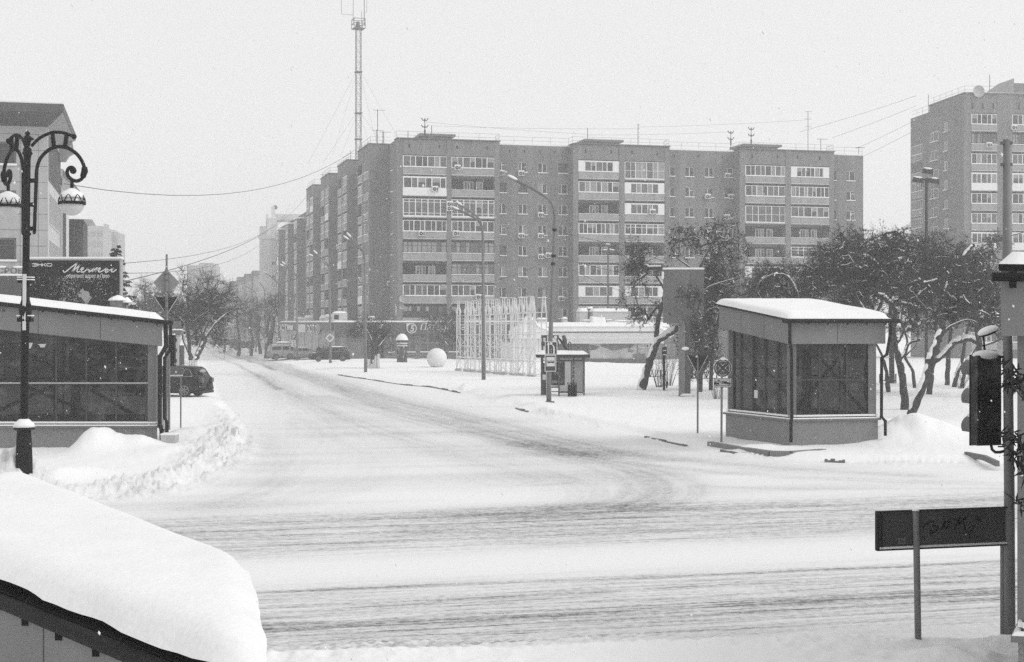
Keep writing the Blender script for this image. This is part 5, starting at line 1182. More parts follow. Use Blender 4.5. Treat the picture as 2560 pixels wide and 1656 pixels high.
m = MB(); m.beam((-.44, .065, rz(743)), (.02, .065, rz(787)), .02); m.beam((.44, .065, rz(743)), (.02, .065, rz(787)), .02); m.build('sign_rim', PALE, SP)
for py in (684, 700, 730, 750, 772): MB().box(-.07, .1, -.07, .09, rz(py) - .02, rz(py) + .02).build('bracket', GREY, SP)
# signal pole just behind, with a black signal seen edge on and a snow topped plate
y3 = 56.; zg = gh(Xp(423, y3), y3); TL = thing('traffic_light', 'black traffic signal seen from behind on a thin pole by the left pavilion', 'traffic light', (Xp(422.5, y3), y3, zg))
m = MB(); m.tube([(0, 0, -.3), (0, 0, Zp(840, y3) - zg)], .05, 8); m.build('pole', PST, TL)
m = MB(); m.box(-.06, .19, .06, .34, Zp(916, y3) - zg, Zp(838, y3) - zg); m.build('signal_box', IRON, TL, bevel=.02)
for k in range(3):
    z = Zp(851 + k * 26, y3) - zg; m = MB(); m.lathe([(.11, .34), (.12, .55), (.11, .55), (.10, .34)], 14, (.065, 0, z), 0, 'y'); m.build('visor', IRON, TL)
MB().box(-.04, .17, .08, .32, Zp(838, y3) - zg, Zp(836, y3) - zg + .02).build('snow_cap', SNOW, TL)
y4 = 57.; zg = gh(Xp(430, y4), y4); PL = thing('sign_board', 'blank grey board with a snowy lower ledge behind the left sign posts', 'sign', (Xp(430, y4), y4, zg))
MB().box(-.42, .40, 0, .05, Zp(937, y4) - zg, Zp(915, y4) - zg).build('board', G('board_grey', .14, .6, .15, 2), PL); MB().box(-.43, .41, -.03, .08, Zp(937, y4) - zg - .05, Zp(937, y4) - zg - .01).build('snow_ledge', SNOW, PL)
MB().box(.12, .2, -.012, 0, Zp(933, y4) - zg, Zp(928, y4) - zg).build('label_plate', PALE, PL)
for x in (-.36, .34): MB().tube([(x, .03, -.3), (x, .03, Zp(915, y4) - zg)], .03, 8).build('leg', PST, PL)
# concrete block in the snow beside the pavilion corner
y5 = 46.6; p = (Xp(425, y5), y5); q = thing('service_box', 'low snow covered concrete box beside the downpipes of the left pavilion', 'box', (p[0], p[1], gh(*p)))
MB().box(-.26, .22, -.2, .3, -.3, .24).build('body', G('conc_light', .42, .9, .08, 3), q, bevel=.01); MB().box(-.27, .23, -.21, .31, .24, .30).build('snow_cap', SNOW, q, bevel=.02)
# a stick lying in the snow
MB().tube([(Xp(147, 42.5), 42.4, Zp(1172, 42.5)), (Xp(158, 43.3), 43.3, Zp(1157, 43.3)), (Xp(170, 44.2), 44.2, Zp(1146, 44.2))], [.03, .025, .015], 6).build('stick', G('bark', .06, .9, .3, 6), label='dark broken stick poking out of the snow in front of the left pavilion', cat='stick')

# right foreground: back of a board on posts, signal pole, traffic light
y6 = 19.08; p0 = (Xp(2291, y6), y6); zg = gh(*p0)
SB = thing('sign_board', 'long dark board seen from behind with black scrawled graffiti on a grey post', 'sign', (p0[0], p0[1], zg), A14 + R(.4))
def sz(py): return Zp(py, y6) - zg
x0_, x1_ = -.545, 1.42
MB().box(x0_, x1_, .05, .075, sz(1374.5), sz(1278)).build('board', G('board_back', .065, .6, .45, 1.4, spec=.15, streak=.15), SB)
m = MB()
for (a, b, c_, d) in ((x0_ - .01, x1_ + .01, sz(1279), sz(1276.5)), (x0_ - .01, x1_ + .01, sz(1375), sz(1371)), (x0_ - .012, x0_ + .015, sz(1371), sz(1279)), (x0_ + .05, x0_ + .06, sz(1368), sz(1284)), (x1_ - .015, x1_ + .012, sz(1371), sz(1279))): m.box(a, b, .02, .09, c_, d)
m.build('frame', IRON, SB)
MB().box(x0_ + .02, x1_ - .02, .025, .05, sz(1371), sz(1366)).build('snow_ledge', SNOW, SB)
g = MB()
def gp(px, py): x = (px - 2291) / F * 19.3 / .97; return Vector((x, .040, Zp(py, 19.1) - zg - (x) * .242 * (0)))
def gst(L, w=.02):
    S = smooth_path([(2180 + a * 380 / 1407, 1240 + b * 416 / 1540 + (a - 390) * .0078) for a, b in L], 5); P = [gp(*s) for s in S]; K = []
    for i, p in enumerate(P): t = (P[min(i + 1, len(P) - 1)] - P[max(i - 1, 0)]).normalized(); nn = Vector((-t.z, 0, t.x)); K.append((p + nn * w / 2, p - nn * w / 2))
    for (a, b), (c_, d) in zip(K[:-1], K[1:]): g.add([a, b, d, c_], [(0, 1, 2, 3)])
for L in ([(490, 300), (530, 260), (580, 240), (600, 250), (590, 285), (640, 290), (630, 320), (580, 350), (562, 345), (570, 320), (600, 345)], [(668, 325), (690, 280), (715, 240), (700, 300), (745, 290)], [(745, 290), (735, 250), (760, 225), (770, 245), (750, 255)], [(770, 215), (800, 220), (820, 240)], [(800, 325), (830, 260), (865, 192)], [(925, 205), (870, 240), (830, 280), (880, 250), (905, 270), (915, 315), (940, 345), (975, 335), (995, 300), (985, 280)], [(1045, 190), (1040, 225), (1020, 240)], [(1015, 212), (1050, 210), (1100, 205)], [(1040, 215), (1060, 235), (1080, 240)]): gst(L)
g.build('graffiti', G('spray_black', .004, .8, .1, 3, spec=.03), SB)
m = MB(); 
for i in range(3):
    for j in range(3):
        a = 247 + j * 20; b = 385 + i * 18; v = gp(2180 + a * .27, 1240 + b * .27); m.box(v.x, v.x + .05, .036, .044, v.z - .035, v.z)
m.build('sticker', G('sticker_grey', .12, .6, .3, 20), SB)
m = MB(); m.tube([(.03, 0, -.3), (0, 0, sz(1340)), (-.012, 0, sz(1277))], .043, 12); m.build('post', PST, SB, smooth=True)
MB().lathe([(.05, 0), (.045, .01), (.01, .02)], 10, (-.012, 0, sz(1277))).build('snow_cap', SNOW, SB)
MB().tube([(1.41, .16, -.3), (1.41, .16, sz(1290))], .043, 10).build('post', PST, SB, smooth=True)
y7 = 19.5; zg = gh(Xp(2524, y7), y7)
SG = thing('traffic_light', 'large black traffic light seen from behind on a tall grey pole at the right', 'traffic light', (Xp(2524, y7), y7, zg))
def tz(py): return Zp(py, y7) - zg
def tx(px): return Xp(px, y7) - Xp(2524, y7)
m = MB(); m.tube([(tx(2525), 0, -.4), (tx(2523), 0, tz(1200)), (tx(2519), 0, tz(840)), (tx(2517), 0, tz(700)), (tx(2516.5), 0, tz(349))], [.074, .070, .062, .058, .046], 14); m.build('pole', PST, SG, smooth=True)
m = MB()
for py in (358, 412): m.box(tx(2516) - .075, tx(2516) + .075, -.03, .03, tz(py) - .02, tz(py) + .02)
m.build('bracket', GREY, SG)
bxm = Matrix.Translation((tx(2468), .05, 0)) @ Matrix.Rotation(R(17), 4, 'Z')
zt_, zb_ = tz(889), tz(1114)
m = MB(); m.box(-.19, .19, -.08, .08, zb_, zt_); m.box(-.2, .2, .08, .10, zb_ - .01, zt_ + .01); m.build('signal_box', pane_glass('signal_black', .006, 0, .4, .2), SG, bevel=.012).matrix_local = bxm  # lighter blotches: snow dust and reflections painted into the black
for k in range(3):
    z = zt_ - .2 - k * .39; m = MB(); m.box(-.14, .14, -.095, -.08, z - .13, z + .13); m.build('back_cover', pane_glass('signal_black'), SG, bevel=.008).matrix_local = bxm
    v = MB(); r_ = .15; n_ = 14; ring0 = [(r_ * math.cos(t), r_ * math.sin(t)) for t in [math.pi * (-.15 + 1.3 * i / n_) for i in range(n_ + 1)]]
    for a, b in zip(ring0[:-1], ring0[1:]): v.add([(a[0], .1, z + a[1]), (b[0], .1, z + b[1]), (b[0], .34, z + b[1] * .9), (a[0], .34, z + a[1] * .9), (a[0] * 1.07, .1, z + a[1] * 1.07), (b[0] * 1.07, .1, z + b[1] * 1.07), (b[0] * 1.07, .34, z + b[1]), (a[0] * 1.07, .34, z + a[1])], [(0, 1, 2, 3), (7, 6, 5, 4), (0, 4, 5, 1), (2, 6, 7, 3)])
    v.build('visor', GREY, SG).matrix_local = bxm
    MB().ball((0, .24, z + .15), .12, 12, 6, (1, .8, .35)).build('snow_cap', SNOW, SG, smooth=True).matrix_local = bxm
    MB().lathe([(.12, .101), (.12, .11)], 16, (0, 0, z), 0, 'y').build('lens', G('lens_grey', .09, .2), SG).matrix_local = bxm
MB().ball((.0, 0, zt_), .2, 16, 8, (1.0, .62, .36)).build('snow_cap', SNOW, SG, smooth=True).matrix_local = bxm
m = MB(); m.tube([(tx(2478), 0, tz(1114)), (tx(2480), 0, tz(1124)), (tx(2488), 0, tz(1131)), (tx(2500), 0, tz(1131)), (tx(2515), 0, tz(1127))], .02, 8); m.beam((tx(2495), 0, tz(1117)), (tx(2522), 0, tz(1117)), .02); m.beam((tx(2495), 0, tz(893)), (tx(2522), 0, tz(893)), .03); m.build('arm', IRON, SG)
# snow laden lamp head on thin stems above the signal
m = MB(); m.tube([(tx(2478), .25, zt_ - .1), (tx(2474), .25, tz(838))], .014, 8); m.tube([(tx(2484), .25, zt_ - .1), (tx(2471), .25, tz(836))], .010, 6); m.build('stem', IRON, SG)
hd = MB().ball((0, 0, 0), .135, 18, 10, (1.0, .8, .22)).build('lamp_head', IRON, SG); hd.location = (tx(2487), .25, tz(834)); hd.rotation_euler = (0, R(-20), 0)
MB().ball((0.0, 0, .035), .145, 20, 12, (1.0, .8, .42), 0, .02).build('snow_cap', SNOW, hd, smooth=True)
# ---------------------------------------------------------------- bus stop, lamps, signs and decorations across the crossing
SIGNF = G('sign_navy', .022, .4, .15, 5, spec=.5)
LAMPP = G('lamp_pole', .14, .55, .15, 2, streak=.12)
# bus shelter
ys_ = 81.5; s0 = (Xp(1407, ys_), ys_); zg = gh(*s0)
BS = thing('bus_shelter', 'small glass bus shelter with a rounded snowy roof and a dark advert panel', 'bus shelter', (s0[0], s0[1], zg))
def bxp(px, y=0): return Xp(px, ys_ + y) - s0[0]
def bz_(py): return Zp(py, ys_) - zg
FR = G('shelter_frame', .06, .45, .2, 4, spec=.5); zr_ = bz_(893)
for px, y in ((1354, .35), (1397.5, 0), (1460, 0), (1356, 1.3), (1458, 1.3)):
    x = bxp(px, y); MB().box(x - .045, x + .045, y - .045, y + .045, -.2, zr_).build('post', FR, BS)
rp = [(bxp(1340), -.45), (bxp(1474), -.45), (bxp(1474), 1.6), (bxp(1340), 1.6)]
MB().prism(rp, zr_ - .03, zr_ + .16).build('roof', G('shelter_roof', .03, .4, .3, 4), BS, bevel=.05)
snowcap(BS, bxp(1340), bxp(1472), -.44, 1.58, zr_ + .15, .2, 5)
m = MB()
for a, b, y in ((1399, 1459, -.0), (1357, 1396, 1.3), (1399, 1457, 1.3)): m.beam((bxp(a, y), y, zr_ - .22), (bxp(b, y), y, zr_ - .22), .04); m.beam((bxp(a, y), y, .18), (bxp(b, y), y, .18), .05)
m.beam((bxp(1428), 0, .18), (bxp(1428), 0, zr_ - .2), .05)
m.build('rail', FR, BS, kind='stuff') if False else [MB().add(m.v[8 * i:8 * i + 8], [[v - 8 * i for v in f_] for f_ in m.f[6 * i:6 * i + 6]]).build('rail', FR, BS) for i in range(len(m.v) // 8)]
SG_ = pane_glass('shelter_glass', .07, .5, .05)
MB().quad((bxp(1399), .01, .2), (bxp(1427), .01, .2), (bxp(1427), .01, zr_ - .24), (bxp(1399), .01, zr_ - .24)).build('glass_pane', SG_, BS)
MB().quad((bxp(1429), .01, .2), (bxp(1459), .01, .2), (bxp(1459), .01, zr_ - .24), (bxp(1429), .01, zr_ - .24)).build('glass_pane', G('frosted_pane', .26, .3, .2, 1, spec=.5), BS)
MB().quad((bxp(1457, 1.3), 1.3, .2), (bxp(1458, .1), .05, .2), (bxp(1458, .1), .05, zr_ - .24), (bxp(1457, 1.3), 1.3, zr_ - .24)).build('glass_pane', SG_, BS)
m = MB(); m.box(bxp(1378, 1.2), bxp(1412, 1.2), 1.15, 1.27, .55, zr_ - .3); ap = m.build('advert_panel', SIGNF, BS)
m = MB(); x = bxp(1400, 1.14)
text_mb('СТЬЕ', .2, m, lambda a, b: (bxp(1396, 1.14) + a, 1.145, Zp(938, ys_ + 1.15) - zg + b), weight=.003); text_mb('500-000', .21, m, lambda a, b: (bxp(1393, 1.14) + a * .9, 1.145, Zp(958, ys_ + 1.15) - zg + b), weight=.006); m.build('lettering', INK, ap)
m = MB(); m.box(bxp(1355.5), bxp(1366), .33, .47, .05, zr_ - .35); m.build('advert_box', SIGNF, BS); MB().box(bxp(1356.5), bxp(1365), .322, .33, .9, 1.2).build('sticker', PALE, BS)
m = MB(); m.box(bxp(1378, .9), bxp(1400, .9), .75, 1.1, .42, .48); bn = m.build('bench', GREY, BS); snowcap(bn, bxp(1377, .9), bxp(1400, .9), .73, 1.12, .48, .13, 2)
m = MB(); text_mb('Тюмень  450 лет на Тюмени', .17, m, lambda a, b: (bxp(1436) - b, .0, bz_(932) + a * .78), weight=.004); m.build('lettering', DARK, BS)
MB().tube([(bxp(1422), .5, zr_ + .1), (bxp(1422), .5, zr_ + .75), (bxp(1425), .5, zr_ + .85), (bxp(1429), .5, zr_ + .75), (bxp(1429), .5, zr_ + .1)], .035, 6).build('roof_hoop', FR, BS)
# litter bin of bent black rods
p = gpl(1431, y=80.2); p.z = gh(p.x, p.y) - .02; LB_ = thing('litter_bin', 'black litter bin of bent metal rods in front of the bus shelter', 'litter bin', p)
m = MB()
for i in range(7):
    x = -.24 + .08 * i
    m.tube([(x - .05, -.18, .82), (x, -.16, .70), (x, -.16, .05)], .017, 5); m.tube([(x - .05, .18, .82), (x, .16, .70), (x, .16, .05)], .017, 5)
for y in (-.16, .16):
    for z in (.1, .66): m.beam((-.26, y, z), (.26, y, z), .03)
m.build('rods', IRON, LB_); MB().box(-.22, .2, -.13, .13, .06, .62).build('liner', BLACK, LB_)
# street lamps -------------------------------------------------
def lamp_snow(parent, c, s=1.): return MB().ball((c[0], c[1], c[2]), .26 * s, 14, 8, (1.25, .6, .42), 0, .04).build('snow_cap', SNOW, parent, smooth=True)
def street_lamp(label, px, pyb, px_top, py_bend, heads, y, base_z=None, r=.09, group='cantilever street lamps along the street', thin=None):
    x0 = Xp(px, y); z0 = base_z if base_z is not None else gh(x0, y); T = thing('street_lamp', label, 'street lamp', (x0, y, z0), group=group)
    def P(a, b, d=0): return (Xp(a, y) - x0, d, Zp(b, y) - z0)
    xt = P(px_top, py_bend); m = MB()
    m.tube([(0, 0, -.3), (xt[0] * .02, 0, 1.2), (xt[0], 0, xt[2])], [r, r * .95, r * .62], 10); m.build('pole', LAMPP, T, smooth=True)
    for k, (hx, hy, d, bx_, by_) in enumerate(heads):
        h = P(hx, hy, d); cn = P(bx_, by_, d * .25); mid = ((cn[0] + h[0]) / 2 , d * .6, (cn[2] + h[2]) / 2 + .18 * abs(cn[0] - h[0]) * .35)
        a = MB(); pts = [(xt[0], 0, xt[2] - .3), (xt[0], 0, xt[2]), cn, mid, h]; sp = []
        Q = [Vector(q) for q in pts]
        for i in range(len(Q) - 1):
            p0, p1, p2, p3 = Q[max(i - 1, 0)], Q[i], Q[i + 1], Q[min(i + 2, len(Q) - 1)]
            for j in range(6): t = j / 6; sp.append(.5 * (2 * p1 + (p2 - p0) * t + (2 * p0 - 5 * p1 + 4 * p2 - p3) * t * t + (3 * p1 - p0 - 3 * p2 + p3) * t ** 3))
        sp.append(Q[-1]); a.tube(sp, r * .55, 8); ao = a.build('arm', LAMPP, T, smooth=True)
        dv = (Q[-1] - Q[-2]); dv.y = 0; dv = dv.normalized(); L = .5
        hd = MB(); e = Q[-1] + dv * L; hd.tube([Q[-1] - dv * .05, Q[-1] + dv * .15, Q[-1] + dv * .38, e], [.05, .09, .10, .04], 10); ho = hd.build('lamp_head', G('lamp_case', .2, .5, .1, 4), ao, smooth=True)
        c = Q[-1] + dv * .24; sn_ = MB().ball((0, 0, 0), .24, 14, 8, (1.25, .62, .34), 0, .04).build('snow_cap', SNOW, ho, smooth=True); sn_.location = (c.x, c.y, c.z + .07); sn_.rotation_euler = (0, -math.atan2(dv.z, dv.x) if dv.x > 0 else math.pi - math.atan2(dv.z, dv.x), 0)
        if dv.x < 0: sn_.rotation_euler = (0, math.atan2(dv.z, -dv.x), 0)
    return T, P
LAMP1, PL1 = street_lamp('single armed street lamp with two dark road signs on its leaning pole', 1372, 1018, 1387, 560, [(1292, 453, 0, 1379, 508)], 74., r=.13)
LAMP2, PL2 = street_lamp('twin headed street lamp standing in the snow in front of the white lattice frames', 1209, 962, 1207, 590, [(1156, 518, -.8, 1200, 552), (1146, 525, .6, 1199, 556)], 103.5, r=.15)
LAMP3, PL3 = street_lamp('twin headed street lamp rising behind the bushy tree at the shop corner', 914, 927, 912, 655, [(880, 596, -.9, 908, 628), (868, 599, .8, 907, 632)], 126., r=.14)
LAMP4, PL4 = street_lamp('twin headed street lamp with a diamond sign on its pole', 826, 919, 824, 672, [(796, 637, -1, 820, 662), (779, 641, 1, 819, 665)], 156., r=.15)
LAMP5, PL5 = street_lamp('twin headed street lamp behind the parked silver sedan', 743, 909, 742, 695, [(716, 663, -1, 738, 684), (706, 666, 1, 737, 688)], 186., r=.15)
LAMP6, PL6 = street_lamp('street lamp behind the van near the lower brick block', 697, 903, 696, 712, [(668, 685, -.8, 690, 703)], 217., r=.15)
LAMP7, PL7 = street_lamp('distant street lamp against the pale turret block', 663, 895, 662, 735, [(650, 708, 0, 660, 722)], 265., r=.14)
LAMP8, PL8 = street_lamp('farthest street lamp with its arm over the far bend of the street', 640, 883, 641, 745, [(615, 716, 0, 639, 733)], 292., r=.15)
# wires' insulators on the first pole and collar
for py in (575, 640, 660): MB().lathe([(.12, -.06), (.12, .06)], 8, PL1(1386 - (py - 575) * .04, py)).build('collar', IRON, LAMP1)
# road signs ---------------------------------------------------
def rect_sign(parent, P, x0, x1, y0, y1, mat, d=-.17, rim=True, nm='sign_plate'):
    a, b = P(x0, y1), P(x1, y0); q = MB().box(a[0], b[0], d - .03, d, a[2], b[2]).build(nm, mat, parent, bevel=.012)
    if rim:
        w = .035; m = MB(); e = d - .036
        for (u0, u1, v0, v1) in ((a[0], b[0], a[2], a[2] + w), (a[0], b[0], b[2] - w, b[2]), (a[0], a[0] + w, a[2] + w, b[2] - w), (b[0] - w, b[0], a[2] + w, b[2] - w)): m.box(u0, u1, e, d - .03, v0, v1)
        m.build('rim', PALE, q)
    return q
SIGNB = G('sign_blue', .035, .4, .1, 5, spec=.5)
q = rect_sign(LAMP1, PL1, 1362, 1393, 854, 886.5, SIGNB, -.19)
m = MB(); D = -.225
def sg(px, py, d=D): v = PL1(px, py); return (v[0], d, v[2])
for poly in ([(1369.3, 884.5), (1372.3, 884.5), (1372.3, 862), (1374.8, 862), (1370.8, 855.5), (1366.8, 862), (1369.3, 862)], [(1383, 884.5), (1386.2, 884.5), (1386.2, 869), (1385, 865.5), (1379.5, 860.5), (1381.8, 857.6), (1373.8, 856), (1376.2, 863.6), (1377.8, 861.4), (1382, 865.6), (1383, 868)]): m.add([sg(*p) for p in poly], [range(len(poly))])
for a, b in ((872, 876), (878, 881), (882.5, 884.5)): m.add([sg(1377, b), sg(1378, b), sg(1378, a), sg(1377, a)], [(0, 1, 2, 3)])
m.build('arrows', INK, q)
q = rect_sign(LAMP1, PL1, 1361.5, 1390, 887.5, 929, SIGNB, -.19)
v0, v1 = sg(1366, 916), sg(1386.5, 893); w_ = MB().box(v0[0], v1[0], -.228, -.222, v0[2], v1[2]).build('white_field', PALE, q)
m = MB(); E_ = -.233
m.add([sg(*p, E_) for p in [(1368, 901), (1384, 901), (1385, 903), (1385, 907), (1368, 907)]], [range(5)])
for cx_ in (1371.5, 1381.5): m.add([sg(cx_ + 1.5 * math.cos(t), 907 + 1.6 * math.sin(t), E_) for t in np.linspace(0, 2 * math.pi, 12, False)], [range(12)])
m.build('bus_pictogram', BLACK, w_); m = MB()
for i in range(4): m.add([sg(a, b, -.236) for a, b in ((1369 + i * 3.7, 904), (1371.8 + i * 3.7, 904), (1371.8 + i * 3.7, 901.6), (1369 + i * 3.7, 901.6))], [(0, 1, 2, 3)])
m.build('bus_windows', INK, w_)
v = PL1(1376, 1021); MB().box(v[0] - .25, v[0] + .2, -.2, .2, -.05, .04).build('base_plate', GREY, LAMP1)
def diamond(parent, P, px, py, r, d=-.2):
    c = P(px, py); q = MB().extr([(c[0] - r, d, c[2]), (c[0], d, c[2] - r), (c[0] + r, d, c[2]), (c[0], d, c[2] + r)], (0, .03, 0)).build('sign_plate', PALE, parent)
    k = r * .62; MB().extr([(c[0] - k, d - .012, c[2]), (c[0], d - .012, c[2] - k), (c[0] + k, d - .012, c[2]), (c[0], d - .012, c[2] + k)], (0, .01, 0)).build('sign_centre', G('sign_yellow', .22, .5, .05, 3), q)
diamond(LAMP4, PL4, 825.5, 845, .5)
y = 280.; T = thing('road_sign', 'distant diamond priority sign on a thin post beside the far dark car', 'road sign', (Xp(623, y), y, gz0(y))); zg = gz0(y)
PF = lambda a, b, d=0: (Xp(a, y) - Xp(623, y), d, Zp(b, y) - zg)
MB().tube([(0, 0, -.2), PF(623, 838)], .09, 8).build('post', PST, T); diamond(T, PF, 623, 838, .45)
for (px, py0, py1, yb, lab) in ((697, 843, 856, 193, 'parking sign with two small plates beneath, over the van'), (734.5, 837.5, 849, 186.3, 'parking sign with two small plates beneath, beside the lamp pole by the silver sedan'), (664, 834, 845, 262, 'farther parking sign beside the thick cut tree trunk')):
    x = Xp(px, yb); zg = gh(x, yb); T = thing('parking_sign', lab, 'road sign', (x, yb, zg)); s_ = yb / F
    zc, zt2 = Zp(py1, yb) - zg, Zp(py0, yb) - zg; w = 5.6 * s_
    MB().tube([(0, 0, -.2), (0, 0, zt2)], .05, 8).build('post', PST, T)
    q = MB().box(-w, w, -.09, -.06, zc, zt2).build('sign_plate', SIGNB, T); m = MB(); text_mb('P', (zt2 - zc) * 1.05, m, lambda a, b: (a, -.1, zc + (zt2 - zc) * .13 + b), weight=.01); m.build('lettering', INK, q)
    for k in range(2): z = zc - (.12 + k * .45); q = MB().box(-w, w, -.09, -.06, z - .36, z).build('sub_plate', PALE, T); MB().box(-w * .6, w * .4, -.1, -.09, z - .22, z - .14).build('pictogram', DARK, q)
# yield sign from behind, and the no-stopping sign
y = 54.2; p = (Xp(1744, y), y); zg = gh(*p); T = thing('road_sign', 'triangular sign seen from behind on a thin post left of the right pavilion', 'road sign', (p[0], p[1], zg))
PF = lambda a, b, d=0: (Xp(a, y) - p[0], d, Zp(b, y) - zg)
MB().tube([(0, 0, -.2), PF(1744.5, 893)], .035, 10).build('post', PST, T)
q = MB().extr([PF(1719, 888.5, .04), PF(1770, 888.5, .04), PF(1745, 937, .04)], (0, .02, 0)).build('sign_plate', G('sign_back_dark', .10), T)
m = MB(); m.beam(PF(1719, 888.5, .035), PF(1745, 937, .035), .018); m.beam(PF(1770, 888.5, .035), PF(1745, 937, .035), .018); m.build('sign_rim', PALE, q)
v = PF(1742.5, 894); MB().box(v[0] - .05, v[0] + .02, -.02, .03, v[2], v[2] + .07).build('snow_cap', SNOW, T)
y = 50.4; p = (Xp(1803.5, y), y); zg = gh(*p); T = thing('road_sign', 'round no stopping sign above a tow truck plate, beside the right pavilion', 'road sign', (p[0], p[1], zg))
PF = lambda a, b, d=0: (Xp(a, y) - p[0], d, Zp(b, y) - zg)
MB().tube([(0, 0, -.2), PF(1804.5, 905)], .038, 10).build('post', PST, T)
c = PF(1806, 920.5); r_ = .318
q = MB().lathe([(r_, -.075), (r_, -.05)], 40, (c[0], 0, c[2]), 0, 'y').build('sign_plate', PALE, T)
MB().lathe([(r_ * .955, -.08), (r_ * .955, -.075)], 40, (c[0], 0, c[2]), 0, 'y').build('red_ring', G('sign_red', .022, .4, .1, 6, spec=.5), q)
def arc_seg(t0, t1, r0, r1, d, n=8):
    o_ = [(c[0] + r0 * math.cos(t), d, c[2] + r0 * math.sin(t)) for t in np.linspace(t0, t1, n)]; i_ = [(c[0] + r1 * math.cos(t), d, c[2] + r1 * math.sin(t)) for t in np.linspace(t1, t0, n)]; return o_ + i_
for k in range(4):
    t = math.pi / 2 * k; o1 = .16; rr = r_ * .80
    def seg(r0, off_): 
        cc = (c[0] + math.cos(t) * off_, c[2] + math.sin(t) * off_); a0 = math.pi / 4 - .20
        return [(c[0] + math.cos(t) * off_, 0, c[2] + math.sin(t) * off_)] + [(c[0] + r0 * math.cos(u), 0, c[2] + r0 * math.sin(u)) for u in np.linspace(t - a0, t + a0, 9)]
    MB().add([(v[0], -.0815, v[2]) for v in seg(rr, .07)], [range(10)]).build('white_edge', PALE, q)
    MB().add([(v[0], -.083, v[2]) for v in seg(rr * .94, .095)], [range(10)]).build('blue_field', SIGNB, q)
a, b = PF(1784.5, 969), PF(1828.5, 945.5); q = MB().box(a[0], b[0], -.075, -.05, a[2], b[2]).build('sub_plate', G('plate_white', .42, .5, .05, 4), T, bevel=.01)
m = MB()
def pf(px, py): v = PF(1740 + px * 160 / 850, 850 + py * 290 / 1540); return (v[0], -.079, v[2])
for poly in ([(240, 570), (303, 568), (303, 595), (240, 595)], [(240, 560), (262, 548), (262, 570), (240, 572)], [(342, 548), (390, 552), (412, 536), (440, 545), (455, 568), (455, 592), (342, 575)], [(243, 609), (462, 609), (462, 605), (243, 605)]): m.add([pf(*v) for v in poly], [range(len(poly))])
for cx_, cy_, r2 in ((278, 592, 13), (357, 572, 11), (430, 592, 13)): m.add([pf(cx_ + r2 * math.cos(u), cy_ + r2 * math.sin(u)) for u in np.linspace(0, 2 * math.pi, 14, False)], [range(14)])
for A_, B_ in (((262, 565), (300, 530)), ((300, 530), (340, 585)), ((300, 530), (300, 570))): m.beam(pf(*A_), pf(*B_), .012, .012)
for (u0, u1, v0, v1) in ((a[0], b[0], a[2], a[2] + .012), (a[0], b[0], b[2] - .012, b[2]), (a[0], a[0] + .012, a[2], b[2]), (b[0] - .012, b[0], a[2], b[2])): m.box(u0, u1, -.08, -.075, v0, v1)
m.build('tow_pictogram', BLACK, q); m = MB()
m.add([pf(*v) for v in [(398, 556), (412, 540), (436, 548), (446, 566)]], [(0, 1, 2, 3)])
for cx_, cy_, r2 in ((278, 592, 6), (357, 572, 5), (430, 592, 6)): m.add([(*pf(cx_ + r2 * math.cos(u), cy_ + r2 * math.sin(u))[:1], -.084, pf(cx_, cy_ + r2 * math.sin(u))[2]) for u in np.linspace(0, 2 * math.pi, 10, False)], [range(10)])
m.v = [(v[0], -.084, v[2]) for v in m.v]; m.build('pictogram_light', PALE, q)
MB().ball((c[0] + .02, -.06, c[2] + r_), .09, 10, 6, (1.2, .5, .6)).build('snow_cap', SNOW, T)
# billboard panel seen from behind on its thick pillar
y = 80.; p = (Xp(1713, y), y); zg = gh(*p); T = thing('billboard', 'tall blank panel seen from behind on a thick square pillar among the trees', 'billboard', (p[0], p[1], zg))
PF = lambda a, b, d=0: (Xp(a, y) - p[0], d, Zp(b, y) - zg)
a, b = PF(1660.5, 808), PF(1761.5, 674); PB = G('panel_back', .135, .6, .12, .8, streak=.2); q = MB().box(a[0], b[0], .3, .62, a[2], b[2]).build('panel', PB, T, bevel=.02)
m = MB()
for k in (1, 2): x = a[0] + (b[0] - a[0]) * k / 3; m.box(x - .012, x + .012, .292, .3, a[2], b[2])
m.build('seam', GREY, q); MB().box(a[0] - .03, b[0] + .03, .27, .65, b[2], b[2] + .11).build('snow_cap', SNOW, q, bevel=.03); MB().box(a[0] - .1, a[0] + .02, .25, .4, b[2] - .5, b[2] - .12).build('snow_icicle', SNOW, q, bevel=.02)
a, b = PF(1700, 1006), PF(1728, 806); MB().box(a[0], (a[0] + b[0]) * .38, .25, .7, -.3, b[2] + .1).build('pillar', G('pillar_grey', .17, .6, .12, 1, streak=.15), T); MB().box((a[0] + b[0]) * .38, b[0], .30, .7, -.3, PF(0, 873)[2]).build('pillar_door', G('pillar_dark', .085, .6, .12, 1), T); MB().box((a[0] + b[0]) * .38, b[0], .36, .7, PF(0, 873)[2], b[2]).build('pillar_recess', G('pillar_dark', .085), T)
m = MB().box(a[0] + .0, b[0] + .2, -.1, .9, -.3, .03); m.build('base_plate', GREY, T); snowcap(T, a[0], b[0] + .2, -.1, .3, .03, .14, 6); MB().ball(((a[0] + b[0]) * .6, .28, PF(0, 872)[2]), .22, 12, 6, (1, .4, .5)).build('snow_cap', SNOW, T)
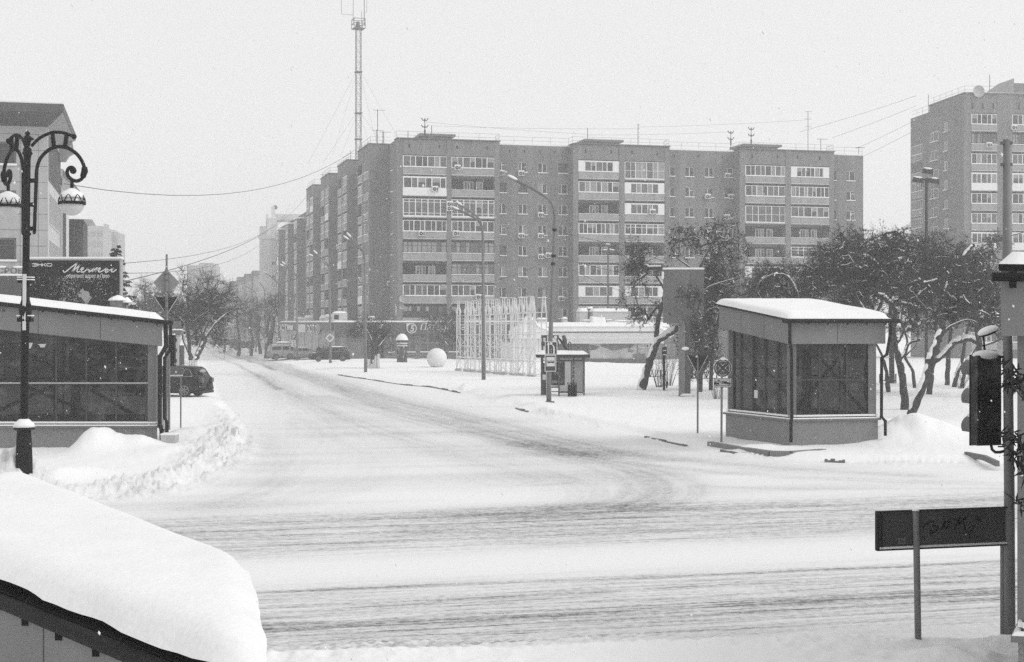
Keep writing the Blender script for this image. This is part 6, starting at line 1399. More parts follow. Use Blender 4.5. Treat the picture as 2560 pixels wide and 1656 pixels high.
# small black pedestrian lantern
y = 86.; p = (Xp(1660, y), y); zg = gh(*p); T = thing('traffic_light', 'slim black pedestrian signal post left of the blank panel pillar', 'traffic light', (p[0], p[1], zg)); PF = lambda a, b, d=0: (Xp(a, y) - p[0], d, Zp(b, y) - zg)
MB().tube([(0, 0, -.2), PF(1660, 868)], .075, 8).build('post', IRON, T); m = MB(); v = PF(1661, 888); m.box(v[0] - .13, v[0] + .13, -.12, .12, v[2], v[2] + .48); m.build('signal_box', IRON, T, bevel=.02)
for k in (0, 1): MB().ball((v[0], -.14, v[2] + .03 + k * .24), .09, 8, 5, (1.2, .6, .35)).build('snow_cap', SNOW, T)
MB().tube([PF(1667, 985), PF(1667, 955)], .05, 6).build('stub_post', IRON, T)
# low fence of slanted black bars behind the trees
FB = G('fence_black', .02, .5, .3, 4); 
def bar_fence(px0, px1, yb, label, seed):
    x0_, x1_ = Xp(px0, yb), Xp(px1, yb); T = thing('low_fence', label, 'fence', ((x0_ + x1_) / 2, yb, gh((x0_ + x1_) / 2, yb))); n = int((x1_ - x0_) / .17); m = MB(); L = (x1_ - x0_) / 2
    for i in range(n):
        x = -L + 2 * L * i / n; f_ = i % 2
        m.beam((x, 0, .12), (x + .20, 0, .62), .05, .05) if not f_ else m.beam((x + .16, .04, .12), (x + .2, .04, .62), .05, .05)
    m.beam((-L, .08, .14), (L, .08, .14), .05); m.build('bars', FB, T)
    for x in (-L, L): MB().beam((x, .05, -.3), (x, .05, .6), .07).build('post', FB, T)
bar_fence(1726, 1792, 98., 'low black fence of slanted bars between the blank panel pillar and the right pavilion', 1); bar_fence(1612, 1652, 99., 'low black fence of slanted bars behind the leaning forked tree', 2); bar_fence(2200, 2240, 97., 'low black fence of slanted bars behind the trunks right of the right pavilion', 3)
# floodlight masts
def flood(label, px, pytop, y, heads, pyb):
    x = Xp(px, y); zg = gh(x, y); T = thing('floodlight_mast', label, 'floodlight', (x, y, zg)); PF = lambda a, b, d=0: (Xp(a, y) - x, d, Zp(b, y) - zg)
    MB().tube([(0, 0, -.3), PF(px, pytop)], [.12, .09], 10).build('pole', G('mast_dark', .05, .5, .2, 3), T); xs = [h[0] for h in heads]
    MB().beam(PF(min(xs), pytop + 4), PF(max(xs), pytop + 4), .09).build('crossbar', IRON, T)
    for (hx, hy) in heads:
        v = PF(hx, hy); q = MB().hull8([(-.36, -.14, -.2), (.36, -.14, -.2), (.36, .2, -.14), (-.36, .2, -.14), (-.34, -.1, .14), (.34, -.1, .14), (.3, .2, .14), (-.3, .2, .14)]).build('lamp_head', G('flood_case', .05, .4, .2, 4), T); q.location = v; q.rotation_euler = (0, R(6), 0)
        MB().ball((0, .03, .15), .3, 12, 6, (1.1, .6, .3)).build('snow_cap', SNOW, q); MB().tube([(.3, -.1, -.15), (.42, -.1, -.45), (.2, -.1, -.4), (.28, -.1, -.18)], .018, 5).build('cable_loop', IRON, q)
flood('tall mast with three big floodlights in front of the right tower', 2316, 446, 95., [(2295, 450), (2334, 452), (2319, 428)], 600)
flood('slim floodlight mast behind the white pavilion', 1520, 626, 176., [(1512, 628), (1530, 628), (1520, 614)], 780)
# round advertising column
y = 160.; p = (Xp(1005, y), y); zg = gh(*p); T = thing('advertising_column', 'round advertising column with torn posters and a high domed snow cap', 'advertising column', (p[0], p[1], zg)); PF = lambda a, b, d=0: (Xp(a, y) - p[0], d, Zp(b, y) - zg)
MB().lathe([(.58, -.3), (.58, PF(0, 851)[2])], 28).build('drum', G('poster_dark', .06, .7, .5, 3, fine=.3), T, smooth=False)
MB().lathe([(.60, PF(0, 866)[2]), (.60, PF(0, 857)[2])], 28).build('poster_band', G('poster_white', .55, .7, .2, 4), T); MB().lathe([(.605, PF(0, 863)[2]), (.605, PF(0, 860)[2])], 28).build('poster_text', GREY, T)
rs = random.Random(6)
for k in range(14):
    t = rs.uniform(3.6, 5.8); z = rs.uniform(.3, 2.1); w = rs.uniform(.12, .3); h = rs.uniform(.2, .45); MB().add([(.592 * math.cos(t + u), .592 * math.sin(t + u), z + v) for u, v in ((0, 0), (w, 0), (w, h), (0, h))], [(0, 1, 2, 3)]).build('poster', [G('poster_a', .2, .7), G('poster_b', .35, .7), G('poster_c', .02, .7)][k % 3], T)
MB().lathe([(.7, PF(0, 852)[2]), (.66, PF(0, 850)[2])], 28).build('rim', GREY, T)
z = PF(0, 851)[2]; MB().lathe([(.70, z), (.69, z + .06), (.6, z + .3), (.44, z + .56), (.2, z + .70), (.02, z + .73)], 24).build('snow_dome', SNOW, T, smooth=True)
# snow covered ball
y = 143.; p = (Xp(1092, y), y); zg = gh(*p); m = MB(); m.ball((0, 0, 0), 1.0, 40, 26); o_ = m.build('ball_ornament', G('ball_snow', .72, .8, .08, 2, bump=.5, bscale=12), smooth=True, label='big round ball ornament crusted with snow beside the white lattice frames', cat='ball'); o_.location = (p[0], p[1], zg + .86)
for v in o_.data.vertices: v.co *= 1 + .035 * (fbm(np.array([v.co.x * 1.5 + v.co.z]), np.array([v.co.y * 1.5 - v.co.z]), 3, 3)[0] - .5)
# decorative white lattice frames: five linked arches, each a front and a back row of posts
LW = G('frame_white', .66, .5, .06, 2)
a_, b_ = Vector((Xp(1337, 109.5), 109.5, 0)), Vector((Xp(1138, 130.5), 130.5, 0)); du = (b_ - a_).normalized(); dn_ = Vector((du.y, -du.x, 0)); dn_ = dn_ if dn_.x > 0 else -dn_
LT = (b_ - a_).length; zA, zB = Zp(951, 109.5), Zp(933, 130.5)
GRP = 'linked white lattice frames on the square'
ys5 = ['nearest', 'second nearest', 'middle', 'fourth', 'farthest']
for fidx in range(5):
    u0 = LT * fidx / 5; o_ = a_ + du * u0; zg = zA + (zB - zA) * (fidx + .5) / 5
    T = thing('lattice_frame', ('the %s of five linked white lattice light frames with arched pinnacles' % ys5[fidx]), 'light frame', (o_.x, o_.y, zg), math.atan2(du.y, du.x), group=GRP)
    T.scale = (1, 1, .925)
    sgn = 1 if Vector((-math.sin(T.rotation_euler[2]), math.cos(T.rotation_euler[2]), 0)).dot(dn_) > 0 else -1
    Ls_ = LT / 5; hts = [.45, 1.55, 2.65, 3.75, 4.72, 5.6]; top = 6.25
    for (s0_, s1_) in ((.03, .31), (.62, .90)):
        xs = [Ls_ * s0_ + .05, Ls_ * s1_ - .05]; m = MB(); cen = .5 * (xs[0] + xs[1])
        for y_ in (0, 1.0 * sgn):
            for x in xs:
                for dx in (-.07, .07):
                    m.beam((x + dx, y_, 0), (x + dx, y_, 5.6), .035)
                for k in range(9): z = .45 + k * .6; m.beam((x - .07, y_, z), (x + .07, y_, z + .2), .018)
        m.build('post', LW, T)
        m = MB()
        for z in hts:
            for y_ in (0, 1.0 * sgn): m.beam((xs[0] - .1, y_, z), (xs[1] + (.1 if s0_ > .5 or y_ else Ls_ * .34), y_, z), .05)
            for x in xs: m.beam((x, 0, z), (x, 1.0 * sgn, z), .045)
        m.build('rail', LW, T)
        m = MB()
        for k, (z0, z1) in enumerate(((1.55, 2.65), (2.65, 3.75), (.45, 1.55))):
            p0, p1 = ((xs[0], z0), (xs[1], z1)) if (k + fidx) % 2 else ((xs[1], z0), (xs[0], z1))
            for d in (0, .16): m.beam((p0[0], .02, p0[1] + d), (p1[0], .02, p1[1] + d - .0), .028)
            m.beam((xs[0], 0, z0), (xs[0], sgn, z1), .03); m.beam((xs[1], sgn, z0), (xs[1], 0, z1), .03)
        m.build('brace', LW, T)
        # filigree and pinnacles
        m = MB()
        for y_ in (0,):
            for xx in (xs[0], xs[1]):
                m.tube([(xx, y_, 5.6), (xx, y_, 6.0)], .03, 5); m.lathe([(.02, 0), (.09, .12), (.09, .3), (.02, .55)], 6, (xx, y_, 5.75))
            for q in range(3):
                xx = xs[0] + (xs[1] - xs[0]) * (q + .5) / 3; m.tube([(xx, y_, 3.75), (xx, y_, 5.6)], .025, 4)
            w = (xs[1] - xs[0]) / 2
            for q in range(5):
                z = 3.85 + q * .36; m.tube([(cen + w * .9 * math.cos(t), y_, z + .3 * math.sin(t)) for t in np.linspace(0, math.pi, 9)], .016, 4)
        m.build('filigree', LW, T)
        for y_ in (0, sgn):
            m = MB(); w = .28
            for xx in (cen - w, cen + w): m.beam((xx, y_, 5.6), (xx, y_, 6.95), .055)
            m.beam((cen - w, y_, 6.93), (cen + w, y_, 6.93), .055)
            for sc_ in (1, .6): m.tube([(cen + w * sc_ * math.cos(t), y_, 6.1 + .55 * sc_ * math.sin(t)) for t in np.linspace(0, math.pi, 10)], .025, 4)
            m.beam((cen - w, y_, 6.9), (cen - w - .35, y_, 5.6), .04); m.beam((cen + w, y_, 6.9), (cen + w + .35, y_, 5.6), .04)
            if s0_ < .5 and y_ == 0: m.beam((cen, 0, 6.95), (cen + Ls_ * .62, 0, 6.95), .05)
            m.build('arch_top', LW, T)
        MB().box(xs[0] - .12, xs[1] + .25, -.1, .1, -.35, .42).build('plinth', G('plinth_white', .42, .7, .06, 1), T); MB().box(xs[0] - .12, xs[1] + .25, sgn - .1, sgn + .1, -.35, .30).build('plinth', G('plinth_white', .42), T)
        MB().box(xs[0] - .1, xs[1] + .1, -.05, .07, 1.58, 1.66).build('snow_ledge', SNOW, T)
# dark folded play-slide shapes behind the shelter
y = 104.; p = (Xp(1395, y), y); zg = gh(*p); T = thing('wooden_stand', 'dark timber stand with slanting planks and string lights behind the bus shelter', 'stand', (p[0], p[1], zg)); PF = lambda a, b, d=0: (Xp(a, y) - p[0], d, Zp(b, y) - zg)
WD = G('dark_wood', .055, .8, .4, 4)
m = MB()
for px in (1356, 1366, 1393): m.beam(PF(px, 930), PF(px, 842), .22, .12)
m.beam(PF(1353, 842), PF(1397, 842), .12, .2); m.beam(PF(1353, 860), PF(1397, 860), .1, .3); m.build('timber', WD, T)
m = MB()
for k in range(5): m.beam(PF(1396 + k * 3 - 3, 842 + k * 4), PF(1416 + k * 1, 864 + k * 5), .12, .1)
m.build('plank', WD, T); m = MB(); m.tube([PF(1408, 839), PF(1412, 850), PF(1413, 866)], [.12, .16, .14], 8); m.build('post', WD, T)
for px, py in ((1371, 843.5), (1388, 844)): v = PF(px, py); MB().ball((v[0], -.2, v[2]), .12, 10, 6).build('bulb', PALE, T)

# ---------------------------------------------------------------- wires
def wire(pts, r, label, sag=0, grp='overhead wires'):
    P = [Vector(p) for p in pts]; o = P[0].copy(); sp = []
    for a, b in zip(P[:-1], P[1:]):
        n = 14; L = (b - a).length
        for k in range(n): t = k / n; q = a.lerp(b, t); q.z -= sag * L * 4 * t * (1 - t); sp.append(q - o)
    sp.append(P[-1] - o); q = MB(); q.tube(sp, r, 4); ob = q.build('overhead_wire', G('wire_dark', .05, .6), label=label, cat='wire', group=grp); ob.location = o
def wp(px, py, y): return Wp(px, py, y)
wire([wp(160, 460, 100), wp(905, 363, 206)], 0.0252, 'thick sagging cable from the left office building up to the brick wing', .03)
wire([wp(295, 708, 64), wp(783, 468, 248)], 0.0202, 'cable rising from behind the billboard to the third wing bay', .012)
wire([wp(295, 660, 64), wp(745, 498, 262)], 0.0130, 'thinner upper cable rising from the billboard toward the lower brick block', .012)
wire([wp(295, 684, 64), wp(725, 512, 270)], 0.0130, 'middle thin cable rising from the billboard toward the lower brick block', .016)
wire([wp(1386, 575, 74), wp(1555, 612, 82), wp(1665, 655, 80)], 0.0130, 'upper wire from the leaning lamp to the tall blank panel', .01)
wire([wp(1384, 641, 74), wp(1555, 683, 80), wp(1663, 675, 80)], 0.0130, 'lower wire from the leaning lamp to the tall blank panel', .004)
wire([wp(1384, 648, 74), wp(1560, 730, 90), wp(1860, 790, 95)], 0.0101, 'thin wire from the leaning lamp into the right hand trees', .008)
wire([wp(1384, 641, 74), wp(1280, 690, 90), wp(1150, 720, 103)], 0.0115, 'wire from the leaning lamp down to the twin lamp', .006)
wire([wp(1386, 600, 74), wp(1340, 640, 90), wp(1209, 662, 103)], 0.0115, 'upper wire between the leaning lamp and the twin lamp', .006)
wire([wp(1208, 690, 103), wp(1080, 715, 115), wp(914, 700, 126)], 0.0115, 'wire from the twin lamp to the lamp at the shop corner', .008)
wire([wp(914, 690, 126), wp(975, 760, 186)], 0.0101, 'short wire from the corner lamp to the brick block wall', .0)
wire([wp(1760, 652, 80), wp(2000, 662, 82), wp(2420, 612, 60), wp(2580, 575, 45)], 0.0130, 'long dark wire running over the trees to the right edge', .003)
for k, (a, b) in enumerate((((2080, 345), (2290, 265)), ((2140, 372), (2290, 300)), ((2000, 330), (2290, 240)), ((2150, 395), (2280, 330)))): wire([wp(*a, 207), wp(*b, 207)], .018, ['lowest but one of the roof wires to the right tower', 'roof wire starting above the block end', 'highest roof wire to the right tower', 'lowest roof wire to the right tower'][k], .008)
for k, (a, b) in enumerate((((1062, 305), (1469, 336)), ((1079, 315), (1595, 322)), ((1469, 338), (1827, 330)), ((1595, 318), (2020, 300)))): wire([wp(*a, 190 + k * 3), wp(*b, 194 + k * 3)], .012, ['roof wire from the left aerial cluster to the middle roof pole', 'long roof wire from the left roof pole to the stepped pole', 'roof wire from the middle roof pole to the right aerial cluster', 'roof wire from the stepped pole to the tall right aerial'][k], .006)
# ---------------------------------------------------------------- cars and people
TYRE = G('tyre', .016, .8, .2, 8); RIM = G('alloy', .22, .35, .15, 6, metal=.4); CGL = G('car_glass', .012, .12, .3, 2, spec=.3); TRIM = G('car_trim', .015, .5, .2, 5)
CHR = G('chrome', .45, .3, .1, 4)
def car(name, label, loc, rz, paint, prof, belt, W=1.8, roofw=.80, wb=2.6, wr=.34, windows=(), snow=.12, L=4.4, cat='car', sc_=1.07):
    """x forward; prof: outline of the whole car side (x, z) from rear bumper over the roof to the nose; belt: z where glass begins"""
    T = thing(name, label, cat, loc, rz); T.scale = (sc_, sc_, sc_)
    xs = np.linspace(-L / 2, L / 2, 41); px_ = [p[0] for p in prof]; pz_ = [p[1] for p in prof]
    top = np.interp(xs, px_, pz_); h = W / 2; zb = .26
    vs = []; secs = []
    for x, zt in zip(xs, top):
        e = 1 - .16 * max(0, (abs(x) - L * .36) / (L * .14)) ** 2                      # plan taper at nose and tail
        zs = min(zt, belt); w = h * e
        low = zb + .10 * max(0, (abs(x) - L * .43) / (L * .07))
        pts = [(w * .86, low), (w * .985, low + .10), (w, (low + zs) / 2), (w * .975, zs - .05), (w * .93, zs)]
        if zt > belt + .02: k = (zt - belt) / (max(pz_) - belt); wt = h * e * (.93 - (.93 - roofw) * k); pts += [(wt * 1.0, max(zs + .01, zt - .07)), (wt * .92, zt - .015), (0.001, zt + .02)]
        else: pts += [(w * .90, zs + .005), (w * .6, zs + .02), (0.001, zs + .03)]
        secs.append([(x, y, z) for y, z in pts] + [(x, -y, z) for y, z in pts[::-1]])
    n = len(secs[0]); m = MB()
    for s in secs: vs += s
    fs = [(i * n + j, i * n + j + 1, (i + 1) * n + j + 1, (i + 1) * n + j) for i in range(len(xs) - 1) for j in range(n - 1)] + [(i * n + n - 1, i * n, (i + 1) * n, (i + 1) * n + n - 1) for i in range(len(xs) - 1)]
    fs += [tuple(range(n)), tuple((len(xs) - 1) * n + j for j in range(n))[::-1]]
    m.add(vs, fs); m.build('body', paint, T, smooth=True)
    def yb(z, side): k = max(0, min(1, (z - belt) / (max(pz_) - belt))); return side * (h * (.935 - (.93 - roofw) * k) + .012)
    for w in windows:
        for sd_ in (1, -1):
            q = MB(); pts = [(x, yb(z, sd_), z) for x, z in w]; q.add(pts, [range(len(pts))] if sd_ < 0 else [range(len(pts))[::-1]]); sw = q.build('side_window', CGL, T)
            q = MB(); q.tube([(x, y_ + sd_ * .008, z) for x, y_, z in pts + [pts[0]]], .012, 4); q.build('window_trim', CHR, sw)
    for (xa, za, xb, zb2, nm) in car_screens(prof, belt):
        q = MB(); k = lambda z: h * (.86 - (.86 - roofw * .9) * max(0, (z - belt)) / (max(pz_) - belt)); d = .035
        nx, nz = (zb2 - za), -(xb - xa); l_ = math.hypot(nx, nz); nx, nz = nx / l_ * d, nz / l_ * d
        if nz < 0: nx, nz = -nx, -nz
        q.add([(xa + nx, k(za), za + nz), (xa + nx, -k(za), za + nz), (xb + nx, -k(zb2), zb2 + nz), (xb + nx, k(zb2), zb2 + nz)], [(0, 1, 2, 3)]); q.build(nm, CGL, T)
    for sx in (-wb / 2, wb / 2):
        for sd_ in (1, -1):
            y = sd_ * (h - .10)
            q = MB(); q.lathe([(wr * .72, -.11), (wr * .96, -.11), (wr, -.07), (wr, .07), (wr * .96, .11), (wr * .72, .11)], 22, (0, 0, 0), 0, 'y'); wo_ = q.build('wheel', TYRE, T); wo_.location = (sx, y, wr)
            r_ = MB(); r_.lathe([(wr * .70, sd_ * .085), (wr * .70, sd_ * .10)], 20, (0, 0, 0), 0, 'y')
            ro = r_.build('rim', TRIM, wo_); q = MB()
            for k in range(7): t = 2 * math.pi * k / 7; q.beam((0, sd_ * .112, 0), (wr * .68 * math.cos(t), sd_ * .112, wr * .68 * math.sin(t)), .05, .02, up=(0, 1, 0))
            q.lathe([(wr * .14, sd_ * .10), (wr * .14, sd_ * .12)], 10, (0, 0, 0), 0, 'y'); q.tube([(wr * .68 * math.cos(t), sd_ * .11, wr * .68 * math.sin(t)) for t in np.linspace(0, 2 * math.pi, 18)], .022, 5); q.build('spokes', RIM, wo_)
            q = MB(); q.tube([(sx + (wr + .05) * math.cos(t), sd_ * (h - .005), wr + (wr + .05) * math.sin(t)) for t in np.linspace(0, math.pi, 12)], .035, 6); q.build('wheel_arch', TRIM, T)
    for sd_ in (1, -1):
        zt = np.interp(L / 2 - .25, px_, pz_); MB().box(L / 2 - .28, L / 2 - .05, sd_ * h * .60 - .17, sd_ * h * .60 + .17, zt - .24, zt - .08).build('headlight', G('lamp_glass', .35, .1, .1, 4, spec=.6), T, bevel=.03)
        zt = min(belt, 1.1); MB().box(-L / 2 - .015, -L / 2 + .14, sd_ * h * .70 - .13, sd_ * h * .70 + .13, zt - .28, zt - .04).build('tail_light', G('tail_red', .05, .2, .1, 4, spec=.6), T, bevel=.03)
        MB().ball((L * .16, sd_ * (h + .05), belt + .06), .11, 10, 6, (.7, 1, .8)).build('mirror', paint, T)
        q = MB()
        for x in (-.35, .55): q.box(x - .09, x + .09, sd_ * h - .012 * sd_ - .012, sd_ * h - .012 * sd_ + .02, belt - .17, belt - .13)
        q.build('handle', TRIM, T)
    MB().box(-L / 2 - .02, L / 2 + .0, -h * .8, h * .8, .2, .34).build('underbody', TRIM, T)
    if snow:
        rx = [x for x, z in prof if z > max(pz_) - .08]; q = MB(); a, b = min(rx) - .1, max(rx) + .15
        snowcap(T, a, b, -h * roofw * .95, h * roofw * .95, max(pz_) - .02, snow, int(L * 100) + int(rz * 10))
        hx = np.interp(1, [0, 1], [b, L / 2 - .15]); hb = [x for x, z in prof if z < belt + .05 and x > 0]
        if hb: snowcap(T, min(hb) + .1, L / 2 - .2, -h * .75, h * .75, np.interp((min(hb) + L / 2) / 2, px_, pz_) - .03, snow * .9, 5)
    return T
def car_screens(prof, belt):
    zt = max(p[1] for p in prof); roof = [p for p in prof if p[1] > zt - .08]; f = roof[-1]; r = roof[0]; i = prof.index(f); j = prof.index(r)
    out = []
    if i + 1 < len(prof): out.append((prof[i + 1][0] - (prof[i + 1][0] - f[0]) * .1, prof[i + 1][1] + (f[1] - prof[i + 1][1]) * .1, f[0] + .06, f[1] - .05, 'windscreen'))
    if j > 0: out.append((r[0] - .05, r[1] - .08, r[0] - (r[0] - prof[j - 1][0]) * .8, r[1] - (r[1] - prof[j - 1][1]) * .8, 'rear_window'))
    return out
SUVP = [(-2.2, .45), (-2.19, .95), (-2.05, 1.05), (-1.75, 1.50), (-1.5, 1.60), (-.2, 1.66), (.35, 1.58), (1.15, 1.08), (1.95, .92), (2.17, .75), (2.2, .45)]
SEDP = [(-2.3, .45), (-2.28, .95), (-2.1, 1.02), (-1.6, 1.08), (-.85, 1.40), (-.2, 1.46), (.3, 1.40), (1.15, 1.0), (2.0, .85), (2.26, .68), (2.3, .45)]
HATP = [(-2.0, .45), (-1.99, .9), (-1.9, 1.05), (-1.55, 1.42), (-1.3, 1.50), (-.1, 1.55), (.4, 1.46), (1.1, 1.02), (1.8, .88), (1.97, .7), (2.0, .45)]
VANP = [(-2.25, .45), (-2.24, 1.0), (-2.15, 1.2), (-2.0, 1.7), (-1.8, 1.80), (.4, 1.82), (.75, 1.74), (1.5, 1.12), (2.05, .95), (2.22, .75), (2.25, .45)]
def wn(*L): return [list(w) for w in L]
PBLK = G('paint_black', .008, .3, .3, 1, spec=.25); PDK = G('paint_dark', .02, .3, .2, 1, spec=.3); PSIL = G('paint_silver', .26, .3, .1, 1, metal=.3); PWHT = G('paint_pale', .24, .35, .08, 1)
def cpos(px, py): y = gy(py); x = Xp(px, y); return (x, y, gh(x, y) + .0)
y = 82.; x = Xp(423, y)
suv = car('parked_car', 'black shiny estate car parked in the snow beside the left pavilion', (x, y, gh(x, y) - .02), R(180 - 12), PBLK, SUVP, 1.03, 1.84, .78, 2.55, .36, wn([(-1.72, 1.10), (-1.55, 1.42), (-1.28, 1.50), (-1.1, 1.08)], [(-1.0, 1.08), (-1.2, 1.50), (-.3, 1.53), (-.28, 1.08)], [(-.18, 1.08), (-.2, 1.53), (.3, 1.46), (.85, 1.12)]), 0, 4.4)
q = MB(); q.ball((-2.0, .2, 1.36), .13, 14, 9, (.7, 2.6, .7), 0, .16); q.build('snow_clump', G('snow_dirty', .36, .8, .15, 5, bump=.3), suv, smooth=True)
snowcap(suv, -.2, .2, -.93, -.90, .4, .02, 1)
car('parked_car', 'dark compact crossover parked side on behind the diamond sign lamp', cpos(826, 916), R(180 + 8), PDK, HATP, 1.0, 1.8, .78, 2.5, .34, wn([(-1.5, 1.06), (-1.35, 1.36), (-1.05, 1.44), (-.95, 1.05)], [(-.85, 1.05), (-.95, 1.44), (-.2, 1.46), (-.18, 1.05)], [(-.1, 1.05), (-.12, 1.46), (.36, 1.38), (.85, 1.06)]), .07, 4.0)
car('parked_car', 'silver sedan under light snow parked between the van and the dark crossover', cpos(750, 904.5), R(180 + 14), PSIL, SEDP, .98, 1.8, .74, 2.7, .33, wn([(-1.3, 1.03), (-.8, 1.33), (-.25, 1.38), (-.25, 1.03)], [(-.15, 1.03), (-.15, 1.38), (.25, 1.33), (.85, 1.03)]), .08, 4.6)
van = car('parked_van', 'grey van with a roof box parked before the shop on the left street', cpos(714, 904.5), R(20), PWHT, VANP, 1.1, 1.85, .84, 2.7, .34, wn([(-1.85, 1.2), (-1.75, 1.62), (-.7, 1.66), (-.7, 1.2)], [(-.55, 1.2), (-.55, 1.66), (.3, 1.66), (.3, 1.2)], [(.42, 1.2), (.42, 1.66), (.7, 1.6), (1.2, 1.2)]), .05, 4.5, cat='van')
q = MB(); q.ball((-.3, 0, 2.02), .5, 18, 8, (2.0, .85, .38)); bx2 = q.build('roof_box', G('box_grey', .25, .4, .1, 3), van, smooth=True); MB().ball((-.3, 0, 2.12), .45, 16, 8, (2.0, .85, .3)).build('snow_cap', SNOW, bx2, smooth=True)
for (px, py, lab, P_, pt) in ((606, 873.5, 'dark car half buried in snow beside the distant diamond sign', SUVP, PDK), (571, 866, 'small dark car beyond the nearer one at the far bend', HATP, PDK), (551, 864, 'farthest pale car at the bend of the street', SEDP, PSIL)):
    y = {606: 290, 571: 330, 551: 345}[px]; x = Xp(px, y); z = Zp(py, y)
    car('parked_car', lab, (x, y, z), R(180 + 5), pt, P_, 1.0, 1.85, .76, 2.6, .33, wn([(-1.3, 1.05), (-1.0, 1.36), (.2, 1.38), (.8, 1.06)]), .14, 4.4)
# two people in dark coats by the shop door, seen over the dark car
def person(label, px, y, h, coat, rz):
    x = Xp(px, y); zg = gh(x, y); T = thing('person', label, 'person', (x, y, zg), rz); k = h / 1.75
    V = [(0, 0, .95), (0, 0, 1.2), (0, 0, 1.42), (0, 0, 1.52), (.0, -.02, 1.64), (-.21, 0, 1.40), (-.27, -.04, 1.12), (-.22, -.14, .92), (.21, 0, 1.40), (.27, -.04, 1.12), (.22, -.14, .92), (-.10, 0, .88), (-.11, .02, .48), (-.11, 0, .06), (.10, 0, .88), (.11, -.04, .48), (.12, -.02, .06), (-.12, -.14, .03), (.13, -.16, .03), (0, -.02, 1.74)]
    E = [(0, 1), (1, 2), (2, 3), (3, 4), (4, 19), (2, 5), (5, 6), (6, 7), (2, 8), (8, 9), (9, 10), (0, 11), (11, 12), (12, 13), (13, 17), (0, 14), (14, 15), (15, 16), (16, 18)]
    rad = [.17, .18, .17, .065, .095, .085, .07, .05, .085, .07, .05, .11, .08, .06, .11, .08, .06, .05, .05, .09]
    me = bpy.data.meshes.new('person'); me.from_pydata([(a * k, b * k, c * k) for a, b, c in V], E, []); ob = bpy.data.objects.new('body', me); COL.objects.link(ob); ob.parent = T; me.materials.append(coat)
    sk_ = ob.modifiers.new('skin', 'SKIN'); 
    for i, r_ in enumerate(rad): me.skin_vertices[0].data[i].radius = (r_ * k, r_ * k)
    me.skin_vertices[0].data[0].use_root = True; su = ob.modifiers.new('sub', 'SUBSURF'); su.levels = su.render_levels = 1
    MB().ball((0, .015 * k, 1.70 * k), .115 * k, 12, 8, (1, 1, 1.0)).build('hood', coat, T, smooth=True); MB().ball((0, -.075 * k, 1.65 * k), .065 * k, 10, 8, (.9, .6, 1.2)).build('face', G('skin', .3, .6), T, smooth=True)
if not hasattr(bpy.types.Mesh, 'skin_vertices'): pass
def skin_person(*a):
    try: person(*a)
    except Exception as ex: print('person', ex)
skin_person('person in a black hooded coat standing by the shop door behind the parked cars', 797, 171, 1.75, G('coat_black', .018, .85, .2, 6), R(20)); skin_person('shorter person in a dark coat beside the taller one at the shop door', 808, 171.5, 1.62, G('coat_dark', .026, .85, .2, 6), R(-30))
# ---------------------------------------------------------------- trees
BARK = G('tree_bark', .055, .9, .45, 5, bump=.5, bscale=25, spec=.1); TWIG = G('twigs', .05, .9, .35, 6, spec=.05); LEAF = G('dry_leaves', .04, .9, .6, 9, spec=.08); TWIGP = G('twigs_far', .06, .9, .3, 6, spec=.05)
def frusta(p0, p1, r0, r1, n):
    """many tapered sticks at once -> verts, quads"""
    p0, p1 = np.asarray(p0, float), np.asarray(p1, float); d = p1 - p0; L = np.linalg.norm(d, axis=1, keepdims=True); L[L == 0] = 1e-6; d = d / L
    ref = np.where(np.abs(d[:, 2:3]) < .9, np.array([[0, 0, 1.]]), np.array([[1., 0, 0]])); a = np.cross(d, ref); a /= np.linalg.norm(a, axis=1, keepdims=True); b = np.cross(d, a)
    t = 2 * np.pi * np.arange(n) / n; ring = a[:, None] * np.cos(t)[None, :, None] + b[:, None] * np.sin(t)[None, :, None]
    V = np.concatenate([p0[:, None] + ring * np.asarray(r0)[:, None, None], p1[:, None] + ring * np.asarray(r1)[:, None, None]], 1).reshape(-1, 3)
    k = np.arange(len(p0))[:, None] * 2 * n; j = np.arange(n)[None]; j2 = (j + 1) % n
    Fq = np.stack([k + j, k + j2, k + n + j2, k + n + j], -1).reshape(-1, 4); return V, Fq
def leaf_quads(c, s, rg):
    n = len(c); a = rg.normal(size=(n, 3)); a /= np.linalg.norm(a, axis=1, keepdims=True); b = np.cross(a, rg.normal(size=(n, 3))); b /= np.linalg.norm(b, axis=1, keepdims=True)
    s = s * rg.uniform(.6, 1.3, (n, 1)); V = np.stack([c - a * s, c + b * s * .55, c + a * s, c - b * s * .55], 1).reshape(-1, 3); return V, np.arange(4 * n).reshape(n, 4)
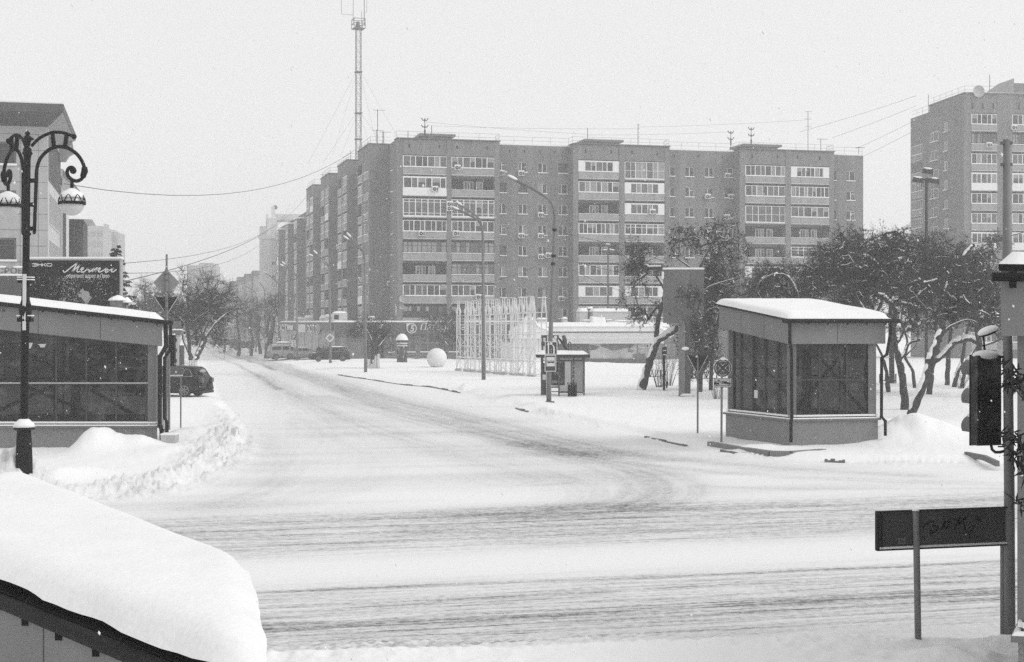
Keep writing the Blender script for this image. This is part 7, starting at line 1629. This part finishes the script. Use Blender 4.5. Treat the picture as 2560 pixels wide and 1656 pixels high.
def tree(name, label, y, trunks, crowns, n=420, twigs=5, tl=.45, leaves=0, ls=.055, seed=1, group=None, snow=True, rmin=.011, mat_twig=None, droop=.25, clump=True, step=.55, zbase=None, tr=.006, up=0., wash=0):
    """trunks: polylines of (column, row, radius[, depth]); crowns: (column, row, half width, half height, half depth in m)"""
    rg = np.random.default_rng(seed); x0 = Xp(trunks[0][0][0], y); z0 = gh(x0, y) if zbase is None else zbase
    T = thing(name, label, 'tree', (x0, y, z0), group=group); O = np.array((x0, y, z0))
    def P(t): yy = y + (t[3] if len(t) > 3 else 0); return np.array((Xp(t[0], yy), yy, Zp(t[1], yy))) - O
    nodes, par, rad0 = [], [], []; tb = MB(); snm = MB()
    for ti, tk in enumerate(trunks):
        pts = [P(t) for t in tk]; rr = [t[2] for t in tk]
        if ti == 0: pts[0] = pts[0] - np.array((0, 0, .35))
        sp, sr = [], []
        for i in range(len(pts) - 1):
            p0_, p1_, p2_, p3_ = pts[max(i - 1, 0)], pts[i], pts[i + 1], pts[min(i + 2, len(pts) - 1)]
            for j in range(5): t = j / 5; sp.append(.5 * (2 * p1_ + (p2_ - p0_) * t + (2 * p0_ - 5 * p1_ + 4 * p2_ - p3_) * t * t + (3 * p1_ - p0_ - 3 * p2_ + p3_) * t ** 3)); sr.append(rr[i] + (rr[i + 1] - rr[i]) * t)
        sp.append(pts[-1]); sr.append(rr[-1])
        for i in range(1, len(sp) - 1): sp[i] = sp[i] + rg.normal(size=3) * sr[i] * .12; sr[i] *= rg.uniform(.93, 1.1)
        tb.tube([tuple(p) for p in sp], sr, 9)
        run, rr2 = [], []          # snow lying along the upper side, one piece per stretch
        for i in range(1, len(sp) - 1):
            d = sp[i + 1] - sp[i - 1]; h = math.hypot(d[0], d[1]) / (np.linalg.norm(d) + 1e-9); ok = snow and h > .2
            if ok:
                nn = np.array((0, 0, 1.)) - d * d[2] / (d @ d); nn /= np.linalg.norm(nn) + 1e-9; fk = (.86 if sr[i] > .07 else .5) * min(1, .45 + h * .8)
                run.append(tuple(sp[i] + nn * sr[i] * .62 - np.array((0, .22 * sr[i], 0)))); rr2.append(sr[i] * fk * rg.uniform(.85, 1.12))
            if (not ok or i == len(sp) - 2) and len(run) > 2: rr2[0] *= .3; rr2[-1] *= .3; snm.tube(run, rr2, 8); run, rr2 = [], []
            elif not ok: run, rr2 = [], []
        if wash:
            k = max(3, int(len(sp) * wash)); MB().tube([tuple(q) for q in sp[:k]], [q * 1.05 + .004 for q in sr[:k]], 9).build('whitewash', G('lime_wash', .55, .9, .2, 4), T, smooth=True)
        b = len(nodes)
        for i, p in enumerate(sp):
            if ti == 0 and i < len(sp) * .25 and len(trunks) < 2: pass
            nodes.append(p); par.append(-1); rad0.append(sr[i])
    keep0 = len(nodes)
    # crown points, clumpy
    pts = []
    def lobe(q): return .62 + .75 * float(vn(np.array([math.atan2(q[2], q[0]) * 1.6 + seed * 3.1]), np.array([q[1] * 1.5 + seed]), seed)[0])
    for cr_ in crowns:
        cx, cyy, rx, ry, rd = cr_[:5]; dyy = cr_[5] if len(cr_) > 5 else .7 * rd
        k = int(n * (rx * ry) / sum(c[2] * c[3] for c in crowns)); s_ = y / F; c = P((cx, cyy, 0, dyy)); m_ = 0
        while m_ < k:
            q = rg.uniform(-1.25, 1.25, 3)
            rr_ = np.linalg.norm(q)
            if rr_ > (.95 + .15 * rg.normal()) * lobe(q): continue
            v = c + q * np.array((rx * s_, rd, ry * s_))
            if clump:
                g_ = vn(np.array([v[0] * .9 + 31]), np.array([v[2] * .9 + v[1] * .5]), seed)[0]
                if g_ < .42 and rg.random() < .88: continue
            pts.append(v); m_ += 1
    pts = np.array(pts); N = np.array(nodes)
    dist = np.min(np.linalg.norm(pts[:, None] - N[None], axis=2), axis=1) if len(N) < 400 else np.linalg.norm(pts - N[-1], axis=1)
    order = np.argsort(dist); allp = np.zeros((len(N) + len(pts), 3)); allp[:len(N)] = N; cnt = len(N); parent = list(par)
    for o_ in order:
        v = pts[o_]; d = np.linalg.norm(allp[:cnt] - v, axis=1); j = int(np.argmin(d + .0 * d)); allp[cnt] = v; parent.append(j); cnt += 1
    child = np.zeros(cnt)
    area = np.full(cnt, rmin ** 2.2)
    for i in range(cnt - 1, keep0 - 1, -1): child[parent[i]] += 1; area[parent[i]] += area[i]
    rad = area ** (1 / 2.2); rad[:keep0] = np.minimum(np.array(rad0) * .7, rad[:keep0]); 
    I = np.arange(keep0, cnt); Pj = np.array(parent)[I]
    rA = np.minimum(rad[Pj], rad[I] * 1.35); mid = (allp[I] + allp[Pj]) / 2 + rg.normal(size=(len(I), 3)) * .06 + np.array((0, 0, .05)) ; rm = (rA + rad[I]) / 2
    V1, F1 = frusta(allp[Pj], mid, rA, rm, 5); V2, F2 = frusta(mid, allp[I], rm, rad[I], 5)
    tv, tf = np.array(tb.v), tb.f
    # limbs join the trunk mesh
    npv = np.concatenate([V1, V2]); npf = np.concatenate([F1, F2 + len(V1)])
    tb.build('trunk', BARK, T, smooth=True); npmesh('limbs', npv, npf, BARK, T, True)
    if snow:
        big = rad[I] > rmin * 1.45; hz = np.linalg.norm((allp[I] - allp[Pj])[:, :2], axis=1) / (np.linalg.norm(allp[I] - allp[Pj], axis=1) + 1e-6)
        kk = big & (hz > .5) & (rg.random(len(I)) < .55)
        if kk.any():
            up_ = np.array((0, 0, 1.)); A_, B_, M_ = allp[Pj][kk], allp[I][kk], mid[kk]; r1, r2, r3 = rA[kk], rm[kk], rad[I][kk]
            Va, Fa = frusta(A_ + up_ * r1[:, None] * .75, M_ + up_ * r2[:, None] * .75, r1 * .72, r2 * .72, 5); Vb, Fb = frusta(M_ + up_ * r2[:, None] * .75, B_ + up_ * r3[:, None] * .75, r2 * .72, r3 * .72, 5)
            snm.add([tuple(v) for v in Va], [tuple(f) for f in Fa]); snm.add([tuple(v) for v in Vb], [tuple(f) for f in Fb])
        if snm.v: snm.build('branch_snow', SNOW, T, smooth=True, kind='stuff')
    # twigs
    tips = I; src = np.repeat(allp[tips], twigs, 0); dirn = np.repeat(allp[tips] - allp[np.array(parent)[tips]], twigs, 0); dirn /= np.linalg.norm(dirn, axis=1, keepdims=True) + 1e-6
    dirn = dirn * .6 + rg.normal(size=src.shape) * .6 + np.array((0, 0, up + .12)); dirn /= np.linalg.norm(dirn, axis=1, keepdims=True)
    ln = tl * rg.uniform(.5, 1.4, (len(src), 1)); e1 = src + dirn * ln * .5; d2 = dirn + rg.normal(size=src.shape) * .35 - np.array((0, 0, droop)); d2 /= np.linalg.norm(d2, axis=1, keepdims=True); e2 = e1 + d2 * ln * .55
    r_ = np.full(len(src), tr)
    Va, Fa = frusta(src, e1, r_, r_ * .7, 3); Vb, Fb = frusta(e1, e2, r_ * .7, r_ * .35, 3)
    side = rg.normal(size=src.shape); side /= np.linalg.norm(side, axis=1, keepdims=True); e3 = e1 + (d2 * .5 + side * .6) * ln * .4; Vc, Fc_ = frusta(e1, e3, r_ * .6, r_ * .3, 3)
    V = np.concatenate([Va, Vb, Vc]); Ff = np.concatenate([Fa, Fb + len(Va), Fc_ + len(Va) + len(Vb)])
    npmesh('crown' if not leaves else 'twigs', V, Ff, mat_twig or TWIG, T)
    if leaves:
        leaves = int(leaves * .5); k = rg.integers(0, len(src), leaves); t = rg.uniform(0, 1, (leaves, 1)); c = np.where(rg.random((leaves, 1)) < .5, e1[k] + (e2[k] - e1[k]) * t, e1[k] + (e3[k] - e1[k]) * t) + rg.normal(size=(leaves, 3)) * .03
        V, Fl = leaf_quads(c, ls, rg); npmesh('crown', V, Fl, LEAF, T)
    return T
DG = 'old trees behind the right pavilion'
# leaning forked tree left of the panel
tree('tree', 'leaning forked tree with a sawn off right limb and snow along its trunk', 87., [[(1600, 985, .33), (1612, 945, .24), (1627, 900, .22), (1640, 862, .20), (1660, 842, .19), (1696, 818, .18)], [(1640, 866, .17), (1642, 830, .15), (1646, 795, .15), (1654, 762, .15), (1662, 735, .12), (1657, 715, .09), (1640, 690, .06)], [(1653, 770, .06), (1664, 760, .04)]],
     [(1620, 690, 58, 62, 1.6), (1592, 640, 45, 40, 1.4), (1610, 770, 55, 40, 1.2)], 260, 5, .5, 3800, .055, 3, snow=True, tr=.007)
tree('tree', 'leafy tree whose branches spread over and around the blank panel', 84., [[(1748, 1000, .16), (1752, 900, .15), (1756, 820, .14), (1750, 740, .10), (1746, 680, .07), (1790, 590, .035)], [(1750, 745, .07), (1770, 720, .06), (1810, 705, .05), (1850, 695, .04)], [(1752, 790, .07), (1790, 770, .06), (1806, 790, .04)], [(1748, 690, .05), (1720, 665, .045), (1690, 645, .03)]],
     [(1790, 640, 72, 70, 2), (1720, 620, 45, 45, 1.6), (1780, 760, 70, 70, 2), (1740, 840, 55, 60, 1.6), (1728, 772, 36, 42, .5, -5.)], 560, 5, .5, 10500, .06, 5, tr=.007)
tree('tree', 'dark bushy tree just left of the right pavilion', 86., [[(1776, 985, .12), (1780, 900, .11), (1786, 830, .09), (1800, 780, .06)]], [(1770, 830, 50, 75, 1.6), (1790, 740, 45, 50, 1.5), (1745, 900, 45, 55, 1.4), (1805, 690, 50, 50, 1.6)], 760, 6, .45, 12000, .05, 7, tr=.007)
# the stand behind and right of the right pavilion
tree('tree', 'thick tree with snow plastered trunk rising just right of the right pavilion', 67., [[(2256, 1040, .22), (2262, 1000, .18), (2257, 950, .17), (2248, 905, .16), (2240, 870, .14), (2234, 830, .12), (2238, 790, .10), (2232, 760, .08)], [(2246, 900, .10), (2262, 885, .08), (2272, 860, .06), (2300, 850, .05)], [(2236, 865, .08), (2252, 845, .06), (2262, 810, .05)]],
     [(2230, 735, 115, 65, 2.6), (2170, 680, 90, 60, 2.2)], 420, 6, .45, 11000, .045, 11, group=DG, tr=.006)
tree('tree', 'leaning dark trunk with torn snowy tip, nearest tree right of the right pavilion', 62.6, [[(2274, 1062, .17), (2284, 1020, .20), (2308, 962, .18), (2322, 915, .17), (2332, 884, .16), (2345, 850, .17), (2356, 822, .15), (2352, 800, .08)], [(2346, 850, .08), (2362, 830, .07), (2380, 815, .05), (2420, 800, .035), (2450, 812, .02)]],
     [(2370, 725, 95, 75, 2.2), (2440, 790, 60, 40, 1.6)], 330, 6, .42, 8000, .042, 12, group=DG, tr=.0055)
tree('tree', 'tree with a long snow laden limb arching to the right behind the leaning trunk', 79., [[(2321, 1008, .18), (2326, 960, .15), (2333, 905, .15), (2344, 880, .12), (2340, 820, .10), (2330, 760, .08)], [(2338, 903, .15), (2360, 885, .16), (2382, 861, .16), (2402, 851, .17), (2425, 848, .16), (2455, 862, .10), (2500, 850, .05)], [(2340, 800, .07), (2365, 770, .06), (2400, 775, .05), (2450, 790, .03)]],
     [(2340, 690, 110, 80, 2.8), (2430, 710, 80, 80, 2.4), (2480, 780, 45, 50, 1.6)], 600, 6, .45, 11000, .05, 13, group=DG, tr=.007)
tree('tree', 'straight dark trunk standing clear in the snow behind the arching limb', 94., [[(2367, 976, .17), (2369, 930, .16), (2372, 885, .14), (2378, 820, .10), (2390, 760, .07)]], [(2400, 690, 80, 90, 2.4), (2350, 640, 70, 60, 2)], 480, 6, .5, 7000, .055, 14, group=DG, tr=.008)
tree('tree', 'short curved trunk at the foot of the thick tree beside the right pavilion', 81., [[(2224, 1002, .12), (2220, 970, .13), (2216, 930, .10), (2205, 890, .07), (2180, 840, .05)]], [(2140, 790, 80, 60, 2)], 300, 6, .45, 5200, .05, 15, group=DG, tr=.007)
tree('tree', 'twin trunk leaning right at the far side of the stand, a bush at its foot', 90., [[(2381, 984, .16), (2392, 940, .14), (2404, 905, .12), (2412, 860, .09), (2425, 800, .06)], [(2400, 985, .12), (2410, 940, .11), (2414, 905, .08), (2450, 860, .05)]], [(2450, 740, 70, 90, 2.4), (2480, 660, 50, 70, 2)], 420, 6, .5, 6500, .055, 16, group=DG, tr=.008)
tree('tree', 'spreading tree with thick crooked snowy boughs behind the right pavilion roof', 74., [[(2170, 1000, .2), (2172, 900, .18), (2180, 800, .16), (2205, 745, .13), (2195, 700, .11), (2206, 690, .10), (2195, 670, .09), (2180, 650, .08), (2155, 640, .07), (2110, 652, .04)], [(2195, 672, .07), (2220, 662, .06), (2240, 650, .04)], [(2180, 800, .09), (2150, 760, .07), (2130, 720, .06), (2100, 725, .05)]],
     [(2170, 640, 110, 60, 2.6), (2080, 690, 90, 60, 2.2), (2260, 640, 80, 55, 2.2), (2200, 720, 110, 50, 2.2)], 980, 6, .45, 17000, .05, 17, group=DG, tr=.0065)
tree('tree', 'wide low tree with looping bare twigs above the middle of the right pavilion roof', 78., [[(2010, 990, .17), (2012, 880, .15), (2000, 780, .12), (1985, 720, .10), (1965, 690, .07), (1930, 688, .05), (1902, 704, .03), (1890, 725, .015)], [(2005, 790, .09), (2040, 730, .07), (2070, 690, .05)], [(2000, 770, .07), (2030, 745, .05), (2050, 750, .03)]],
     [(1980, 710, 100, 65, 2.4), (2060, 660, 70, 55, 2), (1920, 720, 60, 45, 1.6)], 620, 6, .5, 8500, .05, 18, group=DG, tr=.0065)
tree('tree', 'tall thin topped tree between the brick block and the right tower', 96., [[(2230, 990, .2), (2228, 850, .16), (2226, 740, .12), (2224, 650, .08), (2222, 600, .05)]], [(2215, 610, 70, 50, 2), (2290, 640, 60, 55, 2), (2150, 620, 60, 45, 2), (2240, 700, 130, 70, 3)], 720, 6, .55, 9500, .06, 19, group=DG, tr=.008)
tree('tree', 'tree with a snapped upright stub near the right edge, behind the traffic light', 76., [[(2456, 1000, .2), (2450, 900, .17), (2440, 800, .14), (2420, 700, .12), (2408, 650, .11), (2422, 625, .10), (2435, 612, .09)], [(2434, 614, .025), (2455, 640, .02), (2475, 660, .015)], [(2440, 800, .08), (2470, 760, .06), (2485, 730, .04)]],
     [(2460, 720, 60, 60, 2), (2420, 690, 50, 50, 1.6), (2490, 780, 40, 60, 1.6)], 420, 6, .42, 7000, .048, 20, group=DG, tr=.0065)
tree('tree', 'slender crooked tree in the gap right of the pavilion downpipe', 88., [[(2288, 985, .11), (2282, 930, .10), (2262, 890, .09), (2268, 850, .07), (2250, 800, .05)], [(2264, 890, .05), (2290, 860, .04), (2296, 835, .03)]], [(2290, 800, 80, 55, 2), (2320, 740, 60, 50, 2)], 380, 6, .45, 6000, .05, 21, group=DG, tr=.007)
# behind: farther crowns closing the gaps
for k, (px, py, rx, lab) in enumerate(((1890, 740, 60, 'farther tree showing above the left end of the right pavilion roof'), (1990, 800, 80, 'farther dark tree hidden behind the right pavilion'), (2110, 780, 80, 'farther tree whose crown fills the gap above the pavilion eave'))):
    tree('tree', lab, 108. + 3 * k, [[(px, 950, .16), (px + 4, 860, .13), (px - 5, 760, .08)]], [(px, py, rx, 55, 2.6), (px + 20, py - 50, rx * .7, 40, 2)], 360, 6, .55, 5200, .06, 30 + k, snow=False, group=DG, tr=.008)
# shrubs ---------------------------------------------------
def shrub(label, px, y, w, h, n, seed, mat=TWIG, r=.008, leaves=0):
    rg = np.random.default_rng(seed); x = Xp(px, y); T = thing('shrub', label, 'shrub', (x, y, gh(x, y)))
    a = rg.uniform(-1, 1, n); b = rg.uniform(-.6, .6, n); p0 = np.stack([a * w * .15, b * w * .15, np.full(n, -.1)], 1); L = rg.uniform(.6, 1, n)
    p1 = p0 + np.stack([a * w * .25, b * w * .3, L * h * .5], 1); p2 = p1 + np.stack([a * w * .35 + rg.normal(size=n) * .08, b * w * .4, L * h * .5], 1); j = rg.integers(0, n, n * 3); t = rg.uniform(.2, 1, (n * 3, 1)); s = p1[j] + (p2[j] - p1[j]) * t; e = s + rg.normal(size=(n * 3, 3)) * np.array((.14, .1, .1)) * h + np.array((0, 0, .08 * h))
    R_ = np.full(n, r); A = frusta(p0, p1, R_, R_ * .8, 4); B = frusta(p1, p2, R_ * .8, R_ * .4, 4); C_ = frusta(s, e, np.full(n * 3, r * .45), np.full(n * 3, r * .25), 3)
    npmesh('stems', np.concatenate([A[0], B[0], C_[0]]), np.concatenate([A[1], B[1] + len(A[0]), C_[1] + len(A[0]) + len(B[0])]), mat, T)
    return T
shrub('bare shrub in the snow just left of the right pavilion', 1792, 77., .95, 1.5, 22, 1); shrub('twiggy little bush beside the slim pedestrian signal', 1648, 90., 1.3, 2.2, 40, 2); shrub('second twiggy bush right of the slim pedestrian signal', 1672, 91., 1.3, 2.3, 40, 3); shrub('bare bush at the foot of the twin leaning trunk', 2402, 88., .8, 1.3, 34, 4)
# twigs of a near shrub reaching in at the right edge
rg = np.random.default_rng(77); xr0 = Xp(2600, 12.); T = thing('shrub', 'near leafy shrub reaching its dark twigs in from the right edge', 'shrub', (xr0, 12.2, gh(xr0, 12.2)))
def nb(px, py, d=0): v = Wp(px, py, 12. + d); return np.array((v.x - xr0, v.y - 12.2, v.z - gh(xr0, 12.2)))
tb = MB(); LV = []
for path in ([(2625, 1560), (2600, 1300), (2570, 1130), (2530, 1090), (2505, 1085)], [(2600, 1300), (2575, 1190), (2540, 1140), (2515, 1120)], [(2585, 1040), (2560, 1000), (2535, 970), (2515, 930), (2505, 905)], [(2600, 1300), (2610, 1150), (2585, 1040)], [(2535, 970), (2520, 965), (2510, 950)], [(2540, 975), (2545, 940), (2540, 925)], [(2570, 1130), (2550, 1110), (2520, 1070)], [(2575, 1190), (2550, 1165), (2530, 1150)], [(2600, 1290), (2560, 1265), (2536, 1256)], [(2625, 1400), (2580, 1350)], [(2560, 1000), (2555, 960), (2560, 945)], [(2580, 1185), (2560, 1140), (2545, 1090)]):
    S = [nb(*p, rg.normal() * .04) for p in path]; tb.tube([tuple(s) for s in S], [.009 - .0055 * i / (len(S) - 1) for i in range(len(S))], 6)
    for a, b in zip(S[-3:-1], S[-2:]):
        for k in range(13): c = a + (b - a) * rg.random() + rg.normal(size=3) * .012; LV.append((c, c + rg.normal(size=3) * np.array((.045, .03, .05))))
tb.build('stems', BARK, T, smooth=True); P0 = np.array([l[0] for l in LV]); P1 = np.array([l[1] for l in LV]); Vl, Fl = frusta(np.concatenate([P0, (P0 + P1) / 2]), np.concatenate([(P0 + P1) / 2, P1]), np.concatenate([np.full(len(P0), .002), np.full(len(P0), .010)]), np.concatenate([np.full(len(P0), .010), np.full(len(P0), .001)]), 5)
npmesh('leaves', Vl, Fl, G('leaf_dark', .02, .8, .5, 20, spec=.1), T, True)
# ---- left side
tree('tree', 'many stemmed bare tree with a long limb reaching right, beside the left pavilion', 118., [[(477, 928, .3), (478, 905, .24), (474, 880, .14), (472, 845, .15), (470, 820, .13), (472, 780, .09), (466, 740, .06)], [(480, 908, .16), (492, 895, .17), (500, 880, .17), (508, 862, .16), (515, 845, .13), (535, 815, .10), (560, 790, .07), (600, 765, .04), (622, 745, .02)], [(477, 890, .10), (462, 860, .09), (455, 835, .06), (450, 800, .04)], [(470, 822, .07), (452, 800, .06), (432, 775, .035)], [(472, 825, .07), (490, 800, .06), (510, 785, .05), (545, 765, .03)], [(508, 862, .08), (503, 830, .07), (504, 790, .05), (500, 760, .03)], [(485, 900, .1), (500, 860, .08), (515, 820, .06), (540, 770, .04)]],
     [(480, 755, 70, 75, 2.6), (545, 760, 65, 55, 2.2), (440, 770, 40, 60, 1.8), (500, 800, 60, 60, 2), (520, 840, 45, 40, 1.5)], 900, 7, .75, 0, seed=41, tr=.011, rmin=.013, up=.2, droop=.0)
tree('tree', 'hazy bare tree with upright twigs behind the triangular sign on the left', 150., [[(372, 920, .25), (370, 850, .2), (366, 780, .14), (362, 730, .08), (364, 705, .04)], [(368, 830, .1), (385, 770, .07), (392, 730, .04)], [(370, 850, .1), (350, 790, .07), (345, 750, .04)]], [(365, 750, 38, 48, 2), (390, 790, 45, 45, 2)], 380, 7, .9, 0, seed=42, tr=.012, up=.5, droop=0, mat_twig=TWIGP, snow=False)
for k, (px, py, y, lab) in enumerate(((596, 800, 230, 'hazy street tree left of the thick cut trunk'), (628, 815, 245, 'dim street tree hanging over the parked far cars'), (560, 830, 300, 'far pale tree at the bend of the street'), (590, 850, 320, 'farthest faint tree at the bend'))):
    tree('tree', lab, float(y), [[(px, 885, .3), (px + 3, 850, .24), (px - 4, py, .15), (px, py - 40, .07)]], [(px, py - 20, 34, 45, 3), (px + 8, py + 20, 36, 34, 3)], 120, 5, 1.3, 0, seed=50 + k, tr=.012, up=.3, droop=0, mat_twig=TWIGP, snow=False, zbase=gz0(y))
tree('tree', 'thick lopped tree trunk with a few forked boughs beside the parked van', 205., [[(672, 902, .62), (673, 870, .55), (676, 845, .36), (681, 820, .28), (684, 800, .24), (676, 790, .2), (664, 780, .12)], [(674, 850, .22), (668, 825, .22), (672, 800, .2), (678, 780, .12), (690, 765, .08)], [(684, 805, .12), (690, 785, .08), (696, 775, .05)]], [(680, 760, 26, 26, 2)], 90, 5, 1., 0, seed=61, tr=.018, snow=False, up=.2, droop=0)
tree('tree', 'leaning cut street tree behind the far lamp post', 245., [[(652, 880, .3), (647, 850, .28), (643, 830, .26), (648, 800, .3), (646, 790, .3)]], [(640, 790, 30, 40, 2)], 120, 6, 1.2, 0, seed=62, tr=.02, snow=False, mat_twig=TWIGP)
tree('tree', 'clump of white trunked bushy trees at the shop corner in front of the dark shop', 140., [[(934, 925, .16), (932, 890, .13), (928, 850, .09), (910, 815, .05)], [(921, 926, .13), (921, 890, .12), (915, 850, .08), (900, 820, .04)], [(928, 926, .13), (929, 880, .11), (932, 840, .07)], [(944, 925, .18), (946, 885, .12), (950, 865, .08), (970, 842, .06), (985, 835, .03)], [(938, 926, .12), (940, 880, .1), (944, 845, .06), (952, 820, .04)]],
     [(930, 825, 48, 32, 1.8), (950, 850, 36, 35, 1.4), (900, 820, 26, 22, 1.2)], 380, 5, .6, 3600, .065, 63, tr=.010, wash=.32)
tree('tree', 'loose tree with a pale bough in front of the lettered shop fascia', 168., [[(1118, 905, .16), (1112, 870, .12), (1108, 845, .1), (1120, 810, .07)], [(1108, 850, .09), (1122, 868, .05)], [(1112, 860, .08), (1100, 830, .06)]], [(1100, 800, 50, 26, 2), (1118, 835, 30, 40, 1.6)], 260, 6, .8, 2600, .07, 64, tr=.012)
# spruce behind the billboard
y = 88.; x = Xp(292, y); T = thing('spruce', 'dark spruce with snowy boughs rising behind the right end of the billboard', 'tree', (x, y, gh(x, y))); zg = gh(x, y); rg = np.random.default_rng(5)
top = Zp(616, y) - zg; MB().tube([(0, 0, -.2), (0, 0, top * .97)], [.22, .03], 8).build('trunk', BARK, T)
P0, P1, R0 = [], [], []; SN0, SN1 = [], []
for k in range(30):
    z = top * (1 - k / 31) ** 1.0 * .98; rad_ = .12 + (top - z) * .30
    for j in range(9 + k // 4):
        t = rg.uniform(0, 6.28); r_ = rad_ * rg.uniform(.75, 1.12); dx = np.array((math.cos(t), math.sin(t), 0)); a = np.array((0, 0, z + rg.uniform(-.3, .3))); b = a + dx * r_ * .6 + np.array((0, 0, -.12 * r_)); c = a + dx * r_ + np.array((0, 0, -.10 * r_))
        for p, q in ((a, b), (b, c)): P0.append(p); P1.append(q); R0.append(.02)
        if rg.random() < .3: SN0.append(b + (0, 0, .05)); SN1.append(c + (0, 0, .05))
        for s in range(16):
            u = rg.uniform(.2, 1); p = a + (c - a) * u; sd = np.array((-dx[1], dx[0], 0)) * rg.choice([-1, 1]); q = p + sd * rg.uniform(.15, .4) * (1.15 - u) * min(1, r_) + dx * .12 + np.array((0, 0, rg.uniform(-.16, .02))); P0.append(p); P1.append(q); R0.append(.035)
R0 = np.array(R0); V, Ff = frusta(np.array(P0), np.array(P1), R0, R0 * .4, 4); npmesh('crown', V, Ff, G('needles', .035, .9, .4, 6, spec=.05), T)
V, Ff = frusta(np.array(SN0), np.array(SN1), np.full(len(SN0), .05), np.full(len(SN0), .03), 5); tag(npmesh('branch_snow', V, Ff, SNOW, T, True), kind='stuff')
# gate pillar, board and picket fence behind the left pavilion corner
y = 100.; x = Xp(446, y); zg = gh(x, y); T = thing('gate_pillar', 'grey stone gate pillar behind the left sign posts', 'pillar', (x, y, zg)); PF = lambda a, b, d=0: (Xp(a, y) - x, d, Zp(b, y) - zg)
a, b = PF(432, 915), PF(446, 838); MB().box(a[0], b[0], 0, .5, -.2, b[2]).build('shaft', STONE, T, bevel=.02); a, b = PF(428, 838), PF(452, 826); MB().box(a[0], b[0], -.05, .55, a[2], b[2]).build('capital', GREY, T); MB().box(a[0], b[0], -.06, .56, b[2], b[2] + .08).build('snow_cap', SNOW, T)
a, b = PF(447, 916), PF(457, 864); MB().box(a[0], b[0], .3, .5, -.2, b[2]).build('side_panel', G('plinth_dark', .075), T); a, b = PF(428, 822), PF(450, 803); MB().box(a[0], b[0], .2, .3, a[2], b[2]).build('sign_plate', GREY, T)
y = 105.; x = Xp(474, y); zg = gh(x, y) - .1; T = thing('picket_fence', 'short white picket fence under the many stemmed tree', 'fence', (x, y, zg)); m = MB(); w = 18 / F * y
for k in range(10): xx = -w + 2 * w * k / 9; m.box(xx - .04, xx + .04, 0, .03, 0, 1.05)
m.box(-w, w, .03, .06, .3, .38); m.box(-w, w, .03, .06, .8, .88); m.build('pickets', WHITE, T)
# ---------------------------------------------------------------- falling snow: loose flakes hanging in the air before the camera
rg = np.random.default_rng(9); n = 5200; yy = 5 + 62 * rg.random(n) ** .62; sx = rg.uniform(-.40, .40, n); zz_ = H + rg.uniform(-.25, .26, n) * yy
k = zz_ > .3; C0 = np.stack([sx * yy, yy, zz_], 1)[k]; r_ = rg.uniform(.0035, .009, (k.sum(), 1)); d = np.array((.45, .1, -.9)) + rg.normal(size=(k.sum(), 3)) * .25
oct_ = np.array([(1, 0, 0), (-1, 0, 0), (0, 1, 0), (0, -1, 0), (0, 0, 1), (0, 0, -1)], float); V = C0[:, None] + oct_[None] * r_[:, None]; V[:, 4] -= d * r_ * .5; V[:, 5] += d * r_ * .8
f = np.array([(0, 2, 4), (2, 1, 4), (1, 3, 4), (3, 0, 4), (2, 0, 5), (1, 2, 5), (3, 1, 5), (0, 3, 5)]); Fq = (np.arange(len(C0))[:, None, None] * 6 + f[None]).reshape(-1, 3)
tag(npmesh('falling_snow', V.reshape(-1, 3), Fq, SNOW), kind='stuff')
# ---------------------------------------------------------------- snow-filled air
m = bpy.data.materials.new('snowy_air'); m.use_nodes = True; n = m.node_tree.nodes; L = m.node_tree.links
n.remove(n['Principled BSDF']); v = n.new('ShaderNodeVolumePrincipled'); v.inputs['Color'].default_value = (.97, .97, .97, 1); v.inputs['Density'].default_value = HAZE; v.inputs['Anisotropy'].default_value = .25
L.new(v.outputs[0], n['Material Output'].inputs['Volume'])
MB().box(-900, 900, -40, 640, -4, 85).build('haze', m, kind='stuff')
